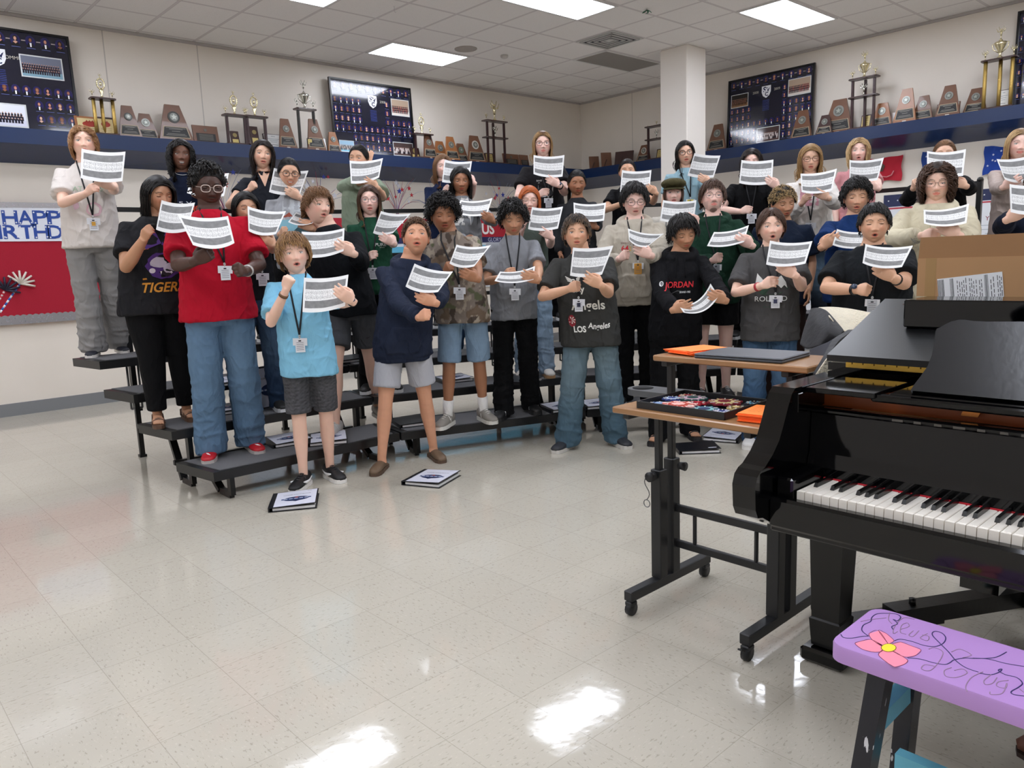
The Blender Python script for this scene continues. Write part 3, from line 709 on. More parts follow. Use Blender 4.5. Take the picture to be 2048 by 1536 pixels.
letters('HAPPY', [19, 50, 80, 108, 136], 435, .175); letters('IRTHDAY', [-4, 22, 53, 82, 110, 137, 164], 464, .175)
# firework straws pinned on the board
for (sx, sy, hx, hy, c1, c2, ch, lb) in ((0, 625, 40, 567, '#2a62b8', '#e8eaf0', '#d8cfc4', 'blue and white striped firework straw with a cream burst on the red board'),
                                        (-12, 618, 10, 580, '#c9283a', '#f0d8d8', '#1d1830', 'red and white striped firework straw with a dark burst on the red board')):
    W2 = Wl('A', .045); a0, z0 = W2.at(sx, sy); a1, z1 = W2.at(hx, hy)
    t2 = thing('firework_straw', W2.loc(a1, z1), lb, 'decoration'); fr2 = W2.lfr(); mb = MB(); N = 12
    for k in range(N):
        p, q = k/N, (k+1)/N
        A = fr2(np.array([[(a0-a1)*(1-p), (z0-z1)*(1-p), 0], [(a0-a1)*(1-q), (z0-z1)*(1-q), 0]])); mb.tube(A, .011, 8, col=(c1 if k % 2 else c2))
    mb.build('stick', M_print, t2); mb = MB()
    for k, an in enumerate((10, 35, 62, 88, 115, -15, 140)):
        A = fr2(np.array([[0, 0, .01], [.06*math.cos(math.radians(an)), .06*math.sin(math.radians(an)), .03], [.13*math.cos(math.radians(an)), .13*math.sin(math.radians(an)), .02+.01*(k % 3)]])); mb.tube(A, [.012, .012, .009], 8, col=ch)
    mb.build('burst', M_print, t2)
# second board behind the middle risers, with a red header and white letters
Wp = Wl('A', .045); a0 = Wp.at(452, 430)[0]; a1 = Wp.at(1128, 430)[0]; zt = Wp.at(800, 437)[1]; zb = Wp.at(800, 585)[1]; ac = (a0+a1)/2; bw = a1-a0; bh = zt-zb; fr = Wp.lfr()
t = thing('bulletin_board', Wp.loc(ac, zb), 'long bulletin board with red and blue header behind the middle of the choir', 'bulletin board')
mb = MB(); mb.prism([(-bw/2, 0), (bw/2, 0), (bw/2, bh), (-bw/2, bh)], -.03, .004, fr, col='#d8dfe8')
mb.prism([(-bw/2, bh*.3), (bw/2, bh*.3), (bw/2, bh*.62), (-bw/2, bh*.62)], .004, .005, fr, col='#5bb0d2'); mb.build('panel', M_print, t)
mb = MB(); mb.prism([(-bw/2, bh*.74), (bw/2, bh*.74), (bw/2, bh), (-bw/2, bh)], .004, .010, fr, col='#b3162e'); mb.prism([(-bw/2, bh*.66), (bw/2, bh*.66), (bw/2, bh*.74), (-bw/2, bh*.74)], .004, .010, fr, col='#20265a')
k = -bw/2+.1
while k < bw/2:
    st = [(k+.03*(1 if q % 2 == 0 else .45)*math.sin(math.pi*q/5), bh*.95+.03*(1 if q % 2 == 0 else .45)*math.cos(math.pi*q/5)) for q in range(10)]
    mb.prism(st, .010, .012, fr, col='#f0f0f0'); k += .22
mb.build('header', M_print, t)
for wd, x in (('US', 655), ('U', 850), ('US', 975)):
    mb = MB(); put_text(mb, wd, fr, Wp.at(x, 455)[0]-ac, bh*.86, h=.17, col='#f4f2f2', off=.014, bold=.03); mb.build('letter', M_print, t)
mb = MB(); put_text(mb, 'GLORY', fr, Wp.at(988, 470)[0]-ac, bh*.70, h=.06, col='#c9cfe8', off=.014); mb.build('letter', M_print, t)
# metallic sprays standing along the board
def spray(px, pyb, label, seed, hgt=.62):
    W2 = Wl('A', .12); a, z = W2.at(px, pyb); t = thing('metallic_spray', W2.loc(a, z), label, 'decoration', 'red, silver and blue firework sprays along the board'); rr = random.Random(seed)
    mb = MB()
    for k in range(20):
        an = rr.uniform(-1.15, 1.15); L = hgt*rr.uniform(.55, 1.0); c = rr.choice(['#b01c33', '#c8c8d4', '#2a3b8c', '#8e93a4'])
        pts = [(L*u*math.sin(an*(.35+.65*u)), -.03*u+.04*math.sin(an*3)*u, L*u*math.cos(an*(.3+.7*u))) for u in (0, .25, .5, .75, 1)]
        mb.tube(pts, [.004, .0035, .003, .0025, .0015], 4, col=c)
    mb.build('wire', mat('foil', vcol=True, rough=.3, metal=.4), t); mb = MB()
    for k in range(9):
        an = rr.uniform(-.8, .8); L = hgt*rr.uniform(.35, .8); cx, cz = L*math.sin(an), L*math.cos(an); c = rr.choice(['#c01e30', '#2a3b9c', '#d8d8e0']); R_ = rr.uniform(.022, .045)
        st = [(cx+R_*(1 if q % 2 == 0 else .4)*math.sin(math.pi*q/5), cz+R_*(1 if q % 2 == 0 else .4)*math.cos(math.pi*q/5)) for q in range(10)]
        mb.prism(st, .0, .006, frame((0, -.04, 0), (1, 0, 0), (0, 0, 1)), col=c)
    mb.build('star', M_print, t)
zz = 432
for i, (px, lb) in enumerate(((452, 'firework spray just left of the fist of the singer in the v-neck'), (640, 'firework spray left of the singer in pale green'), (795, 'firework spray right of the singer in pale green'), (868, 'firework spray left of the singer in navy behind the camouflage tee'), (1000, 'large firework spray left of the tallest singer'))):
    spray(px, zz, lb, 20+i, .66 if i < 4 else .6)
# banners and sheets on the right wall
def cloth(px0, py0, px1, py1, c, label, seed, star=True):
    W2 = Wl('B', .02); a0, z0 = W2.at(px0, py0); a1, _ = W2.at(px1, py0); z1 = W2.at(px0, py1)[1]; w, h = a1-a0, z0-z1
    mb = MB(); n = 12; v = []; f = []
    for j in range(n+1):
        for i in range(n+1):
            u, s_ = i/n-.5, j/n; v.append((u*w+.008*math.sin(9*s_+seed), -s_*h+.012*math.sin(u*7+seed)-.03*math.cos(u*3.14)*(1-s_), .012*math.sin(u*11+3*s_+seed)+.015))
    for j in range(n):
        for i in range(n): f.append((j*(n+1)+i, (j+1)*(n+1)+i, (j+1)*(n+1)+i+1, j*(n+1)+i+1))
    t = thing('cloth_banner', W2.loc((a0+a1)/2, z0), label, 'banner', 'cloth banners pinned to the right wall'); fr_ = W2.lfr(); mb.add(fr_(np.array(v)), f, c, True)
    mb.build('cloth', mat('banner_cloth', vcol=True, rough=.8), t)
    mb = MB(); rr = random.Random(seed)
    if star:
        for k in range(6):
            x, y = rr.uniform(-w*.35, w*.35), -h*rr.uniform(.2, .8); R_ = .014
            mb.prism([(x+R_*(1 if q % 2 == 0 else .45)*math.sin(math.pi*q/5), y+R_*(1 if q % 2 == 0 else .45)*math.cos(math.pi*q/5)) for q in range(10)], .032, .034, fr_, col='#c9d2ea')
    else:
        mb.prism([(-w*.35, -h*.3), (-w*.1, -h*.22), (w*.02, -h*.4), (-w*.05, -h*.6), (-w*.3, -h*.62), (-w*.2, -h*.45)], .032, .034, fr_, col='#4a3428')
        mb.tube(fr_(np.array([(-w*.05, -h*.8, .035), (w*.08, -h*.84, .035), (w*.22, -h*.78, .035), (w*.28, -h*.62, .035)])), .007, 6, col='#d98f92')
    mb.build('motif', M_print, t); return t
cloth(1738, 316, 1806, 366, '#b81a30', 'red cloth banner on the right wall behind the singer in pink', 1, False)
cloth(1845, 302, 1900, 352, '#1c3f86', 'blue cloth banner mostly hidden behind the music of the girl in the black jacket', 2)
cloth(1970, 292, 2030, 350, '#17409a', 'blue cloth banner with small stars left of the long-haired blonde', 3)
def sheet(px0, py0, px1, py1, label, txt, seed):
    W2 = Wl('B', .01); a0, z0 = W2.at(px0, py0); a1, _ = W2.at(px1, py0); z1 = W2.at(px0, py1)[1]; w, h = a1-a0, z0-z1; fr_ = W2.lfr()
    t = thing('wall_poster', W2.loc((a0+a1)/2, z1), label, 'poster', 'white posters with navy bands on the right wall')
    mb = MB(); mb.prism([(-w/2, 0), (w/2, 0), (w/2, h), (-w/2, h)], 0, .004, fr_, col='#dfe2e6')
    mb.prism([(-w/2, h*.86), (w/2, h*.86), (w/2, h), (-w/2, h)], .004, .005, fr_, col='#20284f'); mb.prism([(-w/2, h*.83), (w/2, h*.83), (w/2, h*.85), (-w/2, h*.85)], .004, .005, fr_, col='#b8444f')
    mb.prism([(-w/2, 0), (w/2, 0), (w/2, h*.1), (-w/2, h*.1)], .004, .005, fr_, col='#20284f'); mb.prism([(-w/2, h*.11), (w/2, h*.11), (w/2, h*.13), (-w/2, h*.13)], .004, .005, fr_, col='#b8444f')
    k = -w/2+.06
    while k < w/2-.03:
        for zz_ in (h*.93, h*.05): mb.prism([(k+.011*(1 if q % 2 == 0 else .45)*math.sin(math.pi*q/5), zz_+.011*(1 if q % 2 == 0 else .45)*math.cos(math.pi*q/5)) for q in range(10)], .005, .006, fr_, col='#eeeeee')
        k += .11
    put_text(mb, txt, fr_, 0, h*.64, h=.05, col='#8c2a34', off=.006); rr = random.Random(seed)
    for r_ in range(8):
        z = h*(.55-.05*r_); l = w*rr.uniform(.25, .4); mb.prism([(-l, z), (l, z), (l, z+.006), (-l, z+.006)], .004, .005, fr_, col='#9aa3ad')
    mb.build('sheet', M_print, t)
sheet(1768, 391, 1842, 560, 'white poster with navy band behind the left side of the cream hoodie', 'HYMN', 1)
sheet(1958, 379, 2030, 540, 'white poster with navy band behind the back rail at the right', 'YOUR', 2)
sheet(1612, 500, 1665, 660, 'lower white poster seen between the grey and royal blue tees', 'SONG', 3)
# ================================================================== choir risers
RP = [np.array(p) for p in [(1.69, 4.545), (3.05, 4.55), (4.46, 4.03), (5.42, 3.30), (5.60, 1.95)]]
def offs(d):
    N = []
    for a, b in zip(RP, RP[1:]):
        t_ = (b-a)/np.linalg.norm(b-a); N.append(np.array([-t_[1], t_[0]]))
    out = []
    for i, p in enumerate(RP):
        if i == 0: out.append(p+N[0]*d+np.array([-.14*d, 0]))
        elif i == len(RP)-1: out.append(p+N[-1]*d)
        else:
            n = N[i-1]+N[i]; n /= np.linalg.norm(n); out.append(p+n*d/(n@N[i]))
    return out
M_blk = mat('black_steel', '#141414', .38, bump=.05); M_edge = mat('riser_edge', '#1b1b1c', .35); M_carpet = mat('riser_carpet', '#626264', .95, bump=.4, bscale=300, var=.12)
M_rod = mat('grey_rod', '#6d6e70', .35, metal=.6)
RL = ['choir riser section at the far left, under the singers in red and light grey', 'choir riser section behind the navy hoodie, second from the left', 'choir riser section in the middle, right of the bending seam behind the faded wide jeans', 'choir riser section at the far right, mostly behind the piano and desk']
for s_ in range(4):
    c0 = RP[s_]; t = thing('choir_riser', (c0[0], c0[1], 0), RL[s_], 'choir riser', 'four-step choir riser sections'); O0 = np.array([c0[0], c0[1], 0])
    for k in range(1, 5):
        A, B = offs(.46*(k-1)+.01), offs(.46*k-.005); a0, a1, b1, b0 = A[s_], A[s_+1], B[s_+1], B[s_]
        tt = (a1-a0)/np.linalg.norm(a1-a0); a0 = a0+tt*.008; a1 = a1-tt*.008; b0 = b0+tt*.008; b1 = b1-tt*.008
        z = .2*k; mb = MB()
        q = [a0, a1, b1, b0]
        mb.prism([tuple(p) for p in q], z-.062, z-.004); o = mb.build('tread_frame', M_edge, t); o.location = -Vector(O0)
        cc = sum(q)/4; qi = [p+(cc-p)/np.linalg.norm(cc-p)*.05 for p in q]
        mb = MB(); mb.prism([tuple(p) for p in qi], z-.004, z+.001); o = mb.build('carpet', M_carpet, t); o.location = -Vector(O0)
        nrm = np.array([-tt[1], tt[0]])
        for e, sg in ((a0, 1), (a1, -1)):
            L = np.linalg.norm(a1-a0); p = e+tt*sg*(min(.12, L*.2) if k < 3 else .30)
            f = np.array([*(p+nrm*.20), 0]) if k > 2 else np.array([*(p+nrm*.05), 0]); bk = np.array([*(p+nrm*.40), 0]); up = np.array([0, 0, z-.06])
            if k == 3: continue
            mb = MB()
            if k < 3:
                mb.bar(f+up, f+(0, 0, .02), .05, .03); mb.bar(f+(0, 0, .02), f+np.array([*nrm*.16, .02]), .03, .04); mb.bar(f+np.array([*nrm*.16, .02]), bk+up, .045, .03)
            else:
                g = f+np.array([*nrm*.1, 0]); mb.bar(g+up, g+(0, 0, .0), .034, .034); mb.bar(g+(0, 0, .0), g+(0, 0, .02), .05, .05)
                mb.bar(g+(0, 0, .18*(k-1)), np.array([*(p-nrm*.12), .2*(k-1)-.05]), .028, .028)
            o = mb.build('leg', M_blk, t); o.location = -Vector(O0)
            if k > 2:
                mb = MB()
                for dx in (-.04, .04): mb.tube([g+np.array([*tt*dx, z-.06]), g+np.array([*tt*dx, max(.12, z-.42)])], .008, 6)
                mb.tube([g+np.array([*tt*-.04, max(.12, z-.42)]), g+np.array([*tt*.04, max(.12, z-.42)])], .008, 6); o = mb.build('brace', M_rod, t); o.location = -Vector(O0)
        mb = MB(); m0 = np.array([*((a0+b0)/2+tt*.1), max(.05, z-.26)]); m1 = np.array([*((a1+b1)/2-tt*.1), max(.05, z-.26)])
        if k > 1: mb.bar(m0, m1, .03, .03); o = mb.build('crossbar', M_blk, t); o.location = -Vector(O0)
for s_ in range(4):
    B = offs(1.86); b0, b1 = B[s_], B[s_+1]; c = (b0+b1)/2; tt = (b1-b0)/np.linalg.norm(b1-b0)
    t = thing('guard_rail', (c[0], c[1], 0), ['black back rail behind the far left riser section', 'black back rail behind the second riser section', 'black back rail behind the third riser section, left of the right wall posters', 'black back rail with corner posts behind the far right riser section'][s_], 'guard rail', 'back rails of the choir risers')
    e0, e1 = b0-c+tt*(.42 if s_ == 0 else .03), b1-c-tt*.03
    for z in (1.88, 1.48, 1.08):
        mb = MB(); mb.bar((*e0, z), (*e1, z), .035, .035); mb.build('rail', M_blk, t)
    for e in (e0, e1):
        mb = MB(); mb.bar((*e, .35), (*e, 1.9), .04, .04); mb.ball((*e, 1.905), .028, 8); mb.bar((*e, .36), (*(e-np.array([-tt[1], tt[0]])*.10), .36), .03, .03); mb.build('post', M_blk, t)

# ================================================================== binders
M_bind = mat('binder_vinyl', '#15171c', .35)
def binder(px, py, z, rot, label, cover='white', w=.27, h=.30, open_=.03, loc=None, stand=None):
    q = onz(px, py, z) if loc is None else np.array(loc)
    t = thing('binder', q, label, 'binder', 'music binders lying about'); c, s_ = math.cos(rot), math.sin(rot)
    X = np.array([c, s_, 0]); Y = np.array([-s_, c, 0])
    if stand is not None: Y = np.array([0, 0, 1.0]); 
    Z = np.cross(X, Y)
    def fr(p): p = np.asarray(p, float); return np.outer(p[:, 0], X)+np.outer(p[:, 1], Y)+np.outer(p[:, 2], Z)
    mb = MB(); mb.prism([(-w/2, -h/2), (w/2, -h/2), (w/2, h/2), (-w/2, h/2)], .001, .004, fr); mb.build('back_cover', M_bind, t)
    mb = MB(); mb.prism([(-w/2-.004, -h/2), (-w/2+.003, -h/2), (-w/2+.003, h/2), (-w/2-.004, h/2)], .001, .028, fr); mb.build('spine', M_bind, t)
    def fr2(p):
        p = np.array(p, float); p[:, 2] += .024+(p[:, 0]+w/2)/w*(open_-.02); return fr(p)
    mb = MB(); mb.prism([(-w/2, -h/2), (w/2, -h/2), (w/2, h/2), (-w/2, h/2)], 0, .003, fr2)
    mb.build('front_cover', M_bind, t)
    mb = MB(); mb.prism([(-w/2+.02, -h/2+.01), (w/2-.01, -h/2+.01), (w/2-.01, h/2-.01), (-w/2+.02, h/2-.01)], .006, .02, fr, col='#e8e8e8'); mb.build('pages', M_print, t)
    mb = MB()
    if cover == 'white':
        mb.prism([(-w/2+.025, -h/2+.008), (w/2-.008, -h/2+.008), (w/2-.008, h/2-.008), (-w/2+.025, h/2-.008)], .003, .004, fr2, col='#d9dbe8')
        put_text(mb, '2025', fr2, w*.3, h*.40, h=.009, col='#222222', off=.0046); put_text(mb, 'CHOIR HANDBOOK', fr2, .012, h*.22, w=w*.6, col='#3a3a3a', off=.0046)
        e = [(.012+.075*math.cos(6.283*k/20), -.02+.035*math.sin(6.283*k/20)*(1.2 if math.sin(6.283*k/20) > 0 else 1.2)) for k in range(20)]
        mb.prism(e, .004, .0046, fr2, col='#24355f'); mb.prism([(-.03, -.045), (.055, -.045), (.012, -.075)], .004, .0046, fr2, col='#24355f')
        mb.prism([(-.075, -.028), (.098, -.028), (.098, -.008), (-.075, -.008)], .0046, .005, fr2, col='#2f4779'); mb.prism([(.0, .0), (.025, .0), (.012, .02)], .0046, .005, fr2, col='#b5442e')
        for k in range(5): mb.prism([(-.06+.03*k, -.024), (-.04+.03*k, -.024), (-.04+.03*k, -.013), (-.06+.03*k, -.013)], .005, .0054, fr2, col='#c8cede')
    elif cover == 'sticker': mb.prism([(w*.22, -h*.36), (w*.42, -h*.36), (w*.42, -h*.30), (w*.22, -h*.30)], .003, .004, fr2, col='#c9ccd6')
    if mb.n: mb.build('cover_print', M_print, t)
    return t
YWc = math.pi/2-YAW           # heading of the camera in plan
binder(590, 1006, 0, -.55, 'white covered binder on the floor in front of the black and white sneakers')
binder(864, 961, 0, -1.15, 'white covered binder on the floor below the brown clogs')
binder(1393, 900, 0, -.75, 'closed dark binder with a small white sticker, on the floor behind the desk posts', cover='sticker', w=.29, h=.24)
binder(1449, 876, 0, 1.9, 'white covered binder on the floor beside a white sneaker, behind the desk')
binder(575, 884, .2, -.2, 'open binder on the lowest riser step behind the calves of the boy in light blue')
binder(655, 882, .2, -.5, 'second binder on the lowest step just left of the pale sneaker')
binder(826, 846, .2, -.35, 'dark binder on the lowest step behind the clog wearer', cover='none')
binder(905, 761, .4, -.3, 'white covered binder on the second step behind the denim shorts')
binder(1120, 818, .2, -.4, 'white covered binder on the lowest step left of the faded wide jeans')
binder(1195, 812, .2, -.6, 'binder on the lowest step showing between the faded jeans legs')
binder(470, 765, .6, -.1, 'binder and papers on the third step behind the boy in red')
binder(452, 823, .4, -.1, 'binder on the second step between the blue jeans of the boy in red')
q = onz(530, 815, .4); binder(0, 0, 0, .35, 'white covered binder standing upright on the second step left of the grey shorts', loc=(q[0], q[1], .4+.152), stand=1, open_=.05)
binder(695, 722, .6, -.2, 'thin dark binder on the third step behind the charcoal shorts', cover='none')
binder(1040, 765, .4, .4, 'binder propped on the second step behind the plain black trousers', cover='none')

# ================================================================== desk cart with two tops
M_dw = mat('desk_laminate', '#9a6f49', .35, var=.2, bscale=25, coat=.2); M_dk = mat('desk_black', '#1a1b1e', .45)
def wood_grain():
    m = mat('desk_top_wood', '#a47a50', .35, coat=.25); nt = NT(m); b = m.node_tree.nodes['Principled BSDF']
    tc = nt.n('ShaderNodeTexCoord').outputs['Object']; mp = nt.n('ShaderNodeMapping'); nt.link(tc, mp.inputs[0]); mp.inputs['Scale'].default_value = (60, 3.5, 20)
    n = nt.noise(mp.outputs[0], 1, 6); n2 = nt.noise(tc, 4, 3)
    c = nt.mix(n, lin('#7a5030'), lin('#b98d5d')); c = nt.mix(nt.m('MULTIPLY', n2, .4), c, lin('#8f6a45')); nt.link(c, b.inputs['Base Color']); return m
M_dtop = wood_grain()
t = thing('desk_cart', (2.46, 1.56, 0), 'rolling two-level desk cart with brown wood tops and black frame left of the piano', 'desk')
D0 = np.array([2.46, 1.56, 0])
def dbox(name, x0, x1, y0, y1, z0, z1, m=None, bev=.003):
    mb = MB(); mb.box(((x0+x1)/2-D0[0], (y0+y1)/2-D0[1], (z0+z1)/2), (x1-x0, y1-y0, z1-z0), bev=bev); return mb.build(name, m or M_dk, t)
dbox('lower_top', 2.205, 2.56, 1.235, 1.865, .806, .83, M_dtop, .004)
dbox('upper_top', 2.445, 2.745, 1.215, 1.855, .977, 1.0, M_dtop, .004)
for y in (1.305, 1.81):
    for x, zt in ((2.42, .55), (2.505, .58)):
        dbox('upright', x-.024, x+.024, y-.024, y+.024, .1, zt)
    dbox('post', 2.407, 2.433, y-.013, y+.013, .5, .806); dbox('post', 2.492, 2.518, y-.013, y+.013, .5, .977)
    dbox('foot', 2.215, 2.76, y-.02, y+.02, .062, .102)
    for x in (2.235, 2.74):
        mb = MB(); q = np.array([x, y, .0])-D0
        mb.tube([q+(-.0, -.011, .027), q+(0, .011, .027)], .027, 14, ref=(0, 0, 1)); mb.bar(q+(0, 0, .03), q+(0, 0, .065), .02, .03); mb.box(q+(0, 0, .05), (.04, .034, .018), bev=.004)
        if x < 2.3 and y < 1.4: mb.bar(q+(-.02, 0, .045), q+(-.05, 0, .058), .014, .006)
        mb.build('caster', M_dk, t)
    dbox('bracket', 2.22, 2.54, y-.015, y+.015, .785, .806)
    dbox('bracket', 2.46, 2.73, y-.015, y+.015, .956, .977)
dbox('rail', 2.495, 2.515, 1.33, 1.79, .36, .39); dbox('rail', 2.495, 2.515, 1.33, 1.79, .21, .24)
for y in (1.70, 1.43): dbox('rail_post', 2.498, 2.512, y-.007, y+.007, .24, .36)
mb = MB(); q = np.array([2.385, 1.81, .53])-D0; mb.tube([q, q+(-.03, 0, 0)], [.018, .02], 12); mb.build('knob', M_dk, t)
mb = MB(); q = np.array([2.50, 1.77, .555])-D0; mb.tube([q, q+(0, -.03, 0)], [.014, .018], 12); mb.build('knob', M_dk, t)
mb = MB(); q = np.array([2.375, 1.835, .525])-D0; pts = [q+(0, .012*math.sin(k*.8), -.012*k) for k in range(9)]; mb.tube(pts, .002, 5)
e = pts[-1]; mb.tube([e+(0, .015*math.sin(6.283*k/14), -.015+.015*math.cos(6.283*k/14)) for k in range(15)], .002, 5); mb.build('chain', M_rod, t)
# grey cup-holder tray swinging out behind
mb = MB(); n = 28; cx, cy = 2.62, 2.04
outer = [(cx+.065*math.cos(a), cy+.065*math.sin(a)) for a in np.linspace(0.2, math.pi+.1, 14)]+[(2.56, 1.78), (2.70, 1.78)]
v = [(x, y, .826) for x, y in outer]
mb.prism([(x-D0[0], y-D0[1]) for x, y in outer], .80, .826); mb.build('cup_holder', mat('grey_plastic', '#4b4d50', .45), t)
mb = MB(); mb.lathe([(.045, .8265), (.045, .8275)], (cx-D0[0], cy-D0[1], 0), 28); mb.build('cup_hole', mat('deep_black', '#050505', .9), t)
# things on the desk
M_or = mat('orange_paper', '#ff6a1a', .7); M_ors = mat('orange_paper_print', vcol=True, rough=.7)
def stack(name, x0, x1, y0, y1, z, h, label, n=9, slip=.006, text=True, rotz=0.0):
    c = ((x0+x1)/2, (y0+y1)/2, z+.0005); t2 = thing(name, c, label, 'paper stack', 'orange paper stacks on the desk cart'); t2.rotation_euler = (0, 0, rotz); rr = random.Random(int(x0*1000)); w, d = x1-x0, y1-y0
    mb = MB()
    for k in range(n): mb.box((rr.uniform(-slip, slip), rr.uniform(-slip, slip), h*(k+.5)/n), (w, d, h/n*.97), col='#ff6a1e')
    mb.box((.0, .0, h+.001), (w, d, .0015), R=np.array(Matrix.Rotation(.02, 3, 'Z')), col='#ff8a3a')
    if text:
        for k in range(5): put_text(mb, 'Please sign and return', frame((0, 0, h+.002), (0, -1, 0), (1, 0, 0)), 0, w*.3-k*w*.13, w=d*.7, col='#8a5a2a', off=.0006)
    mb.build('sheets', M_ors, t2); return t2
stack('paper_stack', 2.255, 2.42, 1.24, 1.37, .83, .028, 'thick stack of orange slips on the lower desk top beside the piano', rotz=.12)
stack('paper_stack', 2.50, 2.69, 1.68, 1.815, 1.0, .016, 'loose pile of orange slips at the left end of the upper desk top', n=6, slip=.02, text=False, rotz=-.25)
t2 = thing('laptop', (2.575, 1.50, 1.0), 'closed dark grey laptop on the upper desk top', 'laptop'); mb = MB(); mb.box((0, 0, .0055), (.235, .345, .010), bev=.003); mb.build('base', mat('laptop_grey', '#45484d', .4, metal=.3), t2)
mb = MB(); mb.box((0, 0, .0145), (.235, .345, .007), bev=.003); mb.build('lid', mat('laptop_lid', '#53565c', .38, metal=.3), t2)
t2.rotation_euler = (0, 0, .06)
# tray holding embroidered patches
t2 = thing('display_tray', (2.385, 1.585, .83), 'shallow black tray on the lower desk top', 'tray'); mb = MB(); mb.box((0, 0, .004), (.30, .37, .006)); mb.build('base', M_dk, t2)
mb = MB()
for sx in (-1, 1): mb.box((sx*.148, 0, .014), (.006, .37, .026))
for sy in (-1, 1): mb.box((0, sy*.183, .014), (.29, .006, .026))
mb.build('rim', M_dk, t2)
pc = [('#8aa3c8', '#1b2a5a', 'round'), ('#1d4a48', '#d7b7c8', 'round'), ('#f0b8b0', '#b3402f', 'flower'), ('#7a1226', '#d8c890', 'flower'), ('#24375e', '#7fb3b5', 'round'), ('#c22034', '#8a1020', 'star'),
      ('#22306e', '#d8d8e8', 'star'), ('#c9b27a', '#6b5424', 'flower'), ('#b3262e', '#e8c8a8', 'round'), ('#3b4a8c', '#c8d8f0', 'flower'), ('#2a2c38', '#6fb0c8', 'star')]
pp = [(-.09, .13), (.07, .09), (-.08, .05), (.05, -.06), (-.08, -.06), (-.0, .02), (-.1, -.145), (-.02, -.15), (.11, .14), (.02, .15), (.1, -.15)]
pr = [.04, .055, .062, .06, .055, .03, .03, .03, .035, .035, .03]
nm = ['pale blue', 'dark teal', 'pale pink flower', 'dark crimson', 'slate blue', 'small bright red', 'small navy star', 'small tan', 'small red', 'small blue flower', 'small black star']
for k, ((c1, c2, sh), (x, y), r) in enumerate(zip(pc, pp, pr)):
    mb = MB(); n = 40; z = .008+.0025*(k % 4)
    def ol(R_): return [(R_*(1+(.12*math.cos(8*a) if sh == 'flower' else (.28*math.cos(5*a) if sh == 'star' else .03*math.cos(14*a))))*math.cos(a), R_*(1+(.12*math.cos(8*a) if sh == 'flower' else (.28*math.cos(5*a) if sh == 'star' else .03*math.cos(14*a))))*math.sin(a)) for a in np.linspace(0, 2*math.pi, n, endpoint=False)]
    mb.prism(ol(r), 0, .006, col=c1); mb.prism(ol(r*.62), .006, .0075, col=c2); mb.prism(ol(r*.38), .0075, .009, col=c1)
    for q in range(12):
        a = q*math.pi/6; mb.bar((r*.66*math.cos(a), r*.66*math.sin(a), .0068), (r*.93*math.cos(a), r*.93*math.sin(a), .0068), .004, .003, col='#d8d4cc' if q % 2 else c2)
    o = mb.build('fabric_patch', mat('embroidery', vcol=True, rough=.8, bump=.4, bscale=500), None, loc=(2.385+x, 1.585+y, .83+z))
    tag(o, nm[k]+' embroidered patch lying in the black tray', 'patch', 'embroidered patches in the tray')

# ================================================================== grand piano
M_pi = mat('piano_lacquer', '#030304', .07, spec=.42); M_pm = mat('piano_satin', '#101011', .30, spec=.4); M_ivory = mat('key_white', '#efe9df', .25); M_eb = mat('key_black', '#0b0b0c', .22)
P0 = np.array([2.2, .5, 0]); t = thing('grand_piano', P0, 'black lacquered grand piano with its keyboard facing the lower right', 'piano')
def pb(name, x0, x1, y0, y1, z0, z1, m=None, bev=.004, parent=None):
    mb = MB(); mb.box(((x0+x1)/2-P0[0], (y0+y1)/2-P0[1], (z0+z1)/2), (x1-x0, y1-y0, z1-z0), bev=bev); return mb.build(name, m or M_pi, parent or t)
YB, YT = 1.14, -.36           # bass side and treble side of the case
# case: rim with the curved tail
def rim(y0, n=20):
    o = [(2.13, YB), (3.45, YB)]
    for k in range(9):
        a = math.pi/2-math.pi*k/8; o.append((3.45+.33*math.cos(a), YB-.33+.33*math.sin(a)))
    o += [(3.2, .42), (3.0, .30), (2.85, .05), (2.75, YT+.1), (2.68, YT), (2.13, YT)]
    return o
mb = MB(); ol = rim(0); n = len(ol); cx_, cy_ = 2.7, .5
v = []
for (x, y) in ol:
    d = np.array([x-cx_, y-cy_]); d = d/np.linalg.norm(d)*.05
    v += [(x-P0[0], y-P0[1], .62), (x-P0[0], y-P0[1], .985), (x-d[0]-P0[0], y-d[1]-P0[1], .985), (x-d[0]-P0[0], y-d[1]-P0[1], .62)]
f = []
for i in range(n-1):
    for k in range(4): f.append((i*4+k, (i+1)*4+k, (i+1)*4+(k+1) % 4, i*4+(k+1) % 4))
f += [(0, 1, 2, 3), tuple((n-1)*4+k for k in (3, 2, 1, 0))]
mb.add(v, f); mb.prism([(x-P0[0], y-P0[1]) for x, y in ol], .60, .64); mb.build('case', M_pi, t)
mb = MB(); mb.prism([(max(x, 2.36)-P0[0]-(.06 if x > 3 else 0), y-P0[1]-(.07 if y > .9 else -.05 if y < -.2 else 0)) for x, y in ol], .86, .88); mb.build('plate', mat('bronze_plate', '#8a5a2c', .35, metal=.7), t)
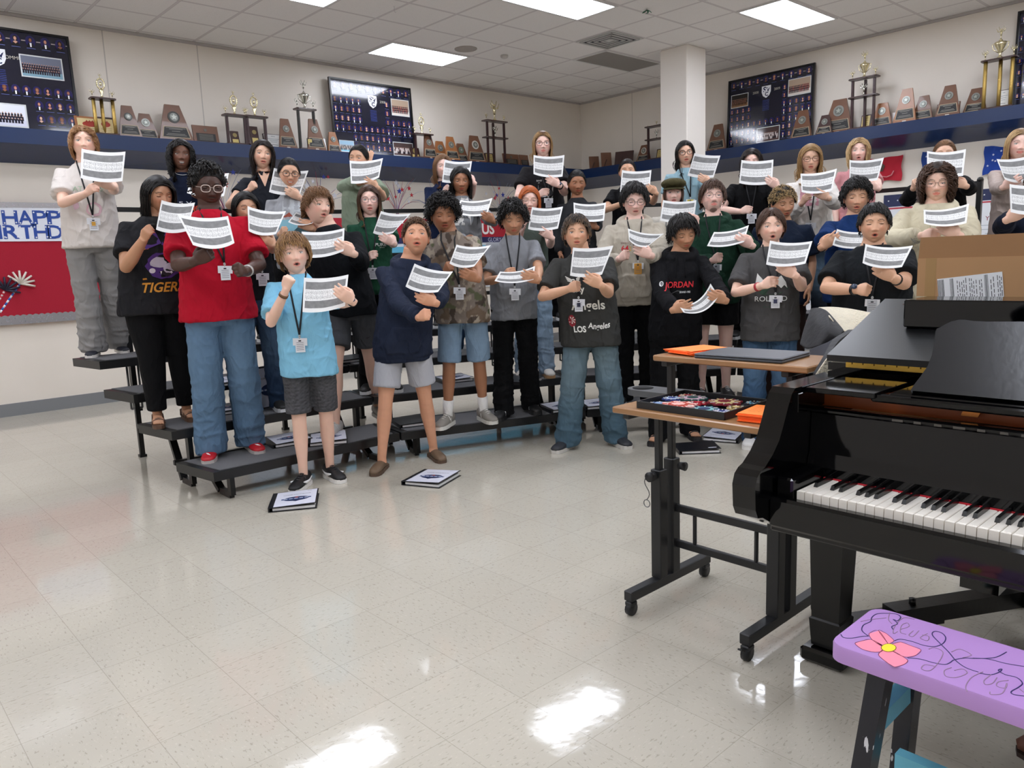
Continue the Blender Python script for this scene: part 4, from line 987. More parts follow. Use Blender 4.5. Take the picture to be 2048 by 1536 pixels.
# arms
def arm(y0, y1):
    prof = [(1.915, .64), (1.88, .66), (1.855, .665), (1.842, .69), (1.838, .755), (1.848, .782), (1.868, .796), (1.89, .803), (1.93, .83), (1.965, .865), (1.99, .91), (2.01, .95), (2.03, .985), (2.05, 1.0), (2.47, 1.0), (2.47, .62), (2.0, .60)]
    mb = MB(); mb.prism([(x, z) for x, z in prof], -y1, -y0, lambda p: np.column_stack([p[:, 0]-P0[0], -p[:, 2]-P0[1], p[:, 1]])); return mb.build('arm', M_pi, t)
arm(1.055, 1.125); arm(-.345, -.275)
pb('keybed', 1.93, 2.6, -.28, 1.06, .61, .68, M_pm); pb('key_slip', 1.915, 1.952, -.28, 1.06, .625, .712, M_pi, .008)
pb('key_block', 1.945, 2.13, 1.004, 1.053, .68, .765, M_pi, .006); pb('key_block', 1.945, 2.13, -.275, -.226, .68, .765, M_pi, .006)
kb = pb('keyboard', 1.975, 2.14, -.224, 1.002, .68, .700, M_wooddk, .002)
KW = .02355; y = 1.0; wf = bf = None
pat = 'ABCDEFG'
for i in range(52):
    yc = y-KW*(i+.5)
    if wf is None:
        mb = MB(); mb.box((0, 0, 0), (.152, KW-.0018, .024), bev=.0018); mb.box((-.079, 0, -.006), (.008, KW-.002, .034), col=(1, 1, 1)); o = mb.build('white_key', M_ivory, kb); wf = o
    else: o = wf.copy(); COL.objects.link(o)
    o.parent = kb; o.location = (2.045-P0[0], yc-P0[1], .718)
    if pat[i % 7] in 'ACDFG' and i < 51:
        if bf is None:
            mb = MB(); v = [(-.048, -.0055, 0), (.05, -.0055, 0), (.05, .0055, 0), (-.048, .0055, 0), (-.042, -.0042, .0115), (.05, -.0042, .0125), (.05, .0042, .0125), (-.042, .0042, .0115)]
            mb.add(v, [(3, 2, 1, 0), (4, 5, 6, 7), (0, 1, 5, 4), (1, 2, 6, 5), (2, 3, 7, 6), (3, 0, 4, 7)]); b_ = mb.build('black_key', M_eb, kb); bf = b_
        else: b_ = bf.copy(); COL.objects.link(b_)
        b_.parent = kb; b_.location = (2.072-P0[0], y-KW*(i+1)-P0[1], .730)
pb('felt_strip', 2.121, 2.126, -.224, 1.0, .728, .733, mat('red_felt_strip', '#b01826', .9), .0005)
mb = MB(); mb.prism([(2.127, .70), (2.125, .76), (2.14, .80), (2.15, .918), (2.17, .925), (2.17, .70)], -1.053, .275, lambda p: np.column_stack([p[:, 0]-P0[0], -p[:, 2]-P0[1], p[:, 1]])); mb.build('fallboard', M_pi, t)
mb = MB(); mb.box((2.135-P0[0], .39-P0[1], .928), (.03, 1.33, .018), bev=.006); mb.build('fallboard_rail', M_pi, t)
for k in range(15):  # lettering reflected in the gloss of the rail, put in as small coloured marks
    mb = MB(); mb.box((2.1185-P0[0], .80-.05*k-P0[1], .927), (.001, .018 if k % 3 else .028, .006)); mb.build('reflected_letter', mat('reflected_letter', '#4a4742', .3), t)
mb = MB(); mb.box((2.23-P0[0], .39-P0[1], .952), (.04, 1.32, .05)); mb.build('pin_block', mat('red_brown_wood', '#9a4a1c', .35), t)
mb = MB(); mb.prism([(0, 0), (.04, 0), (.055, .035), (.01, .03)], 0, .05, lambda p: np.column_stack([2.20-P0[0]-p[:, 2]*.2, .67-p[:, 0]-P0[1], .945+p[:, 1]])); mb.build('strut', mat('bronze_bright', '#b0713a', .25, metal=.8), t)
pb('shelf_rail', 2.11, 2.145, -.27, .87, .972, .992, M_pi, .005); pb('side_shelf', 2.10, 2.335, .855, 1.05, .982, .997, M_pi, .002); pb('desk_shelf', 2.145, 2.42, -.27, .835, .970, .994, M_pi, .003)
pb('inner_lip', 2.05, 2.47, 1.045, 1.058, .93, .985, M_pi, .002)
# lid: sloping front part, brass hinge, folded flap
mb = MB(); mb.prism([(2.42, 1.030), (2.42, 1.050), (2.86, 1.203), (2.86, 1.183)], -1.14, .36, lambda p: np.column_stack([p[:, 0]-P0[0], -p[:, 2]-P0[1], p[:, 1]])); mb.build('lid', M_pm, t)
ol2 = [(x, min(max(y, YT), YB)) for x, y in ol if x >= 2.6 or True]
mb = MB(); mb.prism([(max(x, 2.43)-P0[0], y-P0[1]) for x, y in ol], 1.0, 1.025); mb.build('lid_main', M_pi, t)
mb = MB(); mb.box((2.428-P0[0], .40-P0[1], 1.028), (.006, 1.36, .030), col='#c8a24a')
for k in range(40): mb.box((2.4245-P0[0], 1.06-.034*k-P0[1], 1.030), (.002, .003, .012), col='#5c451a')
mb.build('hinge', mat('brass', vcol=True, rough=.22, metal=.9), t)
pb('front_flap', 2.62, 2.82, -.36, .985, 1.128, 1.216, M_pi, .004)
mb = MB(); mb.prism([(1.065, 1.186), (1.045, 1.193), (1.03, 1.188), (1.03, 1.181), (1.06, 1.178)], 0, .002, lambda p: np.column_stack([2.815-P0[0]-p[:, 2]+0*p[:, 0], p[:, 0]-P0[1], p[:, 1]])); 
mb.build('worn_patch', mat('worn_wood', '#5a2c1e', .6), t)
# music desk: flat board with a curved shoulder
c_ = lambda u, v: (1540+.24805*u, 580+.24805*v)
ou = [c_(1140, 822), c_(1165, 780), c_(1215, 715), (1540+.24805*1275, 580+.24805*630), c_(1310, 540), c_(1330, 440), c_(1340, 350), c_(1350, 325), c_(1380, 312), c_(1420, 288), c_(1470, 265), c_(1530, 252), c_(1580, 253), c_(1640, 262), c_(1760, 268), c_(2048, 268)]
A0 = np.array([2.168, 0, .995]); dn = np.array([.145, 0, .19]); dn /= np.linalg.norm(dn); nn = np.cross(dn, (0, 1, 0))
pts = []
for p in ou:
    d = ray(*p); k = nn@(A0-ORG)/(nn@d); q = ORG+d*k; pts.append((q[1], (q-A0)@dn))
pts = [(y, max(b, 0)) for y, b in pts]; ymid = .26; pts += [(2*ymid-y, b) for y, b in pts[::-1]]
mb = MB(); mb.prism(pts, -.008, .008, lambda p: A0-P0+np.outer(p[:, 0], (0, 1, 0))+np.outer(p[:, 1], dn)+np.outer(p[:, 2], nn)); mb.build('music_desk', mat('desk_lacquer', '#17181b', .22, bump=.02), t)
# legs, lyre, truck beams
for (x, y) in ((2.43, 1.135), (2.43, -.27), (3.35, .85)):
    mb = MB(); v = []
    for z, s2 in ((.60, .060), (.16, .047), (.155, .053), (.06, .046)):
        v += [(x+sx*s2-P0[0], y+sy*s2-P0[1]-.03, z) for sx, sy in ((-1, -1), (1, -1), (1, 1), (-1, 1))]
    f = [(3, 2, 1, 0), (12, 13, 14, 15)]+[(i*4+k, i*4+(k+1) % 4, (i+1)*4+(k+1) % 4, (i+1)*4+k) for i in range(3) for k in range(4)]
    mb.add(v, f); mb.build('leg', M_pm, t)
    mb = MB(); mb.box((x-P0[0], y-P0[1]-.03, .03), (.15, .15, .05), bev=.01); mb.lathe([(.03, .0), (.03, .03)], (x-P0[0], y-P0[1]-.03, 0), 12); mb.build('caster_cup', M_pi, t)
mb = MB(); mb.bar(np.array([2.62, .99, .13])-P0, np.array([3.62, .42, .13])-P0, .07, .06); mb.bar(np.array([2.47, 1.09, .11])-P0, np.array([2.80, .90, .11])-P0, .08, .05); mb.bar(np.array([2.45, -.2, .13])-P0, np.array([3.1, .7, .13])-P0, .07, .06)
mb.tube([np.array([2.70, .945, .16])-P0, np.array([2.70, .945, .18])-P0], .012, 8); mb.build('truck_beam', M_blk, t)
mb = MB(); mb.box((2.2-P0[0], .59-P0[1], .56), (.12, .09, .12)); mb.bar(np.array([2.2, .40, .62])-P0, np.array([2.2, .36, .12])-P0, .03, .03); mb.bar(np.array([2.2, .20, .62])-P0, np.array([2.2, .24, .12])-P0, .03, .03); mb.box((2.17-P0[0], .30-P0[1], .10), (.1, .26, .05)); mb.build('pedal_lyre', M_pi, t)
# white sheet on the music desk at the frame edge
q0 = A0+np.array([0, .512, 0])+dn*.10+nn*.012
t2 = thing('paper_sheet', q0, 'white sheet of paper standing on the music desk at the right edge', 'paper'); fr = frame((0, 0, 0), (0, -1, 0), dn)
mb = MB(); mb.prism([(0, 0), (.216, 0), (.216, .13), (0, .13)], 0, .001, fr, col='#dfe3e6'); mb.build('sheet', M_print, t2)
if nn[0] > 0: pass
# quilted cover with fleece lining, thrown back over the tail
t2 = thing('piano_cover', (2.9, 1.2, 1.0), 'black piano cover with cream fleece lining folded over the left side of the piano', 'piano cover'); CV = np.array([2.9, 1.2, 1.0])
def cloth_grid(name, rows, m, par, thick=.006, orig=CV, fuzz=0.0):
    R_ = [np.array(r, float) for r in rows]; nu = 14; nv = 18; G = []
    for r in R_:
        tt = np.linspace(0, len(r)-1, nu); G.append(np.array([r[min(int(a), len(r)-2)]*(1-(a-min(int(a), len(r)-2)))+r[min(int(a), len(r)-2)+1]*(a-min(int(a), len(r)-2)) for a in tt]))
    G = np.array(G); tv = np.linspace(0, len(G)-1, nv); H = np.array([G[min(int(a), len(G)-2)]*(1-(a-min(int(a), len(G)-2)))+G[min(int(a), len(G)-2)+1]*(a-min(int(a), len(G)-2)) for a in tv])
    for _ in range(4):
        K = H.copy(); K[1:-1] = (H[:-2]+H[2:]+2*H[1:-1])/4; H = K
    H = H-orig; mb = MB(); v = H.reshape(-1, 3); f = [(j*nu+i, j*nu+i+1, (j+1)*nu+i+1, (j+1)*nu+i) for j in range(nv-1) for i in range(nu-1)]
    mb.add(v, f, None, True); o = mb.build(name, m, par); sm = o.modifiers.new('s', 'SOLIDIFY'); sm.thickness = thick; sm.offset = 0
    sb = o.modifiers.new('b', 'SUBSURF'); sb.levels = 1; sb.render_levels = 2
    return o
M_fl = mat('fleece', '#d9cfb6', 1.0, bump=1.0, bscale=130, var=.18, sheen=.4); M_q = mat('quilted_black', '#121216', .6, bump=.25, bscale=40)
px3 = lambda u, v, x: onx(*c_(u, v), x)
cloth_grid('fleece_lining', [[px3(830, 185, 3.2), px3(700, 320, 3.1), px3(610, 335, 3.0)], [px3(650, 150, 3.25), px3(600, 250, 3.1), px3(570, 320, 3.0)], [px3(500, 135, 3.25), px3(520, 220, 3.1), px3(540, 300, 3.0)], [px3(385, 142, 3.2), px3(440, 165, 3.1), px3(480, 215, 3.0)]], M_fl, t2)
cloth_grid('outer_cloth', [[px3(330, 150, 3.15), px3(400, 140, 3.1), px3(460, 165, 3.05), px3(600, 330, 3.0)], [px3(300, 230, 3.1), px3(380, 250, 3.0), px3(480, 300, 2.95), px3(560, 370, 2.95)], [px3(270, 320, 3.05), px3(350, 350, 2.98), px3(430, 390, 2.93), px3(500, 420, 2.95)], [px3(240, 440, 3.0), px3(300, 480, 2.95), px3(400, 450, 2.92), px3(480, 420, 2.95)]], M_q, t2)
cloth_grid('hanging_edge', [[px3(840, 178, 2.9), px3(700, 310, 2.75), px3(560, 430, 2.6), px3(450, 560, 2.5), px3(360, 690, 2.45)], [px3(860, 190, 2.9), px3(740, 300, 2.78), px3(640, 430, 2.66), px3(560, 560, 2.58), px3(545, 700, 2.52)]], M_fl, t2)
cloth_grid('binding', [[px3(640, 325, 2.8), px3(500, 410, 2.65), px3(420, 560, 2.52), px3(345, 690, 2.46)], [px3(690, 325, 2.8), px3(560, 415, 2.65), px3(450, 570, 2.52), px3(372, 690, 2.46)]], M_q, t2, .012)
cloth_grid('lower_fold', [[px3(320, 480, 2.95), px3(380, 455, 2.9), px3(470, 420, 2.85), px3(540, 380, 2.85)], [px3(320, 540, 2.92), px3(370, 560, 2.86), px3(420, 560, 2.8), px3(500, 450, 2.8)], [px3(370, 600, 2.9), px3(390, 620, 2.85), px3(410, 600, 2.8), px3(430, 560, 2.8)]], mat('grey_blue_cloth', '#34353d', .8), t2)
# cardboard box on the piano
BX = 3.0; q = onx(1838, 475, BX); yl = q[1]; zt = q[2]; z0 = 1.204; hb = zt-z0; wb = .62; hf = onx(1838, 517, BX)[2]-z0
t2 = thing('cardboard_box', (BX+.15, yl-wb/2, z0), 'open brown cardboard box with a white shipping label on top of the piano', 'box')
M_cb = mat('cardboard', '#a9825a', .8, var=.06, bscale=20); M_cbi = mat('cardboard_inner', '#8f6a46', .85, var=.06, bscale=20)
mb = MB(); th = .006
for (x0, x1, y0, y1) in ((-.15, -.15+th, -wb/2, wb/2), (.15-th, .15, -wb/2, wb/2), (-.15+th, .15-th, -wb/2, -wb/2+th), (-.15+th, .15-th, wb/2-th, wb/2)): mb.box(((x0+x1)/2, (y0+y1)/2, hf/2), (x1-x0, y1-y0, hf))
mb.box((0, 0, .003), (.29, wb-.02, .006)); mb.build('carton', M_cb, t2)
mb = MB(); mb.prism([(-wb/2, 0), (wb/2, 0), (wb/2-.002, hb-hf), (-wb/2+.002, hb-hf)], 0, .005, frame((-.147, 0, hf), (0, 1, 0), (.1, 0, 1))); mb.build('flap', M_cbi, t2)
for yy_ in (wb/2-.045, -wb/2+.045):
    mb = MB(); mb.box((-.1503, yy_, hf/2), (.0006, .035, hf), col='#9c7a4c'); mb.build('tape', M_print, t2)
c3 = lambda u, v: onx(1700+.22656*u, 240+.22656*v, BX-.001)
LT, RT_, RB = c3(770, 1405), c3(1345, 1338), c3(1362, 1536)
xa = (RT_-LT)/np.linalg.norm(RT_-LT); za = np.cross(xa, (1, 0, 0)); za = za/np.linalg.norm(za); za = za*np.sign(za[2]); wl = np.linalg.norm(RT_-LT); hl = .088
o0 = LT-np.array([BX+.15, yl-wb/2, z0])+np.array([-.0012, 0, 0]); fr = frame(o0-za*hl, xa, za)
mb = MB(); mb.prism([(0, 0), (wl, 0), (wl, hl), (0, hl)], 0, .0004, fr, col='#d9dcdf'); rr = random.Random(4)
for (a, b) in ((.005, .105), (.20, .26), (.73, .78)):
    k = a
    while k < b:
        mb.prism([(wl*k, .004), (wl*(k+.006), .004), (wl*(k+.006), hl-.004), (wl*k, hl-.004)], .0004, .0007, fr, col='#4a4d50'); k += .006+rr.choice([.004, .008])
for x in (.31, .345, .38, .41, .445, .50, .53, .56, .60, .65, .68, .82, .86, .92, .95, .975):
    k = .006
    while k < hl-.02:
        L = rr.uniform(.006, .022); mb.prism([(wl*x, k), (wl*(x+.010), k), (wl*(x+.010), min(k+L, hl-.006)), (wl*x, min(k+L, hl-.006))], .0004, .0007, fr, col='#3a3c3e'); k += L+.005
mb.build('shipping_label', M_print, t2)

# ================================================================== painted bench
zb = .53; A = onz(*[1500+.28379*560, 1100+.28379*640], zb); Bq = onz(1500+.28379*880, 1100+.28379*395, zb); x0b, x1b, ylb = A[0]-.01, Bq[0], max(A[1], Bq[1]); yrb = ylb-.78
t = thing('painted_bench', ((x0b+x1b)/2, (ylb+yrb)/2, 0), 'lilac painted bench with pink flower and script lettering at the lower right corner', 'bench'); B0 = np.array([(x0b+x1b)/2, (ylb+yrb)/2, 0])
wbn, lbn = x1b-x0b, ylb-yrb
M_lil = mat('lilac_paint', '#b088c6', .38, var=.05, bscale=12)
mb = MB(); r_ = .035; ol = []
for (sx, sy, a0) in ((1, 1, 0), (-1, 1, 90), (-1, -1, 180), (1, -1, 270)):
    for k in range(6):
        a = math.radians(a0+k*18); ol.append((sx*(wbn/2-r_)+r_*math.cos(a), sy*(lbn/2-r_)+r_*math.sin(a)))
v = [(x, y, zb-.038) for x, y in ol]+[(x, y, zb-.005) for x, y in ol]+[(x*.985, y*.995, zb) for x, y in ol]; n = len(ol)
mb.add(v, [tuple(range(n))[::-1], tuple(range(2*n, 3*n))]); mb.add(v, [(j*n+i, j*n+(i+1) % n, (j+1)*n+(i+1) % n, (j+1)*n+i) for j in range(2) for i in range(n)], None, True); mb.build('seat', M_lil, t)
# painted decoration placed by the photograph on the seat plane
bp_ = lambda u, v: (onz(1500+.28379*u, 1100+.28379*v, zb)-B0)
mb = MB()
def flat(pts, col, dz): 
    q = [bp_(*p) for p in pts]; mb.add([(a[0], a[1], zb+dz) for a in q], [tuple(range(len(q)))], col)
def stroke(pts, col, w=.0026, dz=.0006):
    P_ = np.array([bp_(*p) for p in pts]); P_[:, 2] = zb+dz
    m_ = []; 
    for i in range(len(P_)-1):
        p0, p1, p2, p3 = P_[max(i-1, 0)], P_[i], P_[i+1], P_[min(i+2, len(P_)-1)]
        for s2 in (0, .25, .5, .75): m_.append(.5*((2*p1)+(-p0+p2)*s2+(2*p0-5*p1+4*p2-p3)*s2**2+(-p0+3*p1-3*p2+p3)*s2**3))
    m_.append(P_[-1]); mb.tube(m_, w/2, 5, col=col, ry=w/6, ref=(0, 0, 1))
pk = '#fb8fa6'
petals = [[(975, 665), (905, 570), (840, 590), (850, 620), (870, 640), (930, 680)], [(930, 670), (850, 632), (780, 645), (740, 660), (790, 700), (870, 720), (930, 715)], [(985, 670), (1060, 650), (1130, 675), (1205, 705), (1165, 745), (1090, 755), (1000, 710)], [(940, 700), (905, 740), (960, 790), (1020, 825), (1090, 805), (1112, 780), (1080, 755), (1010, 715)], [(975, 665), (1015, 640), (960, 590), (905, 568)]]
for p in petals: flat(p, pk, .0004); stroke(p+[p[0]], '#8a3550', .0014, .0007)
e = [(977+52*math.cos(k*6.283/20), 692+28*math.sin(k*6.283/20)) for k in range(20)]; flat(e, '#f6df3c', .0012); stroke(e+[e[0]], '#6b5a2c', .0014, .0014)
nv = '#2d2560'; gd = '#9a7f9a'
for s2 in ([(640, 595), (660, 618), (720, 622), (790, 610), (835, 608)], [(835, 608), (790, 570), (800, 530), (850, 505), (860, 475), (900, 450), (990, 448), (1040, 455), (1062, 475), (1040, 500), (1010, 490), (1040, 520), (1000, 540), (1010, 562)],
           [(1020, 640), (1060, 630), (1140, 645), (1220, 672), (1300, 682), (1360, 660), (1380, 620), (1350, 585), (1300, 575), (1285, 600), (1340, 660), (1400, 720), (1450, 780), (1520, 830), (1610, 862)],
           [(1110, 762), (1200, 770), (1290, 795), (1370, 808), (1410, 795), (1440, 775), (1520, 762), (1560, 765), (1660, 765), (1740, 755), (1808, 720)], [(1570, 763), (1680, 770), (1800, 800), (1931, 822)], [(1620, 870), (1700, 880), (1760, 860), (1775, 840), (1750, 850), (1800, 880), (1880, 900), (1920, 940), (1890, 970), (1840, 1000), (1860, 1020), (1931, 1030)]): stroke(s2, nv)
for s2 in ([(780, 505), (860, 490), (960, 480)], [(985, 440), (975, 490), (1000, 520)], [(1160, 490), (1080, 480), (1020, 540), (1010, 590), (1040, 575)], [(1060, 560), (1120, 540), (1110, 515), (1070, 530), (1060, 580), (1100, 595)], [(1150, 570), (1120, 600), (1150, 610), (1190, 570)], [(1250, 590), (1200, 620), (1250, 640), (1260, 610), (1215, 600)],
           [(1260, 700), (1300, 690), (1360, 720), (1330, 790), (1270, 850), (1210, 840), (1230, 810), (1300, 820)], [(1420, 720), (1480, 700), (1560, 740), (1500, 760)], [(1420, 830), (1370, 850), (1380, 890), (1450, 900), (1530, 870), (1500, 840), (1440, 850)], [(1640, 860), (1560, 900), (1520, 960), (1530, 1000)], [(1700, 880), (1650, 920), (1660, 950), (1710, 940), (1740, 900)], [(1820, 920), (1750, 930), (1740, 960), (1800, 975), (1810, 940), (1780, 1010), (1700, 1020), (1690, 1000)], [(1900, 980), (1931, 1005)]): stroke(s2, gd, .0022)
mb.build('painted_decoration', mat('paint_marks', vcol=True, rough=.45), t)
M_nv = mat('chipped_navy', '#12131f', .35); nt = NT(M_nv); b_ = M_nv.node_tree.nodes['Principled BSDF']; tc = nt.n('ShaderNodeTexCoord').outputs['Object']; mp = nt.n('ShaderNodeMapping'); nt.link(tc, mp.inputs[0]); mp.inputs['Scale'].default_value = (40, 40, 9)
nn_ = nt.noise(mp.outputs[0], 1.4, 8); c = nt.mix(nt.m('GREATER_THAN', nn_, .66), lin('#13141f'), lin('#c8c8cc')); n3 = nt.noise(tc, 9, 2); c = nt.mix(nt.m('GREATER_THAN', n3, .70), c, lin('#1c2fa0')); nt.link(c, b_.inputs['Base Color'])
lg = []
for sy in (1, -1):
    for sx in (-1, 1):
        top = np.array([sx*(wbn/2-.032), sy*(lbn/2-.105), zb-.04]); bot = np.array([sx*(wbn/2+.02), sy*(lbn/2-.065), 0]); mb = MB(); mb.bar(bot, top, .038, .05, up=(1, 0, 0)); mb.build('leg', M_nv, t); lg.append((bot, top))
M_tq = mat('turquoise_paint', '#6fb9cf', .45, var=.08)
for sy in (1, -1):
    mb = MB(); z = .36; mb.bar((-(wbn/2-.03), sy*(lbn/2-.09), z), (wbn/2-.03, sy*(lbn/2-.09), z), .032, .042); mb.build('stretcher', M_tq, t)
mb = MB(); mb.bar((.06, lbn/2-.09, .20), (.06, -lbn/2+.09, .20), .03, .04); mb.build('stretcher', M_tq, t)
mb = MB(); mb.tube([(wbn/2-.025, lbn/2-.075, .385), (wbn/2-.008, lbn/2-.055, .385)], [.01, .007], 8); mb.build('dowel', M_tq, t)
# ================================================================== people
def nz(v):
    v = np.asarray(v, float); return v/(np.linalg.norm(v)+1e-9)
def wave(P, seed, freq, n=10, aniso=(1, 1, 1)):
    r = np.random.RandomState(seed); K = r.normal(size=(n, 3))*freq*np.array(aniso); ph = r.uniform(0, 6.28, n)
    s = np.zeros(len(P))
    for k, p in zip(K, ph): s += np.sin(P @ k+p+.6*np.sin(P @ k[[1, 2, 0]]*.7))
    return s/n
TMP = bpy.data.scenes.new('tmp_build')
def fuse(mbs):
    """merge overlapping closed pieces into single skins: list of (MB, voxel, smooth passes) -> list of (verts, quads)"""
    obs = []
    for mb, vx, sm in mbs:
        me = bpy.data.meshes.new('f'); me.from_pydata(np.concatenate(mb.V).tolist(), [], mb.Fc); o = bpy.data.objects.new('f', me); TMP.collection.objects.link(o)
        m = o.modifiers.new('r', 'REMESH'); m.mode = 'VOXEL'; m.voxel_size = vx
        s_ = o.modifiers.new('s', 'SMOOTH'); s_.factor = .5; s_.iterations = sm
        obs.append(o)
    vl = TMP.view_layers[0]; vl.update(); dg = vl.depsgraph; out = []
    for o in obs:
        e = o.evaluated_get(dg); me = e.to_mesh(); n = len(me.vertices); V = np.empty(n*3); me.vertices.foreach_get('co', V)
        m_ = len(me.polygons); L = np.empty(len(me.loops), dtype=np.int32); me.loops.foreach_get('vertex_index', L); T = np.empty(m_, dtype=np.int32); me.polygons.foreach_get('loop_total', T); SS = np.empty(m_, dtype=np.int32); me.polygons.foreach_get('loop_start', SS)
        out.append((V.reshape(-1, 3), [L[s:s+k].tolist() for s, k in zip(SS, T)])); e.to_mesh_clear()
    for o in obs:
        me = o.data; bpy.data.objects.remove(o); bpy.data.meshes.remove(me)
    return out
def vnorm(V, Fq):
    A = np.array([f[:4] if len(f) >= 4 else list(f)+[f[-1]] for f in Fq]); n = np.cross(V[A[:, 2]]-V[A[:, 0]], V[A[:, 3]]-V[A[:, 1]]); N = np.zeros_like(V)
    for k in range(4): np.add.at(N, A[:, k], n)
    return N/(np.linalg.norm(N, axis=1)[:, None]+1e-9)
def mesh_obj(name, V, Fq, m, parent, C=None, smooth=True):
    me = bpy.data.meshes.new(name); me.from_pydata(V.tolist(), [], Fq); me.polygons.foreach_set('use_smooth', [smooth]*len(Fq))
    if C is not None:
        at = me.color_attributes.new('Col', 'FLOAT_COLOR', 'POINT'); at.data.foreach_set('color', np.column_stack([C, np.ones(len(C))]).ravel())
    me.materials.append(m); o = bpy.data.objects.new(name, me); COL.objects.link(o); o.parent = parent; return o

M_skin = mat('skin', vcol=True, rough=.48, spec=.4, sss=.12)
M_hair = mat('hair', vcol=True, rough=.5, spec=.35)
def cloth_mat(name, k=1.0, weave=220):
    m = mat(name, vcol=True, rough=.9, spec=.2); nt = NT(m); b = m.node_tree.nodes['Principled BSDF']; tc = nt.n('ShaderNodeTexCoord').outputs['Object']
    mp = nt.n('ShaderNodeMapping'); nt.link(tc, mp.inputs[0]); mp.inputs['Scale'].default_value = (1.0, 1.0, .55); mp.inputs['Rotation'].default_value = (.25, .3, 0)
    w = nt.n('ShaderNodeVectorMath', operation='ADD'); nt.link(mp.outputs[0], w.inputs[0]); sc = nt.n('ShaderNodeVectorMath', operation='SCALE'); nt.link(nt.noise(mp.outputs[0], 5, 2, 'Color'), sc.inputs[0]); sc.inputs['Scale'].default_value = .18; nt.link(sc.outputs[0], w.inputs[1])
    n1 = nt.noise(w.outputs[0], 7.5, 1.5); rid = nt.m('SUBTRACT', 1, nt.m('MULTIPLY', nt.m('ABSOLUTE', nt.m('SUBTRACT', n1, .5)), 5)); rid = nt.m('MAXIMUM', rid, 0); rid = nt.m('POWER', rid, 1.6)
    n2 = nt.noise(w.outputs[0], 15, 2); r2 = nt.m('MAXIMUM', nt.m('SUBTRACT', 1, nt.m('MULTIPLY', nt.m('ABSOLUTE', nt.m('SUBTRACT', n2, .5)), 6)), 0)
    h = nt.m('ADD', nt.m('MULTIPLY', rid, .6*k), nt.m('MULTIPLY', r2, .22*k)); h = nt.m('ADD', h, nt.m('MULTIPLY', nt.noise(tc, weave, 3), .035))
    bp = nt.n('ShaderNodeBump'); bp.inputs['Strength'].default_value = .75; bp.inputs['Distance'].default_value = .016; nt.link(h, bp.inputs['Height']); nt.link(bp.outputs[0], b.inputs['Normal']); return m
M_cloth = cloth_mat('cloth')
M_denim = cloth_mat('denim', 1.1, 260)
M_badge = mat('badge_print', vcol=True, rough=.4)
M_strap = mat('lanyard_strap', '#101116', .7)
M_glass = mat('glasses_frame', vcol=True, rough=.25)
M_shoe = mat('shoe', vcol=True, rough=.55)

SKIN = dict(fair='#f0c6b0', fairp='#f5cdbe', light='#e6ba9f', tan='#dbab8c', olive='#cb9b7c', brown='#a87658', dbrown='#74503f', deep='#4c332a', med='#c19070')
HAIR = dict(black='#15110f', dark='#241a15', brown='#4a3224', lbrown='#7d5a3c', dblond='#9b7a50', blond='#c4a476', ginger='#a85e34', red='#b9602c', auburn='#8a5a3a')

HA, HB, HC = .075, .097, .113         # head half width, depth, height
def head_surface(th, ph, face):
    """th: polar angle from the crown, ph: azimuth, 0 = face; returns local xyz (x to the person's left, y forward, z up)"""
    sx, cz = np.sin(th), np.cos(th)
    x = HA*sx*np.sin(ph); y = HB*sx*np.cos(ph); z = HC*cz
    t = np.clip(-z/HC, 0, 1)
    jaw = face.get('jaw', 1.0)
    x = x*(1-.30*t**1.7/jaw); fr_ = np.clip(np.cos(ph), 0, 1)
    y = np.where(y < 0, y*(1-.42*t**1.3), y*(1-.02*t))            # back of the skull runs into the neck
    y = np.where(np.cos(ph) > 0, np.minimum(y, HB*(.90+.02*np.cos(3*x/HA))), y)
    y += .006*np.exp(-((z+.102)/.016)**2-(x/.022)**2)*fr_           # chin
    y -= .0065*np.exp(-((z-.006)/.012)**2-((np.abs(x)-.031)/.017)**2)*(fr_ > .2)    # sockets
    y += .0035*np.exp(-((z-.026)/.009)**2-((np.abs(x)-.028)/.024)**2)*(fr_ > .2)    # brow ridge
    y += .0045*np.exp(-((z+.022)/.018)**2-((np.abs(x)-.038)/.016)**2)*(fr_ > .2)    # cheeks
    zn = np.clip((.016-z)/.046, 0, 1)                                                # nose: bridge to tip
    nw = .0075+.0055*zn
    nose = np.where((z < .018) & (z > -.040), .004+.0165*zn**1.25, 0)*np.clip((z+.040)/.007, 0, 1)
    y += nose*np.exp(-(x/nw)**2)*(fr_ > .3)
    y += .006*np.exp(-((z+.031)/.006)**2-((np.abs(x)-.0125)/.005)**2)*(fr_ > .3)     # nostril wings
    mo = face.get('open', .0)
    y += .0055*np.exp(-((z+.0525)/.0045)**2-(x/.019)**2)*(fr_ > .3)+.006*np.exp(-((z+.0655+mo*.010)/.005)**2-(x/.017)**2)*(fr_ > .3)
    y -= .0035*np.exp(-((z+.077+mo*.01)/.004)**2-(x/.014)**2)*(fr_ > .3)
    y -= .0030*np.exp(-((z+.0585+mo*.004)/(.0018+.004*mo))**2-(x/.021)**2)*(fr_ > .3)
    return np.stack([x, y, z], -1)
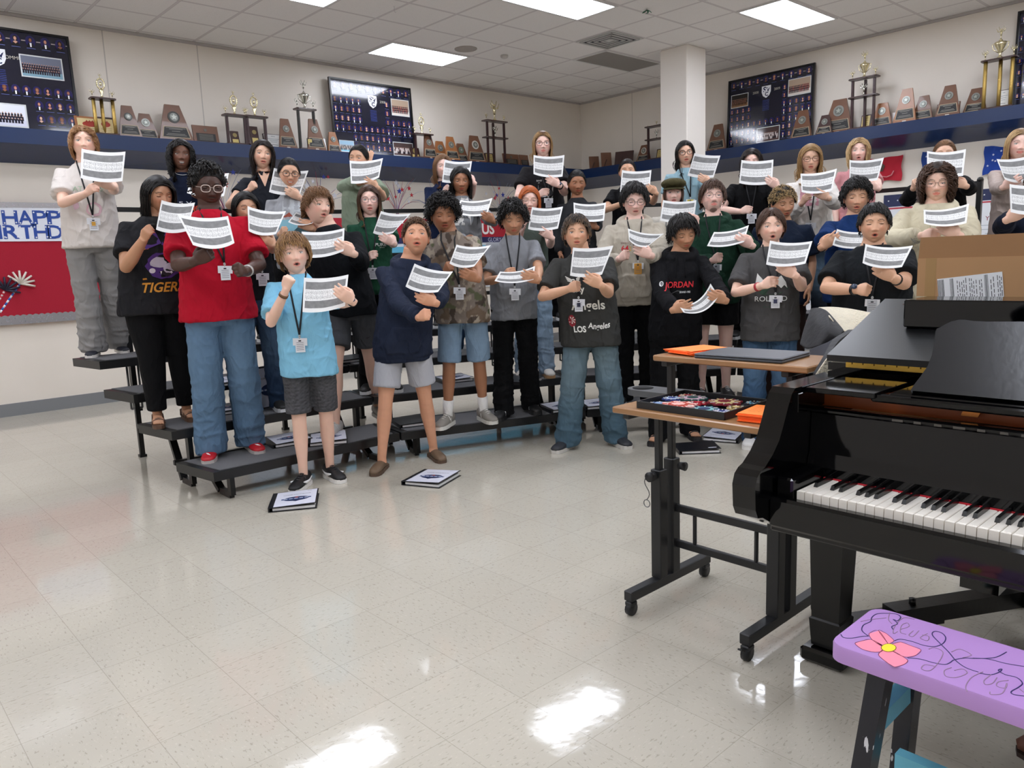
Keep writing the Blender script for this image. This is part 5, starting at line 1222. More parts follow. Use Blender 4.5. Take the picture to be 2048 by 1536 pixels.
def head_mesh(face, skin, browc):
    nt_, np_ = 64, 84
    tv = np.linspace(.02, math.pi-.10, nt_)
    u = np.linspace(-1, 1, np_, endpoint=False); pv = math.pi*np.sign(u)*np.abs(u)**1.45          # denser on the face
    T, P_ = np.meshgrid(tv, pv, indexing='ij'); V = head_surface(T, P_, face).reshape(-1, 3)
    f = []
    for i in range(nt_-1):
        for k in range(np_):
            k2 = (k+1) % np_; f.append((i*np_+k, (i+1)*np_+k, (i+1)*np_+k2, i*np_+k2))
    f.append(tuple(range(np_))); f.append(tuple((nt_-1)*np_+k for k in range(np_))[::-1])
    x, y, z = V.T; s = np.array(lin(SKIN.get(skin, skin))); C = np.tile(s, (len(V), 1))
    fm = (y > .02)
    def blend(w, c):
        nonlocal C
        w = np.clip(w, 0, 1)[:, None]; C = C*(1-w)+np.array(lin(c) if isinstance(c, str) else c)*w
    lum = s.mean()
    blush = s*np.array([1.06, .78, .76]); blend(fm*.6*np.exp(-((z+.024)/.02)**2-((np.abs(x)-.04)/.018)**2), tuple(blush)); blend(fm*.4*np.exp(-((z+.03)/.012)**2-(x/.012)**2), tuple(blush))
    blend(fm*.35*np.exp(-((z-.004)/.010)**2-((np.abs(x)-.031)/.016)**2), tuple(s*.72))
    lip = tuple(np.clip(s*np.array([.92, .50, .50]) + np.array([.03, 0, .005]), 0, 1)) if lum > .12 else tuple(s*np.array([1.25, .95, .95]))
    mo = face.get('open', 0.0); sm = face.get('smile', 0.0); mw = .0215+.005*sm-.005*face.get('round', 0); zc = -.058-.004*mo+sm*.22*(np.abs(x)/.02)**2*.02
    d = ((z-zc)/(.0085+.0075*mo))**2+(x/mw)**2; blend(fm*np.clip((1.05-d)*5, 0, 1), lip)
    if mo > .05:
        d2 = ((z-zc)/(.0012+.0095*mo))**2+(x/(mw*.72))**2; blend(fm*np.clip((1.0-d2)*6, 0, 1), '#2a0e0d')
        if face.get('teeth'):
            zt = zc+.0045*mo; d3 = ((z-zt)/(.0045+.003*mo))**2+(x/(mw*.66))**2; blend(fm*np.clip((1.0-d3)*6, 0, 1), '#e9e2da')
    else: blend(fm*np.clip((1-((z-zc)/.0014)**2-(x/(mw*.9))**2)*4, 0, 1), tuple(np.array(lip)*.35))
    br = np.array(lin(browc)); bz = .027+.05*(-(np.abs(x)-.033)**2)*60*.18; dd = ((z-(.0275-.0045*((np.abs(x)-.030)/.018)**2))/.0032)**2+((np.abs(x)-.031)/.0185)**2
    blend(fm*np.clip((1.1-dd)*3, 0, .9), tuple(br))
    if face.get('stash'): blend(fm*face['stash']*np.clip((1-((z+.0445)/.0055)**2-(x/.026)**2)*3, 0, 1), tuple(br*.8+s*.15))
    if face.get('beard'):
        b_ = face['beard']; blend(fm*b_*np.clip((1-((z+.094)/.016)**2-(x/.028)**2)*3, 0, 1), tuple(br*.8+s*.1)); blend(b_*.45*((z < -.035) & (y > -.01) & (np.abs(x) > .04))*1.0, tuple(br*.6+s*.4))
    return V, f, C
def eyes_ears(mb, face, s, browc):
    look = face.get('eyes', .6)             # 1 wide open, 0 closed/looking down
    s = np.array(lin(SKIN.get(s, s)))
    for sg in (-1, 1):
        c = np.array([sg*.0315, HB*.90-.0135, .0045])
        if look > .15:
            mb.ball(c, (.0135, .0115, .0115), 14, col='#dfd6cf')
            gx = face.get('gx', 0)*.004; dn = -.002*(1-look)
            mb.ball(c+(gx, .0070, dn), (.0056, .0050, .0056), 10, col='#2a1a12'); mb.ball(c+(gx-.001, .0114, dn+.0016), (.0010, .0010, .0010), 6, col='#ffffff')
        # upper lid: cap of a slightly larger ball, reaching down by how far the eye is closed
        th0 = 0.0; th1 = math.pi*(.30+.26*(1-look)); n, m = 8, 14; v = []; fq = []
        for i in range(n+1):
            th = th0+(th1-th0)*i/n
            for k in range(m): a = 2*math.pi*k/m; v.append(c+np.array([.0148*math.sin(th)*math.cos(a), .0126*math.sin(th)*math.sin(a), .0124*math.cos(th)]))
        for i in range(n):
            for k in range(m): fq.append((i*m+k, (i+1)*m+k, (i+1)*m+(k+1) % m, i*m+(k+1) % m))
        mb.add(v, fq, tuple(s*.88), True)
        th1b = th1; pts = [c+np.array([.0151*math.sin(th1b)*math.cos(a), .0130*math.sin(th1b)*math.sin(a), .0124*math.cos(th1b)]) for a in np.linspace(.35, math.pi-.35, 9)]
        mb.tube(pts, [.0006, .0011, .0013, .0014, .0014, .0014, .0013, .0011, .0006], 5, col='#1a120e')
        v = [];fq = []                    # lower lid
        for i in range(4):
            th = math.pi*(1-.30*i/3)
            for k in range(m): a = 2*math.pi*k/m; v.append(c+np.array([.0145*math.sin(th)*math.cos(a), .0122*math.sin(th)*math.sin(a), .0122*math.cos(th)]))
        for i in range(3):
            for k in range(m): fq.append((i*m+k, i*m+(k+1) % m, (i+1)*m+(k+1) % m, (i+1)*m+k))
        mb.add(v, fq, tuple(s*.9), True)
        # ear
        e = np.array([sg*.0735, -.008, -.004]); R = np.array(Matrix.Rotation(-sg*.35, 3, 'Z')@Matrix.Rotation(.15, 3, 'X'))
        mb.ball(e, (.0075, .0175, .0305), 14, col=tuple(s*np.array([1, .88, .86])), R=R)
        pts = [e+R@np.array([sg*.006, .017*math.sin(a)-.002, .029*math.cos(a)]) for a in np.linspace(-2.6, .9, 10)]; mb.tube(pts, .0034, 6, col=tuple(s*np.array([1, .86, .84])))
        mb.ball(e+R@np.array([sg*.0075, .002, 0]), (.0022, .008, .013), 8, col=tuple(s*.55))

def hand(mb, w, u, n, side, pose, k, col):
    """w wrist, u along the hand, n palm normal; side +1: thumb towards cross(u,n)*side"""
    u = nz(u); n = nz(np.asarray(n)-np.dot(n, u)*u); v = np.cross(u, n)*side       # v: thumb side
    P = lambda a, b, c: np.asarray(w)+(u*a+v*b+n*c)*k
    mb.tube([P(-.02, 0, 0), P(.015, 0, 0), P(.05, .002, .002), P(.082, .002, .0), P(.092, .002, 0)], np.array([.023, .029, .040, .041, .034])*k, 12, ry=np.array([.017, .0165, .0155, .0135, .010])*k, ref=n, col=col)
    curls = {'fist': (1.35, 1.65, 1.0), 'pinch': (.75, .95, .55), 'hold': (.22, .42, .35), 'open': (.12, .15, .1)}[pose]
    for i, (b, L) in enumerate(((.030, .072), (.010, .080), (-.010, .075), (-.029, .058))):
        a = 0.0; p = P(.080, b, .0); pts = [P(.062, b*.9, 0), p]; seg = (.46*L, .31*L, .25*L); rr_ = [.0090, .0092]
        ex = (0, .04, .10, .2)[i]; sp = (b*.9, b*.35, -b*.1, -.2*abs(b))[i] if pose in ('hold', 'open') else 0
        for j, (cu, l) in enumerate(zip(curls, seg)):
            a += cu*(1+ex*.4)*(.85 if pose == 'pinch' and i == 0 else 1); d = u*math.cos(a)+n*math.sin(a)+v*sp*2.5; p = p+d/np.linalg.norm(d)*l*k; pts.append(p); rr_.append((.0084, .0077, .0066)[j])
        mb.tube(pts, np.array(rr_)*k*(1 if i < 3 else .88), 8, ref=n, col=col)
    if pose == 'fist': tp = [P(.018, .026, .006), P(.045, .042, .020), P(.070, .030, .036), P(.076, .010, .044)]
    elif pose == 'open': tp = [P(.018, .026, .004), P(.045, .052, .010), P(.068, .066, .012), P(.088, .072, .012)]
    else: tp = [P(.018, .026, .008), P(.046, .046, .024), P(.074, .043, .034), P(.098, .034, .036)]
    mb.tube(tp, np.array([.0135, .0125, .0100, .0078])*k, 8, ref=n, col=col)

def strands(n, seedpts, nrm, flow, L, rad, step, grav, curl, curlf, seed, collide, lift=.25, hug=0.0, pads=None):
    r = np.random.RandomState(seed); p = seedpts.copy(); d = nrm*lift+flow; d /= np.linalg.norm(d, axis=1)[:, None]+1e-9
    path = [p.copy()]; ph = r.uniform(0, 6.28, n); ax1 = r.normal(size=(n, 3)); ax1 /= np.linalg.norm(ax1, axis=1)[:, None]
    if pads is None: pads = np.full(n, .012)
    for i in range(step):
        d = d+np.array([0, 0, -1.0])*grav; d /= np.linalg.norm(d, axis=1)[:, None]+1e-9
        q = p+d*(L/step)[:, None]
        if hug > 0:
            Hx = np.stack([HA+pads, HB+pads, HC+pads], 1); e = q/Hx; l = np.linalg.norm(e, axis=1); w = np.where(q[:, 2] > -.05, hug*min(1, (i+1)/2.5), hug*.25)*(l > .9)
            q = q*(1-w*(l-1)/l)[:, None]
        q = collide(q); d = q-p; d /= np.linalg.norm(d, axis=1)[:, None]+1e-9; p = q; path.append(p.copy())
    path = np.array(path)
    if curl > 0:
        T = np.gradient(path, axis=0); T /= np.linalg.norm(T, axis=2)[:, :, None]+1e-9
        X = np.cross(T, ax1[None]); X /= np.linalg.norm(X, axis=2)[:, :, None]+1e-9; Y = np.cross(T, X)
        s_ = np.linspace(0, 1, step+1)[:, None]*L[None]; a = s_*curlf*2*math.pi+ph; amp = curl*np.clip(np.linspace(0, 1, step+1)*3, 0, 1)[:, None]
        path = path+X*(amp*np.cos(a))[:, :, None]+Y*(amp*np.sin(a))[:, :, None]
    return path
def strand_mesh(path, rad, col, seed, seg=4, var=.25, tipc=None):
    ns, n, _ = path.shape; r = np.random.RandomState(seed)
    T = np.gradient(path, axis=0); T /= np.linalg.norm(T, axis=2)[:, :, None]+1e-9; ref = np.array([.31, .42, .85]); X = np.cross(T, ref); X /= np.linalg.norm(X, axis=2)[:, :, None]+1e-9; Y = np.cross(T, X)
    w = rad*.66*np.interp(np.linspace(0, 1, ns), [0, .15, .7, 1], [.8, 1, .9, .15])[:, None]*r.uniform(.7, 1.2, n)[None]
    V = np.stack([path+X*(w*math.cos(a))[:, :, None]+Y*(w*.55*math.sin(a))[:, :, None] for a in np.arange(seg)*2*math.pi/seg], 2)   # ns,n,seg,3
    V = V.transpose(1, 0, 2, 3).reshape(-1, 3); f = []
    base = np.array([[i*seg+k, i*seg+(k+1) % seg, (i+1)*seg+(k+1) % seg, (i+1)*seg+k] for i in range(ns-1) for k in range(seg)])
    F_ = (base[None]+(np.arange(n)*ns*seg)[:, None, None]).reshape(-1, 4)
    c = np.array(lin(col)); m = r.uniform(1-var, 1+var*1.3, n); C = np.repeat(c[None]*m[:, None], ns*seg, axis=0)
    if tipc is not None:
        tc = np.array(lin(tipc)); tt = np.tile(np.repeat(np.clip(np.linspace(-.8, 1.2, ns), 0, 1), seg), n)[:, None]; C = C*(1-tt)+tc*m.repeat(ns*seg)[:, None]*tt
    return V, F_.tolist(), C
def hairline(ph, style):
    """lowest normalised z that grows hair, by azimuth from the face"""
    a = np.abs(ph); lo = {'short': -.42, 'long': -.5}.get(style, -.45)
    return np.interp(a, [0, .45, .8, 1.15, 1.45, 1.75, 2.2, 3.15], [.60, .58, .46, .10, -.05, .02, lo, lo])
def make_hair(cfg, seed, shoulders):
    st = cfg['style']; col = HAIR.get(cfg['col'], cfg['col']); r = np.random.RandomState(seed); Vs, Fs, Cs = [], [], []; off = 0
    def push(V, F_, C):
        nonlocal off
        Vs.append(V); Fs.extend([[i+off for i in q] for q in F_]); Cs.append(C); off += len(V)
    longish = st in ('long', 'wavy', 'curlylong', 'curlymid')
    grow = cfg.get('grow', 1.0)
    # scalp cap
    nt_, np_ = 22, 40; T, P_ = np.meshgrid(np.linspace(.01, 2.3, nt_), np.linspace(-math.pi, math.pi, np_, endpoint=False), indexing='ij')
    hl = hairline(P_, 'long' if longish else 'short'); zmax = np.arccos(np.clip(hl, -1, 1)); T2_ = T/2.3*zmax
    th = cfg.get('thick', .010); B = head_surface(T2_, P_, {}); Nn = B/np.array([HA, HB, HC])**2; Nn /= np.linalg.norm(Nn, axis=2)[:, :, None]; edge = np.clip((zmax-T2_)/.35, 0, 1)
    V = (B+Nn*(.003+th*edge)[:, :, None]).reshape(-1, 3); f = [(i*np_+k, (i+1)*np_+k, (i+1)*np_+(k+1) % np_, i*np_+(k+1) % np_) for i in range(nt_-1) for k in range(np_)]; f.append(tuple(range(np_)))
    push(V, f, np.tile(np.array(lin(cfg.get('rootc', col)))*.75, (len(V), 1)))
    n = int(cfg.get('n', 420)*grow*2.2)
    tt = np.arccos(r.uniform(-.55, 1, n*4)); pp = r.uniform(-math.pi, math.pi, n*4); ok = np.cos(tt) > hairline(pp, 'long' if longish else 'short')+.02; tt, pp = tt[ok][:n], pp[ok][:n]; n = len(tt)
    P0_ = head_surface(tt, pp, {}); N0 = P0_/np.array([HA, HB, HC])**2; N0 /= np.linalg.norm(N0, axis=1)[:, None]; P0_ = P0_+N0*(.004+th*.5)
    part = cfg.get('part', 0.0)
    def collide(q, pad=.006+th*.7):
        e = q/np.array([HA+pad, HB+pad, HC+pad]); e[:, 2] = np.where(q[:, 2] < 0, e[:, 2]*.75, e[:, 2]); l = np.linalg.norm(e, axis=1); m_ = (l < 1) & (q[:, 2] > -.10)
        q = q.copy(); q[m_] = q[m_]/l[m_][:, None]
        if longish:
            fm_ = (q[:, 1] > .025) & (q[:, 2] < .058) & (q[:, 2] > -.125) & (np.abs(q[:, 0]) < .064); q = q.copy(); q[fm_, 0] = np.where(q[fm_, 0]+part*-1 >= 0, .064, -.064)
        if shoulders is not None:
            o, S_, F__, kk = shoulders; rel = q-o; a = rel @ S_; b = rel @ F__; zt = -.02-.35*np.abs(a)*.8
            r2 = (a/(.215*kk))**2+(b/(.135*kk))**2; inside = (rel[:, 2] < zt) & (r2 < 1); sgn = np.where(b > -.03, 1, -1)
            tgt = .135*kk*np.sqrt(np.clip(1-(a/(.215*kk))**2, .05, 1))*sgn; q[inside] = q[inside]+(tgt-b)[inside][:, None]*F__
            nearneck = (q[:, 2] < -.09) & (np.abs(q[:, 0]) < .055) & (q[:, 1] > -.02); q[nearneck, 0] = np.sign(q[nearneck, 0]+1e-6)*.055
        return q
    up = np.array([0, 0, 1.0]); side = np.sign(P0_[:, 0]-part); side[side == 0] = 1
    X1 = np.array([1.0, 0, 0]); Y1 = np.array([0, 1.0, 0])
    tang = lambda v: v-(v*N0).sum(1)[:, None]*N0
    L0 = cfg.get('L', .05); L = L0*r.uniform(.75, 1.1, n); rad = cfg.get('rad', .0042); g = .12; cu, cf = cfg.get('curl', 0), cfg.get('curlf', 12); steps = 8; lift = .3
    sm = lambda q, f=26: np.stack([wave(P0_, seed+q+i, f, 6) for i in range(3)], 1)*2.2        # neighbouring locks lean the same way
    down = tang(np.tile(-up, (n, 1))); nd = np.linalg.norm(down, axis=1)[:, None]; down = down/np.maximum(nd, .25); cz_ = np.cos(tt); fw_ = np.cos(pp); hug = .8; pads = .004+th*r.uniform(.45, 1.15, n)
    if st == 'crop': flow = tang(down*.3+Y1*.7+sm(3)*.9)+r.normal(size=(n, 3))*.35; lift = .45; g = .03; steps = 4; hug = .35; L = L*np.where(cz_ < .30, .35, 1)
    elif st == 'mop':
        flow = tang(down*1.0+Y1*(.75*np.clip(cz_+.2, 0, 1))[:, None]+X1*cfg.get('sweep', 0.)*1.3+sm(3)*.55)+r.normal(size=(n, 3))*.26; lift = .30; g = .06; hug = .55
        L = L*np.where(cz_ < .25, .55, 1)*np.where((fw_ > .3) & (cz_ > .45) & (cz_ < .75), .72, 1)
    elif st == 'curtain':
        flow = tang(down*.5+X1[None]*side[:, None]*.9+Y1*.45*np.clip(cz_, 0, 1)[:, None]+sm(3)*.2)+r.normal(size=(n, 3))*.07; lift = .35; g = .14; hug = .5; L = L*np.where(cz_ < .25, .5, 1)
    elif st == 'curly': flow = tang(down*.45+sm(3)*1.0)+r.normal(size=(n, 3))*.35; lift = .3; g = .05; steps = 10; hug = .7; pads = .004+th*r.uniform(.5, 1.7, n); L = L*np.where(cz_ < .15, .5, 1)
    elif st == 'twists': flow = tang(np.tile(-Y1*.5+up*.9, (n, 1))+sm(3)*.6)+r.normal(size=(n, 3))*.2; lift = .5; g = .05; hug = .45; pads = .004+th*r.uniform(.6, 2.2, n); L = L*np.where(cz_ < .35, .3, 1)
    elif st == 'pulled': flow = tang(np.tile(-Y1*1.0-up*.35, (n, 1)))+r.normal(size=(n, 3))*.03; lift = .0; g = .0; hug = 1.0; steps = 8; L = np.minimum(L, .06+.06*np.abs(fw_)); pads = .004+th*r.uniform(.5, .9, n)
    else:
        flow = tang(X1[None]*side[:, None]*1.0-Y1*.55+down*.35)+r.normal(size=(n, 3))*.05+sm(3)*.08; lift = .12; g = cfg.get('g', .45); steps = 16; hug = .45; pads = .004+th*r.uniform(.4, 1.2, n)
    path = strands(n, P0_, N0, flow, L, rad, steps, g, cu, cf, seed+1, collide, lift, hug, pads)
    push(*strand_mesh(path, rad, col, seed+2, var=cfg.get('var', .16), tipc=cfg.get('tip')))
    if cfg.get('bun'):
        b = MB(); c0 = np.array([0, -HB*.95, .03 if cfg['bun'] == 'bun' else -.01]); b.ball(c0+(0, -.02, 0), (.034, .028, .032), 14)
        V = np.concatenate(b.V); push(V, [list(q) for q in b.Fc], np.tile(np.array(lin(col)), (len(V), 1)))
    if cfg.get('tail'):
        n2 = 60; a = r.uniform(0, 6.28, n2); rr_ = r.uniform(0, .018, n2); P2 = np.stack([rr_*np.cos(a)+cfg.get('tailx', 0), np.full(n2, -HB*1.0), rr_*np.sin(a)-.02], 1)
        path = strands(n2, P2, np.tile(-Y1, (n2, 1)), np.tile(X1*cfg.get('tailx', 0)*8-Y1*.5, (n2, 1)), np.full(n2, cfg['tail']), rad, 14, .6, cu, cf, seed+5, collide, .4); push(*strand_mesh(path, rad*1.2, col, seed+6, var=.2))
    return np.concatenate(Vs), Fs, np.concatenate(Cs)

def print_on(bvh, root, S_, F__, shapes, par, name='print', m=None, off=.004, ln=None):
    """shapes: (verts2d [a, height], faces, colour, layer) laid on the chest"""
    mb = MB()
    for v, f, c, ly in shapes:
        v = np.asarray(v, float); out = []
        for a, b in v:
            if ln is not None: a = a+float(ln(b))
            o = np.array(S_)*a+np.array([0, 0, 1])*b+np.array(F__)*.8; h_, _, _, _ = bvh.ray_cast(Vector(o), Vector(-np.array(F__)), 1.4)
            q = np.array(h_) if h_ is not None else np.array(S_)*a+np.array([0, 0, b])+np.array(F__)*.1
            out.append(q+np.array(F__)*(off+.0015*ly))
        mb.add(out, f, c)
    return mb.build(name, m or mat('shirt_print', vcol=True, rough=.8), par)
def T2(s, cx, cz, w, h=None, col='#ffffff', ly=0, bold=.0, shear=0., arc=0.):
    v, f = text2d(s, 1.0, bold, shear); lo, hi = v.min(0), v.max(0); v = v-(lo+hi)/2; sx = w/(hi-lo)[0]; sy = h/(hi-lo)[1] if h else sx; v = v*[sx, sy]; v[:, 1] += arc*((v[:, 0]/(w/2))**2)
    return (v+[cx, cz], f, col, ly)
def poly(pts, col, ly=0): return (pts, [tuple(range(len(pts)))], col, ly)
def blob(cx, cz, rx, rz, col, ly=0, n=20, j=0., seed=0):
    r = random.Random(seed); return poly([(cx+rx*math.cos(6.283*k/n)*(1+j*r.uniform(-1, 1)), cz+rz*math.sin(6.283*k/n)*(1+j*r.uniform(-1, 1))) for k in range(n)], col, ly)

# sheet music ---------------------------------------------------------------
def music_material():
    m = mat('printed_music', '#e6e6e4', .75); nt = NT(m); b = m.node_tree.nodes['Principled BSDF']
    uv = nt.n('ShaderNodeUVMap'); sp = nt.n('ShaderNodeSeparateXYZ'); nt.link(uv.outputs[0], sp.inputs[0]); u, v = sp.outputs[0], sp.outputs[1]
    inx = nt.m('MULTIPLY', nt.m('GREATER_THAN', u, .045), nt.m('LESS_THAN', u, .955))
    wob = nt.m('MULTIPLY', nt.m('SUBTRACT', nt.noise(uv.outputs[0], 3, 2), .5), .04)
    band = lambda a, b_: nt.m('MULTIPLY', nt.m('GREATER_THAN', nt.m('ADD', v, wob), a), nt.m('LESS_THAN', nt.m('ADD', v, wob), b_))
    g = nt.m('MULTIPLY', inx, nt.m('ADD', band(.66, .885), band(.115, .33)))
    n = nt.noise(uv.outputs[0], 9, 4); gc = nt.mix(n, lin('#5c5c5c'), lin('#8e8e8d')); base = nt.mix(g, lin('#dcdcda'), gc)
    # two staves of five lines, bar lines, note heads and stems
    def lines(c):
        d = nt.m('SUBTRACT', v, c); k = nt.m('MULTIPLY', nt.m('LESS_THAN', nt.m('ABSOLUTE', d), .033), nt.m('LESS_THAN', nt.m('ABSOLUTE', nt.m('SUBTRACT', nt.m('FRACT', nt.m('ADD', nt.m('DIVIDE', d, .0145), .5)), .5)), .13)); return k
    st = nt.m('MULTIPLY', nt.m('ADD', lines(.575), lines(.425)), nt.m('MULTIPLY', nt.m('GREATER_THAN', u, .06), nt.m('LESS_THAN', u, .94)))
    col = nt.mix(nt.m('MULTIPLY', st, .55), base, lin('#3a3a3a'))
    bars = nt.m('MULTIPLY', nt.m('MULTIPLY', nt.m('LESS_THAN', nt.m('ABSOLUTE', nt.m('SUBTRACT', nt.m('FRACT', nt.m('MULTIPLY', u, 8)), .5)), .014), nt.m('MULTIPLY', nt.m('GREATER_THAN', v, .395), nt.m('LESS_THAN', v, .605))), inx); col = nt.mix(nt.m('MULTIPLY', bars, .8), col, lin('#2a2a2a'))
    mp = nt.n('ShaderNodeMapping'); nt.link(uv.outputs[0], mp.inputs[0]); mp.inputs['Scale'].default_value = (24, 30, 1)
    vo = nt.n('ShaderNodeTexVoronoi'); vo.voronoi_dimensions = '2D'; nt.link(mp.outputs[0], vo.inputs['Vector']); vo.inputs['Scale'].default_value = 1.0
    stv = nt.m('MULTIPLY', nt.m('GREATER_THAN', v, .36), nt.m('LESS_THAN', v, .64)); nh = nt.m('MULTIPLY', nt.m('MULTIPLY', nt.m('LESS_THAN', vo.outputs['Distance'], .17), stv), inx)
    col = nt.mix(nt.m('MULTIPLY', nh, .75), col, lin('#1e1e1e'))
    ms = nt.n('ShaderNodeMapping'); nt.link(uv.outputs[0], ms.inputs[0]); ms.inputs['Scale'].default_value = (150, 14, 1)
    sn = nt.m('MULTIPLY', nt.m('MULTIPLY', nt.m('GREATER_THAN', nt.noise(ms.outputs[0], 1, 2), .70), stv), inx); col = nt.mix(nt.m('MULTIPLY', sn, .5), col, lin('#333333'))
    nt.link(col, b.inputs['Base Color'])
    return m
M_music = music_material()
def paper(corners, Dp, label, bend=.02, sag=.0):
    """a held sheet: corners TL TR BR BL in photo pixels at camera depth Dp; real letter size sets its tilt"""
    W_, H_ = .279, .216; tl, tr, br, bl = [np.array(c, float) for c in corners]
    wpx = (np.linalg.norm(tr-tl)+np.linalg.norm(br-bl))/2; hpx = (np.linalg.norm(bl-tl)+np.linalg.norm(br-tr))/2
    if wpx/F_PX*Dp > W_: Dp = W_*F_PX/wpx
    if hpx/F_PX*Dp > H_: Dp = H_*F_PX/hpx
    w, h = wpx/F_PX*Dp, hpx/F_PX*Dp; dw = math.sqrt(max(W_**2-w**2, 0)); dh = math.sqrt(max(H_**2-h**2, 0))
    dw = min(dw, .12); dh = min(dh, .17)
    TL, TR, BR, BL = atd(*tl, Dp+dh/2-dw/2), atd(*tr, Dp+dh/2+dw/2), atd(*br, Dp-dh/2+dw/2), atd(*bl, Dp-dh/2-dw/2)
    nx, ny = 14, 10; V = []; uv = []; nrm = nz(np.cross(TR-TL, BL-TL)); nrm = nrm*(1 if nrm @ _f < 0 else -1)
    up = nz(TL-BL)
    for j in range(ny+1):
        for i in range(nx+1):
            u, v = i/nx, j/ny; q = (TL*(1-u)+TR*u)*(1-v)+(BL*(1-u)+BR*u)*v
            q = q+nrm*bend*(4*(u-.5)**2-1)-up*sag*(1-4*(u-.5)**2)*(.35+.65*v); V.append(q); uv.append((u, 1-v))
    c = sum(V)/len(V); me = bpy.data.meshes.new('sheet_music'); f = [(j*(nx+1)+i, (j+1)*(nx+1)+i, (j+1)*(nx+1)+i+1, j*(nx+1)+i+1) for j in range(ny) for i in range(nx)]
    me.from_pydata([tuple(q-c) for q in V], [], f); ul = me.uv_layers.new(name='UVMap')
    for p in me.polygons:
        p.use_smooth = True
        for li, vi in zip(p.loop_indices, p.vertices): ul.data[li].uv = uv[vi]
    me.materials.append(M_music); o = bpy.data.objects.new('sheet_music', me); COL.objects.link(o); o.location = c
    tag(o, label, 'sheet music', 'sheets of music held by the singers'); return Dp

def ik(sh, wr, l1, l2, hint):
    d = wr-sh; L = np.linalg.norm(d); mx = (l1+l2)*.985
    if L > mx:
        s_ = min(L/mx, 1.12); l1, l2 = l1*s_, l2*s_
        if L > (l1+l2)*.985: wr = sh+d/L*(l1+l2)*.985; L = (l1+l2)*.985; d = wr-sh
    u = d/L; a = (l1**2-l2**2+L**2)/(2*L); hh = math.sqrt(max(l1**2-a**2, 1e-6)); p = hint-sh; p = p-(p@u)*u; p = nz(p)
    return sh+u*a+p*hh, wr

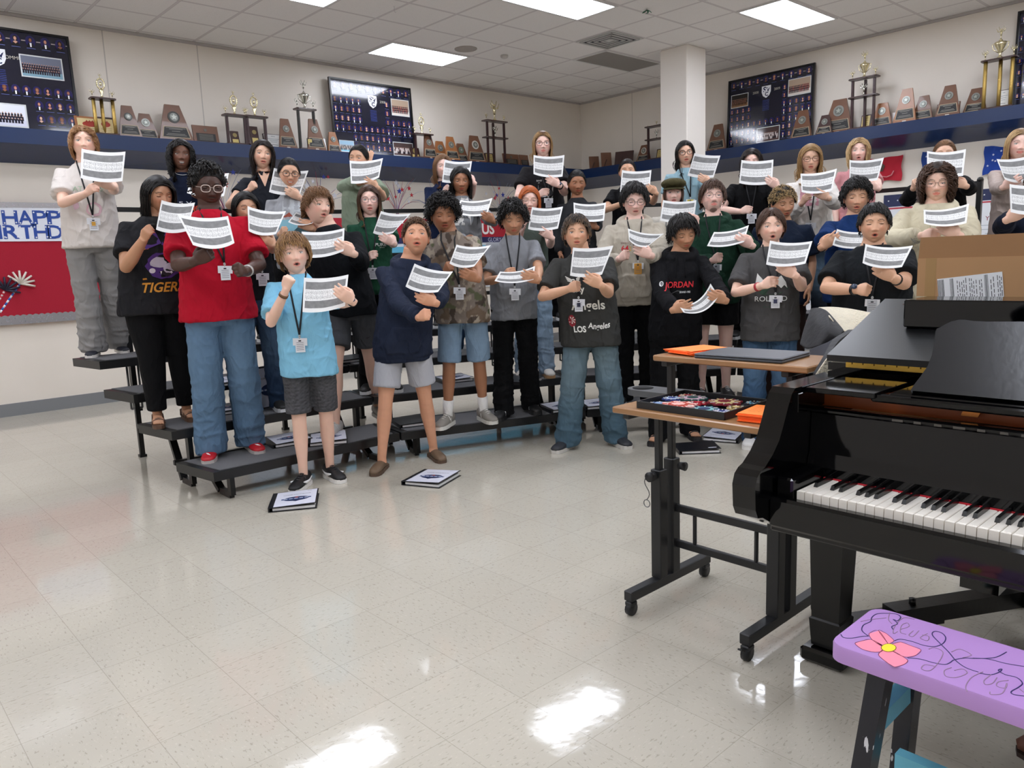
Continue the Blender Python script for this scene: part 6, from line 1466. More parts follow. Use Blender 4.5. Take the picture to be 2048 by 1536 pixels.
def person(c):
    """c: settings of one singer"""
    sd = c['id']*17+3; rng = random.Random(sd)
    D = c['D']; hx, hy = c['head']; lv = c.get('lv', 0); zf = .2*lv
    top = atd(hx, hy, D); H = top[2]-zf-.0; sex = c.get('sex', 'f'); k = H/1.75
    fx = c.get('fx')
    root = np.array([top[0], top[1], zf])
    if fx: q = onz(fx[0], fx[1], zf); root = np.array([q[0], q[1], zf])
    to = nz(np.array([-root[0], -root[1], 0])); yw = c.get('yaw', 0.0)
    Fw = np.array([to[0]*math.cos(yw)-to[1]*math.sin(yw), to[0]*math.sin(yw)+to[1]*math.cos(yw), 0]); Sd = np.cross((0, 0, 1), Fw); Up = np.array([0, 0, 1.0])
    t = thing('person', root, c['label'], 'person')
    lean = (top-np.array([root[0], root[1], top[2]])); lean[2] = 0; lean = np.clip(lean, -.25, .25)
    G = lambda a, b, z: Sd*a+Fw*b+Up*z+lean*np.clip((z-.9*k)/(H-.9*k), 0, 1)         # local position
    wd = c.get('w', 1.0)*(1.0 if sex == 'm' else .93); skin = c['skin']; sc = np.array(lin(SKIN.get(skin, skin)))
    shw = .172*k*(.6+.4*wd)*(1.0 if sex == 'm' else .93)
    topc = c['top']; tk = topc['kind']; loose = topc.get('loose', .022)
    LN = lambda z: float(lean @ Sd)*min(max((z-.9*k)/(H-.9*k), 0), 1)
    # ---------------- arms
    arms = []
    for sg, key in ((-1, 'ra'), (1, 'la')):           # sg -1: viewer's left
        a = c.get(key, {}); beh = a.get('beh', 0); sh = G(sg*shw, -.005, 1.375*k); l1, l2 = .30*k, .255*k
        if a is None or a == {} or a.get('down'):
            el = G(sg*(shw+.05*k), -.02, 1.13*k); wr = G(sg*(shw+.03*k), .10*k, .93*k); hd = nz(G(sg*.02, .2, -.8)*0+Up*-1+Fw*.4); pose = 'hold'; pn = nz(Sd*-sg)
            hc = None
        else:
            Dh = a.get('D', D-.30*k if not a.get('paper') else None)
            if Dh is None: Dh = c['_Dp']+(.10 if beh else -.022)
            hc = atd(*a['h'], Dh)-root
            if 'e' in a: hint = atd(*a['e'], D-a.get('ed', .06))-root
            else: hint = G(sg*(shw+.10*k), -.02, 1.12*k)
            eh = sh+nz(hint-sh)*l1; hd = nz(hc-eh); hd = nz(hd+a.get('up', .25)*Up) if not a.get('paper') else nz(hd*.45-Sd*sg*.75+Up*a.get('up', .35)); wr = hc-hd*.068*k; el, wr = ik(sh, wr, l1, l2, hint); pose = a.get('pose', 'hold' if a.get('paper') else 'fist')
            if a.get('paper'): pn = nz(-Fw+Up*.1)
            else: pn = nz(-Sd*sg*.35+Fw*(-.85)+Up*.0-Up*.25)
        arms.append((sg, sh, el, wr, hd, pn, pose))
    ab = MB(); aw = .5+.5*wd
    def body_arms(m_):
        for sg, sh, el, wr, hd, pn, pose in arms:
            up1 = sh+(el-sh)*.35; fo = el+(wr-el)*.3; fo2 = el+(wr-el)*.7
            m_.tube([G(sg*shw*.55, 0, 1.37*k), sh, up1, sh+(el-sh)*.7, el, fo, fo2, wr, wr+nz(hd)*.02*k], np.array([.050, .052, .047, .041, .037, .038, .031, .0245, .024])*k*aw, 14, ref=(0.1, .2, 1))
            hand(m_, wr, hd, pn, sg*(-1), pose, k*(1.0 if sex == 'm' else .93), None)
    bm = MB()
    body_arms(bm)
    rw = wd
    torso = [(.90, .150, .105, 0), (1.02, .142, .100, .0), (1.12, .140, .098, .0), (1.26, .160, .112, .005), (1.34, .158, .106, 0), (1.40, .125, .082, -.005), (1.45, .078, .062, -.008), (1.50, .058, .056, -.005), (1.545, .055, .057, .002)]
    bm.tube([G(0, f_, z*k) for z, a_, b_, f_ in torso], np.array([a_ for _, a_, b_, _ in torso])*k*np.array([rw]*6+[.5+.5*rw]*3), 24, ry=np.array([b_ for _, a_, b_, _ in torso])*k*np.array([rw]*6+[.5+.5*rw]*3), ref=Fw)
    # ---------------- head
    hk = (1.065 if sex == 'm' else 1.02)*(1.0+.0*k)*c.get('hk', 1.0)*min(1.05, .55+.45*k+.02)
    yaw, pit, rol = c.get('look', (0, 0, 0)); yaw = math.radians(yaw); pit = math.radians(pit); rol = math.radians(rol)     # yaw + = viewer's right
    f0 = Fw*math.cos(yaw)+Sd*math.sin(yaw); s0 = np.cross(Up, f0); f1 = f0*math.cos(pit)+Up*math.sin(pit); u1 = np.cross(f1, s0)*-1; u1 = np.cross(s0, f1)*-1 if False else np.cross(f1, s0)
    if u1[2] < 0: u1 = -u1
    s1 = s0*math.cos(rol)+u1*math.sin(rol); u2 = -s0*math.sin(rol)+u1*math.cos(rol)
    HR = np.stack([s1, f1, u2], 1)*hk
    hairlift = c['hair'].get('top', .02)
    hcx = G(0, .012, H-(HC*hk+hairlift))
    hl = atd(hx, hy, D)-root; hcx = np.array([hl[0], hl[1], hl[2]-(HC*hk+hairlift)])+Fw*.01
    nb = G(0, -.01, 1.44*k); bm.tube([nb, nb*.5+hcx*.5+(0, 0, -.035)-Fw*.010, hcx+HR@np.array([0, -.018, -.065]), hcx+HR@np.array([0, -.02, -.03])], np.array([.062, .052*(.85+.15*wd), .050, .048])*k*(1.0 if sex == 'm' else .88), 16, ref=Fw)
    # ---------------- legs
    bt = c['bot']; bk = bt['kind']; legs = []
    feet = c.get('feet')
    for i, sg in enumerate((-1, 1)):
        if feet and feet[i] is not None: q = onz(feet[i][0], feet[i][1], zf)-root; fz = 0.0
        else: q = Sd*sg*bt.get('st', .11)*k
        an = np.array([q[0], q[1], .085*k])-Fw*.02; hip = G(sg*.090*k, 0, .90*k); kn = (hip+an)/2+Fw*.025*k+(hip-an)*.02; legs.append((sg, hip, kn, an))
    fb = bt['kind'] == 'shorts' or bt.get('bare')
    if fb:
        for sg, hip, kn, an in legs:
            calf = kn*.62+an*.38-Fw*.012*k
            bm.tube([hip, hip*.5+kn*.5+Fw*.01, kn*.9+hip*.1, kn, kn*.85+an*.15, calf, kn*.25+an*.75, an, an-Up*.04*k], np.array([.085, .075, .056, .052, .050, .052, .036, .032, .034])*k*(.5+.5*wd), 16, ref=Fw)
    elif bt['kind'] != 'none':
        for sg, hip, kn, an in legs: bm.tube([hip, kn, an, an-Up*.03*k], np.array([.07, .045, .034, .033])*k, 10, ref=Fw)
    # ---------------- clothes volumes
    tm = MB(); hem = topc.get('hem', .86); lz = loose
    prof = [(hem, .172, .125), (hem+.03, .172, .126), (1.0, .160, .118), (1.12, .150, .112), (1.24, .165, .120), (1.32, .160, .113), (1.375, .135, .095), (1.42, .102, .078), (1.465, .068, .062)]
    prof = sorted([p for p in prof if p[0] >= hem]); wl_ = np.interp([p[0] for p in prof], [.8, 1.1, 1.3, 1.38, 1.48], [1, .9, .6, .45, .3]); bx = topc.get('boxy', .5)
    ra = np.array([(p[1]*(1-bx)+.172*bx if p[0] < 1.2 else p[1])*rw*k+lz*w_*.8 for p, w_ in zip(prof, wl_)]); rb = np.array([p[2]*rw*k+lz*.8*w_ for p, w_ in zip(prof, wl_)])
    if topc.get('vneck'): ra[-1] *= 1.0
    tm.tube([G(0, .0, p[0]*k) for p in prof], ra, 28, ry=rb, ref=Fw)
    sl = {'tee': .62, 'vneck': .55, 'tank': .0, 'long': 1.0, 'hoodie': 1.0, 'jacket': 1.0}[tk]*topc.get('sl', 1.0) if tk in ('tee', 'vneck') else (0 if tk == 'tank' else 1.0)
    for sg, sh, el, wr, hd, pn, pose in arms:
        if sl <= 0: continue
        base = G(sg*shw*.45, 0, 1.365*k); d1 = el-sh
        r0 = (.054+lz*.30)*aw
        if sl < .99:
            e_ = sh+d1*sl; e0 = sh+d1*(sl*.5)
            tm.tube([base, sh, e0, e_-nz(d1)*.01, e_], np.array([r0*.92, r0*.98, r0*.99, r0*.97+lz*.26, r0*.96+lz*.28])*k, 18, ref=(0.1, .2, 1))
        else:
            d2 = wr-el; r1 = .047+lz*.34
            tm.tube([base, sh, sh+d1*.5, el-d1*.08, el+d2*.1, el+d2*.5, wr-d2*.14, wr-d2*.10, wr-d2*.03], np.array([r0*.90, r0*.95, r0*.93, r1*1.0, r1*1.0, r1*.9, r1*.85, .034, .033])*k*(.6+.4*aw), 18, ref=(0.1, .2, 1))
    if tk == 'hoodie':       # hood lying round the neck, belly band, pocket
        hp = []
        for a in np.linspace(-2.65, 2.65, 17): hp.append(G(.098*k*math.sin(a), -.005*k-.085*k*math.cos(a)*1.0*(-1 if False else 1)*(-1)*-1, (1.475+.022*math.cos(a)+.0)*k))
        hp = [G(.108*k*math.sin(a), -.010*k-.100*k*math.cos(a), (1.440+.034*math.cos(a))*k) for a in np.linspace(-2.85, 2.85, 17)]
        tm.tube(hp, np.interp(np.abs(np.linspace(-2.75, 2.75, 17)), [0, 1.5, 2.75], [.050, .036, .020])*k, 12, ref=(0, 0, 1))
        tm.tube([G(0, 0, (hem-.035)*k), G(0, 0, (hem-.03)*k), G(0, 0, hem*k), G(0, 0, (hem+.025)*k)], np.array([ra[0]*.90, ra[0]*.93, ra[0]*.93, ra[0]*.97]), 26, ry=np.array([rb[0]*.90, rb[0]*.93, rb[0]*.93, rb[0]*.97]), ref=Fw)
        pz0, pz1 = (hem+.03)*k, (hem+.20)*k; tm.prism([(-.11*k, pz0), (.11*k, pz0), (.12*k, pz0+.05*k), (.075*k, pz1), (-.075*k, pz1), (-.12*k, pz0+.05*k)], rb[0]*.5, rb[1]*1.06, lambda p: np.array([G(x, z, y) for x, y, z in p]))
    else:
        tm.tube([G(0, .002, 1.445*k), G(0, .004, 1.475*k)], np.array([.074, .066])*k*(.6+.4*aw)*(.92 if sex == 'f' else 1), 20, ry=np.array([.072, .064])*k, ref=Fw)
    job = [(bm, .0052, 2), (tm, .0085, 3)]
    pm = None
    if bk != 'none':
        pm = MB(); pl = bt.get('loose', .012); wst = .90*k; pw = rw if rw < 1.1 else rw*.97
        pm.tube([G(0, 0, z*k) for z in (.80, .84, .90, .97, 1.03)], np.array([.10, .155, .172, .160, .148])*k*pw+pl, 24, ry=np.array([.08, .110, .122, .110, .102])*k*pw+pl*.8, ref=Fw)
        sz = {'shorts': bt.get('len', .55)}.get(bk, 1.0)
        for sg, hip, kn, an in legs:
            hp = hip-Up*.02*k
            if bk == 'shorts':
                L_ = sz; e_ = hp+(kn-hp)*L_ if L_ <= 1 else kn+(an-kn)*(L_-1); fl = bt.get('flare', .012)
                pm.tube([hp+Up*.03*k, hp+(e_-hp)*.3, hp+(e_-hp)*.7, e_-nz(e_-hp)*.008, e_], np.array([.088, .085, .078, .075, .074])*k*pw+np.array([pl, pl, pl+fl*.6, pl+fl, pl+fl]), 18, ref=Fw)
            else:
                kr, ar = {'jeans': (.066, .060), 'pants': (.066, .060), 'wide': (.074, .084), 'leggings': (.056, .040), 'straight': (.072, .072), 'baggy': (.078, .080)}[bk]
                an2 = an-Up*(.045 if bk != 'leggings' else -.03)*k+Fw*.01
                pm.tube([hp+Up*.03*k, hp*.6+kn*.4, kn, kn*.5+an2*.5, kn*.12+an2*.88, an2, an2-Up*.008], np.array([.092, .084, kr, (kr+ar)/2, ar, ar*.98, ar*.9])*k*(.5+.5*pw)*bt.get('lw', 1)+pl*.6, 18, ref=Fw)
        job.append((pm, .0095, 3))
    res = fuse(job)
    # ---------------- body object: one skin with the head grown on it
    V, Fq = res[0]; hv, hf, hcn = head_mesh(c.get('face', {}), skin, c['hair'].get('brow', HAIR.get(c['hair']['col'], c['hair']['col']) if c['hair']['col'] not in ('blond', 'ginger', 'red') else '#6b4a30'))
    C = np.tile(sc, (len(V), 1)); hv2 = hv @ HR.T+hcx
    em = MB(); eyes_ears(em, c.get('face', {}), skin, '#000000'); ev = np.concatenate(em.V) @ HR.T+hcx
    ec = np.zeros((len(ev), 3)); i0 = 0
    for fq, cc in zip(em.Fc, em.C):
        for vi in fq: ec[vi] = cc
    # fine mottling of the skin
    C = C*(1+.05*wave(V, sd, 60)[:, None])
    AV = np.concatenate([V, hv2, ev]); AC = np.concatenate([C, hcn, ec]); AF = Fq+[[i+len(V) for i in f] for f in hf]+[[i+len(V)+len(hv2) for i in f] for f in em.Fc]
    mesh_obj('body', AV, AF, M_skin, t, AC)
    # ---------------- garments
    V, Fq = res[1]; N = vnorm(V, Fq); tc = np.array(lin(topc['col'])); C = np.tile(tc, (len(V), 1))
    amp = {'tee': .0075, 'vneck': .006, 'tank': .004, 'long': .008, 'hoodie': .010, 'jacket': .010}[tk]; zr = V[:, 2]/k
    wv = wave(V, sd+1, 16, 9, (1, 1, .75)); rid = (1-np.abs(wave(V, sd+2, 22, 7, (.8, .8, 1.3)))*2.2)
    fade = np.interp(zr, [.8, 1.25, 1.42, 1.5], [1, .75, .5, .1]); V = V+N*((amp*1.2*wv+amp*.8*np.clip(rid, 0, 1)**2)*fade)[:, None]
    if topc.get('camo'):
        for q, (cc, th) in enumerate((('#6b5b4c', .10), ('#9a8f80', .16), ('#4a4038', .26), ('#5c6048', .30))):
            m_ = wave(V, 900+q, 38, 12) > th; C[m_] = lin(cc)
    if topc.get('mottle'):
        m_ = wave(V, 77, 14, 8); C = C*(1+.10*m_[:, None]); C = np.clip(C, 0, 1)
    if topc.get('cuffc') and False: pass
    if topc.get('ribs'): 
        m_ = zr < hem+.02; C[m_] *= .9
    garment = {'tee': 't_shirt', 'vneck': 'v_neck_top', 'tank': 'sleeveless_top', 'long': 'sweater', 'hoodie': 'hooded_sweatshirt', 'jacket': 'jacket'}[tk]
    to_ = mesh_obj(garment, V, Fq, M_cloth, t, C); bvh = BVHTree.FromPolygons(V.tolist(), Fq)
    if pm is not None:
        V, Fq = res[2]; N = vnorm(V, Fq); C = np.tile(np.array(lin(bt['col'])), (len(V), 1)); zr = V[:, 2]/k
        f_ = np.interp(zr, [0, .15, .3, .45, .55, .8, .95], [1.3, 1.2, .8, .9, .6, .7, .3]); am = .010 if bk in ('jeans', 'wide', 'baggy', 'pants', 'straight') else (.004 if bk == 'shorts' else .0015)
        V = V+N*(am*f_*(wave(V, sd+4, 14, 8, (.7, .7, 2.2))+.8*np.clip(1-np.abs(wave(V, sd+5, 16, 6, (.5, .5, 2.4)))*2.5, 0, 1)**2))[:, None]
        den = bt.get('denim')
        if den:
            w_ = np.clip(.5+.5*wave(V, sd+6, 7, 6), 0, 1)*np.exp(-((zr-.62)/.22)**2)*(N @ Fw > .1); fd = np.array(lin(bt.get('fade', '#8fb0cc'))); w_ = w_*bt.get('wash', .35)
            C = C*(1-w_[:, None])+fd*w_[:, None]; C *= (1+.10*wave(V, sd+7, 90, 8)[:, None])
        if bt.get('heather'): C = C*(1+.9*wave(V, 55, 240, 10, (.5, .5, 3))[:, None]); C = np.clip(C, .01, 1)
        nm_ = {'shorts': 'shorts', 'jeans': 'jeans', 'leggings': 'leggings'}.get(bk, 'jeans' if den else 'trousers')
        po = mesh_obj(nm_, V, Fq, M_denim if den else M_cloth, t, np.clip(C, 0, 1))
        if den and c.get('front'):
            bv2 = BVHTree.FromPolygons(V.tolist(), Fq)
            sh_ = [poly([(-.004, .78*k), (.004, .78*k), (.006, .93*k), (-.006, .93*k)], bt.get('seam', '#4d6f92')), poly([(.022, .83*k), (.025, .83*k), (.027, .93*k), (.024, .93*k)], '#a9b9c6')]
            print_on(bv2, root, Sd, Fw, sh_, po, 'fly_seam', off=.002)
        if bt.get('logo'):
            bv2 = BVHTree.FromPolygons(V.tolist(), Fq); a_ = .12*k; z_ = .66*k
            print_on(bv2, root, Sd, Fw, [poly([(a_-.02, z_), (a_-.008, z_-.006), (a_+.022, z_+.010), (a_-.006, z_+.001)], '#0a0a0a')], po, 'logo', off=.003)
    # ---------------- shoes
    so = c.get('shoes', dict(kind='sneaker', col='#1a1a1a', sole='#e8e8e8'))
    if so:
        for (sg, hip, kn, an) in legs:
            turn = so.get('turn', .18)*sg; d = nz(Fw*math.cos(turn)+Sd*math.sin(turn)); s_ = np.cross(Up, d); b0 = np.array([an[0], an[1], 0])+Fw*.0
            L0, L1 = -.065*k, .185*k; P = lambda a, b, z: b0+d*a+s_*b+Up*z
            sm_ = MB(); xs = np.array([-.072, -.062, -.02, .045, .10, .15, .184, .198])*k; wx = np.array([.022, .031, .035, .037, .043, .043, .034, .018])*k; kd = so['kind']; wx = wx*(1.12 if kd == 'sneaker' else 1.0)
            # sole outline
            ol_ = [(x, w_) for x, w_ in zip(xs, wx)]+[(x, -w_) for x, w_ in zip(xs[::-1], wx[::-1])]
            hs = {'sneaker': .028, 'slide': .030, 'sandal': .024, 'clog': .024, 'slipon': .022}[kd]
            sm_.prism([(a, b) for a, b in ol_], .001, hs, lambda p: np.array([P(x, y, z) for x, y, z in p]), col=so.get('sole', '#e8e8e8'))
            zh = {'sneaker': [.085, .098, .100, .090, .072, .060, .050, .036], 'slipon': [.06, .068, .066, .060, .052, .044, .036, .026], 'clog': [.03, .03, .045, .072, .068, .056, .044, .028], 'slide': None, 'sandal': None}[kd]
            um = MB()
            if zh:
                um.tube([P(x, 0, (hs*.6+z*k)/2) for x, z in zip(xs, zh)], wx*.99, 14, ry=[max((z*k-hs*.4)/2, .004) for z in zh], ref=Up, col=so['col'])
                if kd == 'sneaker' or kd == 'slipon': um.tube([P(-.02*k, 0, .06*k), P(-.015*k, 0, .10*k)], [.036*k, .034*k], 12, ref=Fw, col=so.get('collar', so['col']))
                if so.get('toe'): um.tube([P(x, 0, (hs+z*k)/2+.002) for x, z in zip(xs[-3:], zh[-3:])], wx[-3:]*1.02, 12, ry=[max((z*k-hs)/2, .006) for z in zh[-3:]], ref=Up, col=so['toe'])
            else:
                bx_ = P(.09*k, 0, hs)
                um.tube([P(-.02*k, 0, hs+.03), P(.04*k, 0, hs+.028), P(.10*k, 0, hs+.018), P(.155*k, 0, hs+.008)], np.array([.028, .033, .040, .030])*k, 12, ry=np.array([.028, .026, .018, .008])*k, ref=Up, col=tuple(sc))
                um.tube([P(-.055*k, 0, hs+.012), P(-.02*k, 0, .06*k)], [.024*k, .03*k], 10, ref=Fw, col=tuple(sc))
                for j in range(5): um.tube([P(.13*k, (.028-.014*j)*k, hs+.008), P((.168-.006*j)*k, (.029-.014*j)*k, hs+.007)], [.009*k, .006*k], 7, ref=Up, col=tuple(sc))
                for a_, w2 in (((.07, .05), (.10, .03)) if kd == 'sandal' else ((.075, .07),)):
                    for q in np.linspace(-w2/2, w2/2, 5 if kd == 'slide' else 3): um.tube([P((a_+q)*k, .041*k*math.cos(g_), hs+.044*k*math.sin(g_)*(1-a_*2.5)) for g_ in np.linspace(0, math.pi, 9)], .006 if kd == 'slide' else .0055, 6, ref=Up, col=so['col'])
                if kd == 'sandal': um.tube([P(-.03*k, .036*k, hs), P(-.035*k, .034*k, .07*k), P(-.05*k, 0, .078*k), P(-.035*k, -.034*k, .07*k), P(-.03*k, -.036*k, hs)], .006, 6, col=so['col'])
            so_o = um.build('shoe', M_shoe, t); sm_.build('sole', M_shoe, so_o)
            dm = MB()
            if so.get('stripe'):
                for q in range(so.get('nstr', 3)):
                    for s2 in (-1, 1):
                        a_ = (.045+.022*q)*k; dm.tube([P(a_, s2*.0425*k, hs+.006), P(a_-.012*k, s2*.038*k, .066*k)], .0050, 5, col=so['stripe'])
            if so.get('swoosh'):
                for s2 in (-1, 1): dm.tube([P(-.05*k, s2*.038*k, .062*k), P(.0, s2*.043*k, .046*k), P(.05*k, s2*.046*k, .046*k), P(.11*k, s2*.048*k, .062*k)], [.003, .008, .011, .004], 6, ry=[.004, .004, .004, .004], ref=s_, col=so['swoosh'])
            if so.get('lace'):
                for q in range(4): dm.tube([P((.03+.022*q)*k, -.016*k, (.098-.009*q)*k), P((.04+.022*q)*k, 0, (.104-.009*q)*k), P((.03+.022*q)*k, .016*k, (.098-.009*q)*k)], .0034, 5, col=so['lace'])
                dm.tube([P(.035*k, 0, .094*k), P(.05*k, .03*k, .082*k), P(.055*k, .045*k, .055*k)], .0024, 5, col=so['lace'])
            if so.get('mark'): dm.tube([P(.13*k, -.012*k, .052*k), P(.145*k, .0, .050*k), P(.155*k, .014*k, .044*k)], [.002, .005, .002], 6, col=so['mark'])
            if dm.n: dm.build('shoe_detail', M_shoe, so_o)
            if so.get('sock'):
                sk = MB(); sk.tube([np.array([an[0], an[1], .05*k]), np.array([an[0], an[1], .10*k]), an*.72+kn*.28], [.037*k, .037*k, .042*k], 14, ref=Fw, col=so['sock']); sk.build('sock', M_cloth, t)
    # ---------------- hair
    o_sh = (G(0, 0, 1.44*k)-hcx); Ri = np.linalg.inv(HR); shd = (Ri @ o_sh, nz(Ri @ Sd), nz(Ri @ Fw), wd*k/hk)
    hcfg = c['hair']
    if hcfg['style'] != 'none':
        hv_, hf_, hc_ = make_hair(hcfg, sd+50, shd if hcfg.get('L', 0) > .15 else None); hv_ = hv_ @ HR.T+hcx
        mesh_obj('hair', hv_, hf_, M_hair, t, np.clip(hc_, 0, 1))
    if c.get('cap'):
        cm = MB(); cc = c['cap']
        W3 = lambda p: np.asarray(p) @ HR.T+hcx
        n_ = 26; rings = []
        for z, r1, fy in ((.038, 1.02, .0), (.050, 1.10, .004), (.062, 1.30, .006), (.078, 1.40, .008), (.096, 1.32, .01), (.112, 1.05, .012), (.122, .6, .014), (.126, .15, .014)):
            rings.append([(HA*r1*math.cos(a), HB*r1*math.sin(a)*.98+fy, z) for a in np.linspace(0, 2*math.pi, n_, endpoint=False)])
        v = np.array(rings).reshape(-1, 3); m_ = len(rings); f = [(i*n_+q, i*n_+(q+1) % n_, (i+1)*n_+(q+1) % n_, (i+1)*n_+q) for i in range(m_-1) for q in range(n_)]+[tuple((m_-1)*n_+q for q in range(n_))]
        cm.add(W3(v), f, cc, True); ob = cm.build('cap', M_cloth, t)
        bm_ = MB(); v = []
        for a in np.linspace(.45, math.pi-.45, 12): v += [(HA*1.06*math.cos(a), HB*1.0*math.sin(a), .042), (HA*1.30*math.cos(a), HB*1.42*math.sin(a), .026)]
        v = np.array(v); f = [(2*i, 2*i+1, 2*i+3, 2*i+2) for i in range(11)]; bm_.add(W3(v), f, cc, True); q = bm_.build('brim', M_cloth, ob); s_ = q.modifiers.new('s', 'SOLIDIFY'); s_.thickness = .006
    # ---------------- glasses
    if c.get('glasses'):
        gm = MB(); gc = c['glasses']; yy = HB*.90+.010
        for sg in (-1, 1):
            e = [(sg*.0325+.0235*math.copysign(abs(math.cos(a))**.7, math.cos(a)), yy-.004*abs(math.cos(a)*1)*(1 if math.cos(a)*sg > 0 else 0), .003+.0185*math.copysign(abs(math.sin(a))**.75, math.sin(a))) for a in np.linspace(0, 2*math.pi, 26)]
            gm.tube(np.array(e) @ HR.T+hcx, c.get('gthick', .0016)*1.0, 6, col=gc)
            gm.tube(np.array([(sg*.056, yy-.004, .010), (sg*.073, yy-.03, .010), (sg*.076, -.005, .008)]) @ HR.T+hcx, .0014, 6, col=gc)
        gm.tube(np.array([(-.010, yy, .006), (0, yy+.002, .009), (.010, yy, .006)]) @ HR.T+hcx, .0014, 6, col=gc); gm.build('glasses', M_glass, t)
    # ---------------- necklace, lanyard and badge
    def on_chest(a, z, off=.006):
        h_, _, _, _ = bvh.ray_cast(Vector(Sd*a+Up*z+Fw*.9), Vector(-Fw), 1.6); q = np.array(h_) if h_ is not None else G(a, .12*k, z); return q+Fw*off
    if c.get('badge'):
        bxp = atd(*c['badge'], D-.16)-root; a_ = bxp @ Sd; z_ = bxp[2]; a_ = float(np.clip(a_, -.16*k, .16*k)); z_ = float(np.clip(z_, .85*k, 1.3*k)); a0_ = a_-(lean @ Sd)*0
        lm = MB(); zc = 1.485*k; am_ = (a_+0)
        for sg in (-1, 1):
            pts = [G(sg*.052*k, -.02*k, 1.50*k), G(sg*.056*k, .045*k, 1.478*k)]
            for u in np.linspace(.12, 1, 9): pts.append(on_chest((sg*.056*k+float(lean @ Sd)*.85)*(1-u)+a_*u, (1.455*k)*(1-u)+(z_+.055)*u, .007))
            lm.tube(pts, .0055, 6, ry=.0022, ref=Fw)
        lo = lm.build('lanyard', M_strap, t); bm2 = MB(); cq = on_chest(a_, z_, .014); cq2 = on_chest(a_, z_+.05, .012)
        fr = frame(cq, Sd, Up); bc = c.get('badgec', '#e6e8ee')
        bm2.tube([cq2, cq+Up*.03], .003, 6, col='#b8b8b8'); bm2.tube([cq+Up*(.045)+Sd*.006*math.cos(q)+Up*.008*math.sin(q) for q in np.linspace(0, 6.28, 9)], .0018, 5, col='#c8c8c8')
        bm2.prism([(-.042, -.008), (.042, -.014), (.044, .032), (-.040, .036)], -.002, 0, fr, col='#e9ecf1'); bm2.prism([(-.028, -.052), (.028, -.052), (.028, .030), (-.028, .030)], .001, .0025, fr, col=bc)
        bm2.prism([(-.008, .014), (.008, .014), (.008, .022), (-.008, .022)], .0025, .003, fr, col='#20222c')
        for q in range(5): bm2.prism([(-.021, .006-.011*q), (.021, .006-.011*q), (.021, .009-.011*q), (-.021, .009-.011*q)], .0025, .003, fr, col='#7c7f88')
        if c.get('badgex'): bm2.prism([(-.012, -.02), (.012, -.02), (.012, .008), (-.012, .008)], .003, .0036, fr, col=c['badgex'])
        bm2.build('badge', M_badge, lo)
    if c.get('chain'):
        lm = MB(); lm.tube([G(.058*k*math.sin(a), .062*k*math.cos(a)*.9+.01, (1.475-.03*math.cos(a)*(1 if abs(a) < 1.6 else 0))*k)+Fw*.012 for a in np.linspace(-1.7, 1.7, 13)], .0022, 5, col=c['chain']); lm.build('necklace', M_glass, t)
    for nm_, key, cc in (('wristwatch', 'watch', '#15161a'), ('bracelet', 'bracelet', '#6b4a2c')):
        if c.get(key) is not None:
            sgk, colr = c[key]; a = [x for x in arms if x[0] == sgk][0]; d = nz(a[3]-a[2]); p0 = a[3]-d*(.015 if key == 'watch' else .035)*k; wm = MB(); wm.tube([p0-d*.008, p0+d*.008], .0315*k*aw, 16, ref=(.1, .2, 1), col=colr)
            if key == 'watch': wm.tube([p0+nz(Fw*.8+Up*.5)*.030*k*aw, p0+nz(Fw*.8+Up*.5)*.037*k*aw], .017*k, 12, col='#2c3a52')
            wm.build(nm_, M_glass, t)
    if tk == 'hoodie':
        dm = MB(); 
        for sg in (-1, 1):
            pts = [on_chest(sg*(.030+.006*u)*k+float(lean @ Sd)*.7, (1.43-.16*u)*k, .006) for u in (0, .25, .5, .75, 1)]; dm.tube(pts, .0035, 6, col=topc.get('cord', topc['col']))
        dm.build('drawstring', M_cloth, to_)
    if tk == 'vneck' or topc.get('open'):
        w_ = .05*k; pts = [(-w_, 1.475*k), (w_, 1.475*k), (.004, 1.34*k), (-.004, 1.34*k)]
        if topc.get('open'): pts = [(-.055*k, 1.47*k), (.055*k, 1.47*k), (.075*k, 1.2*k), (.078*k, .97*k), (-.078*k, .97*k), (-.075*k, 1.2*k)]
        n_ = len(pts); den_ = []
        # subdivide as strips so that it follows the chest
        P2 = []; zs = np.linspace(pts[0][1], pts[-1][1] if topc.get('open') else 1.34*k, 14)
        for z in zs:
            u = (pts[0][1]-z)/(pts[0][1]-zs[-1]); hw = w_*(1-u)+.003 if not topc.get('open') else np.interp(u, [0, .5, 1], [.055, .075, .078])*k; P2 += [(-hw, z), (0, z), (hw, z)]
        f = []
        for i in range(13):
            for q in range(2): f.append((i*3+q, (i+1)*3+q, (i+1)*3+q+1, i*3+q+1))
        print_on(bvh, root, Sd, Fw, [(P2, f, tuple(sc*.95) if not topc.get('open') else topc['open'], 0)], to_, 'neck_opening' if not topc.get('open') else 'inner_shirt', M_skin if not topc.get('open') else M_cloth, off=.002, ln=LN)
    if c.get('prints'):
        shp = c['prints'](k); print_on(bvh, root, Sd, Fw, shp, to_, ln=LN)
    return t
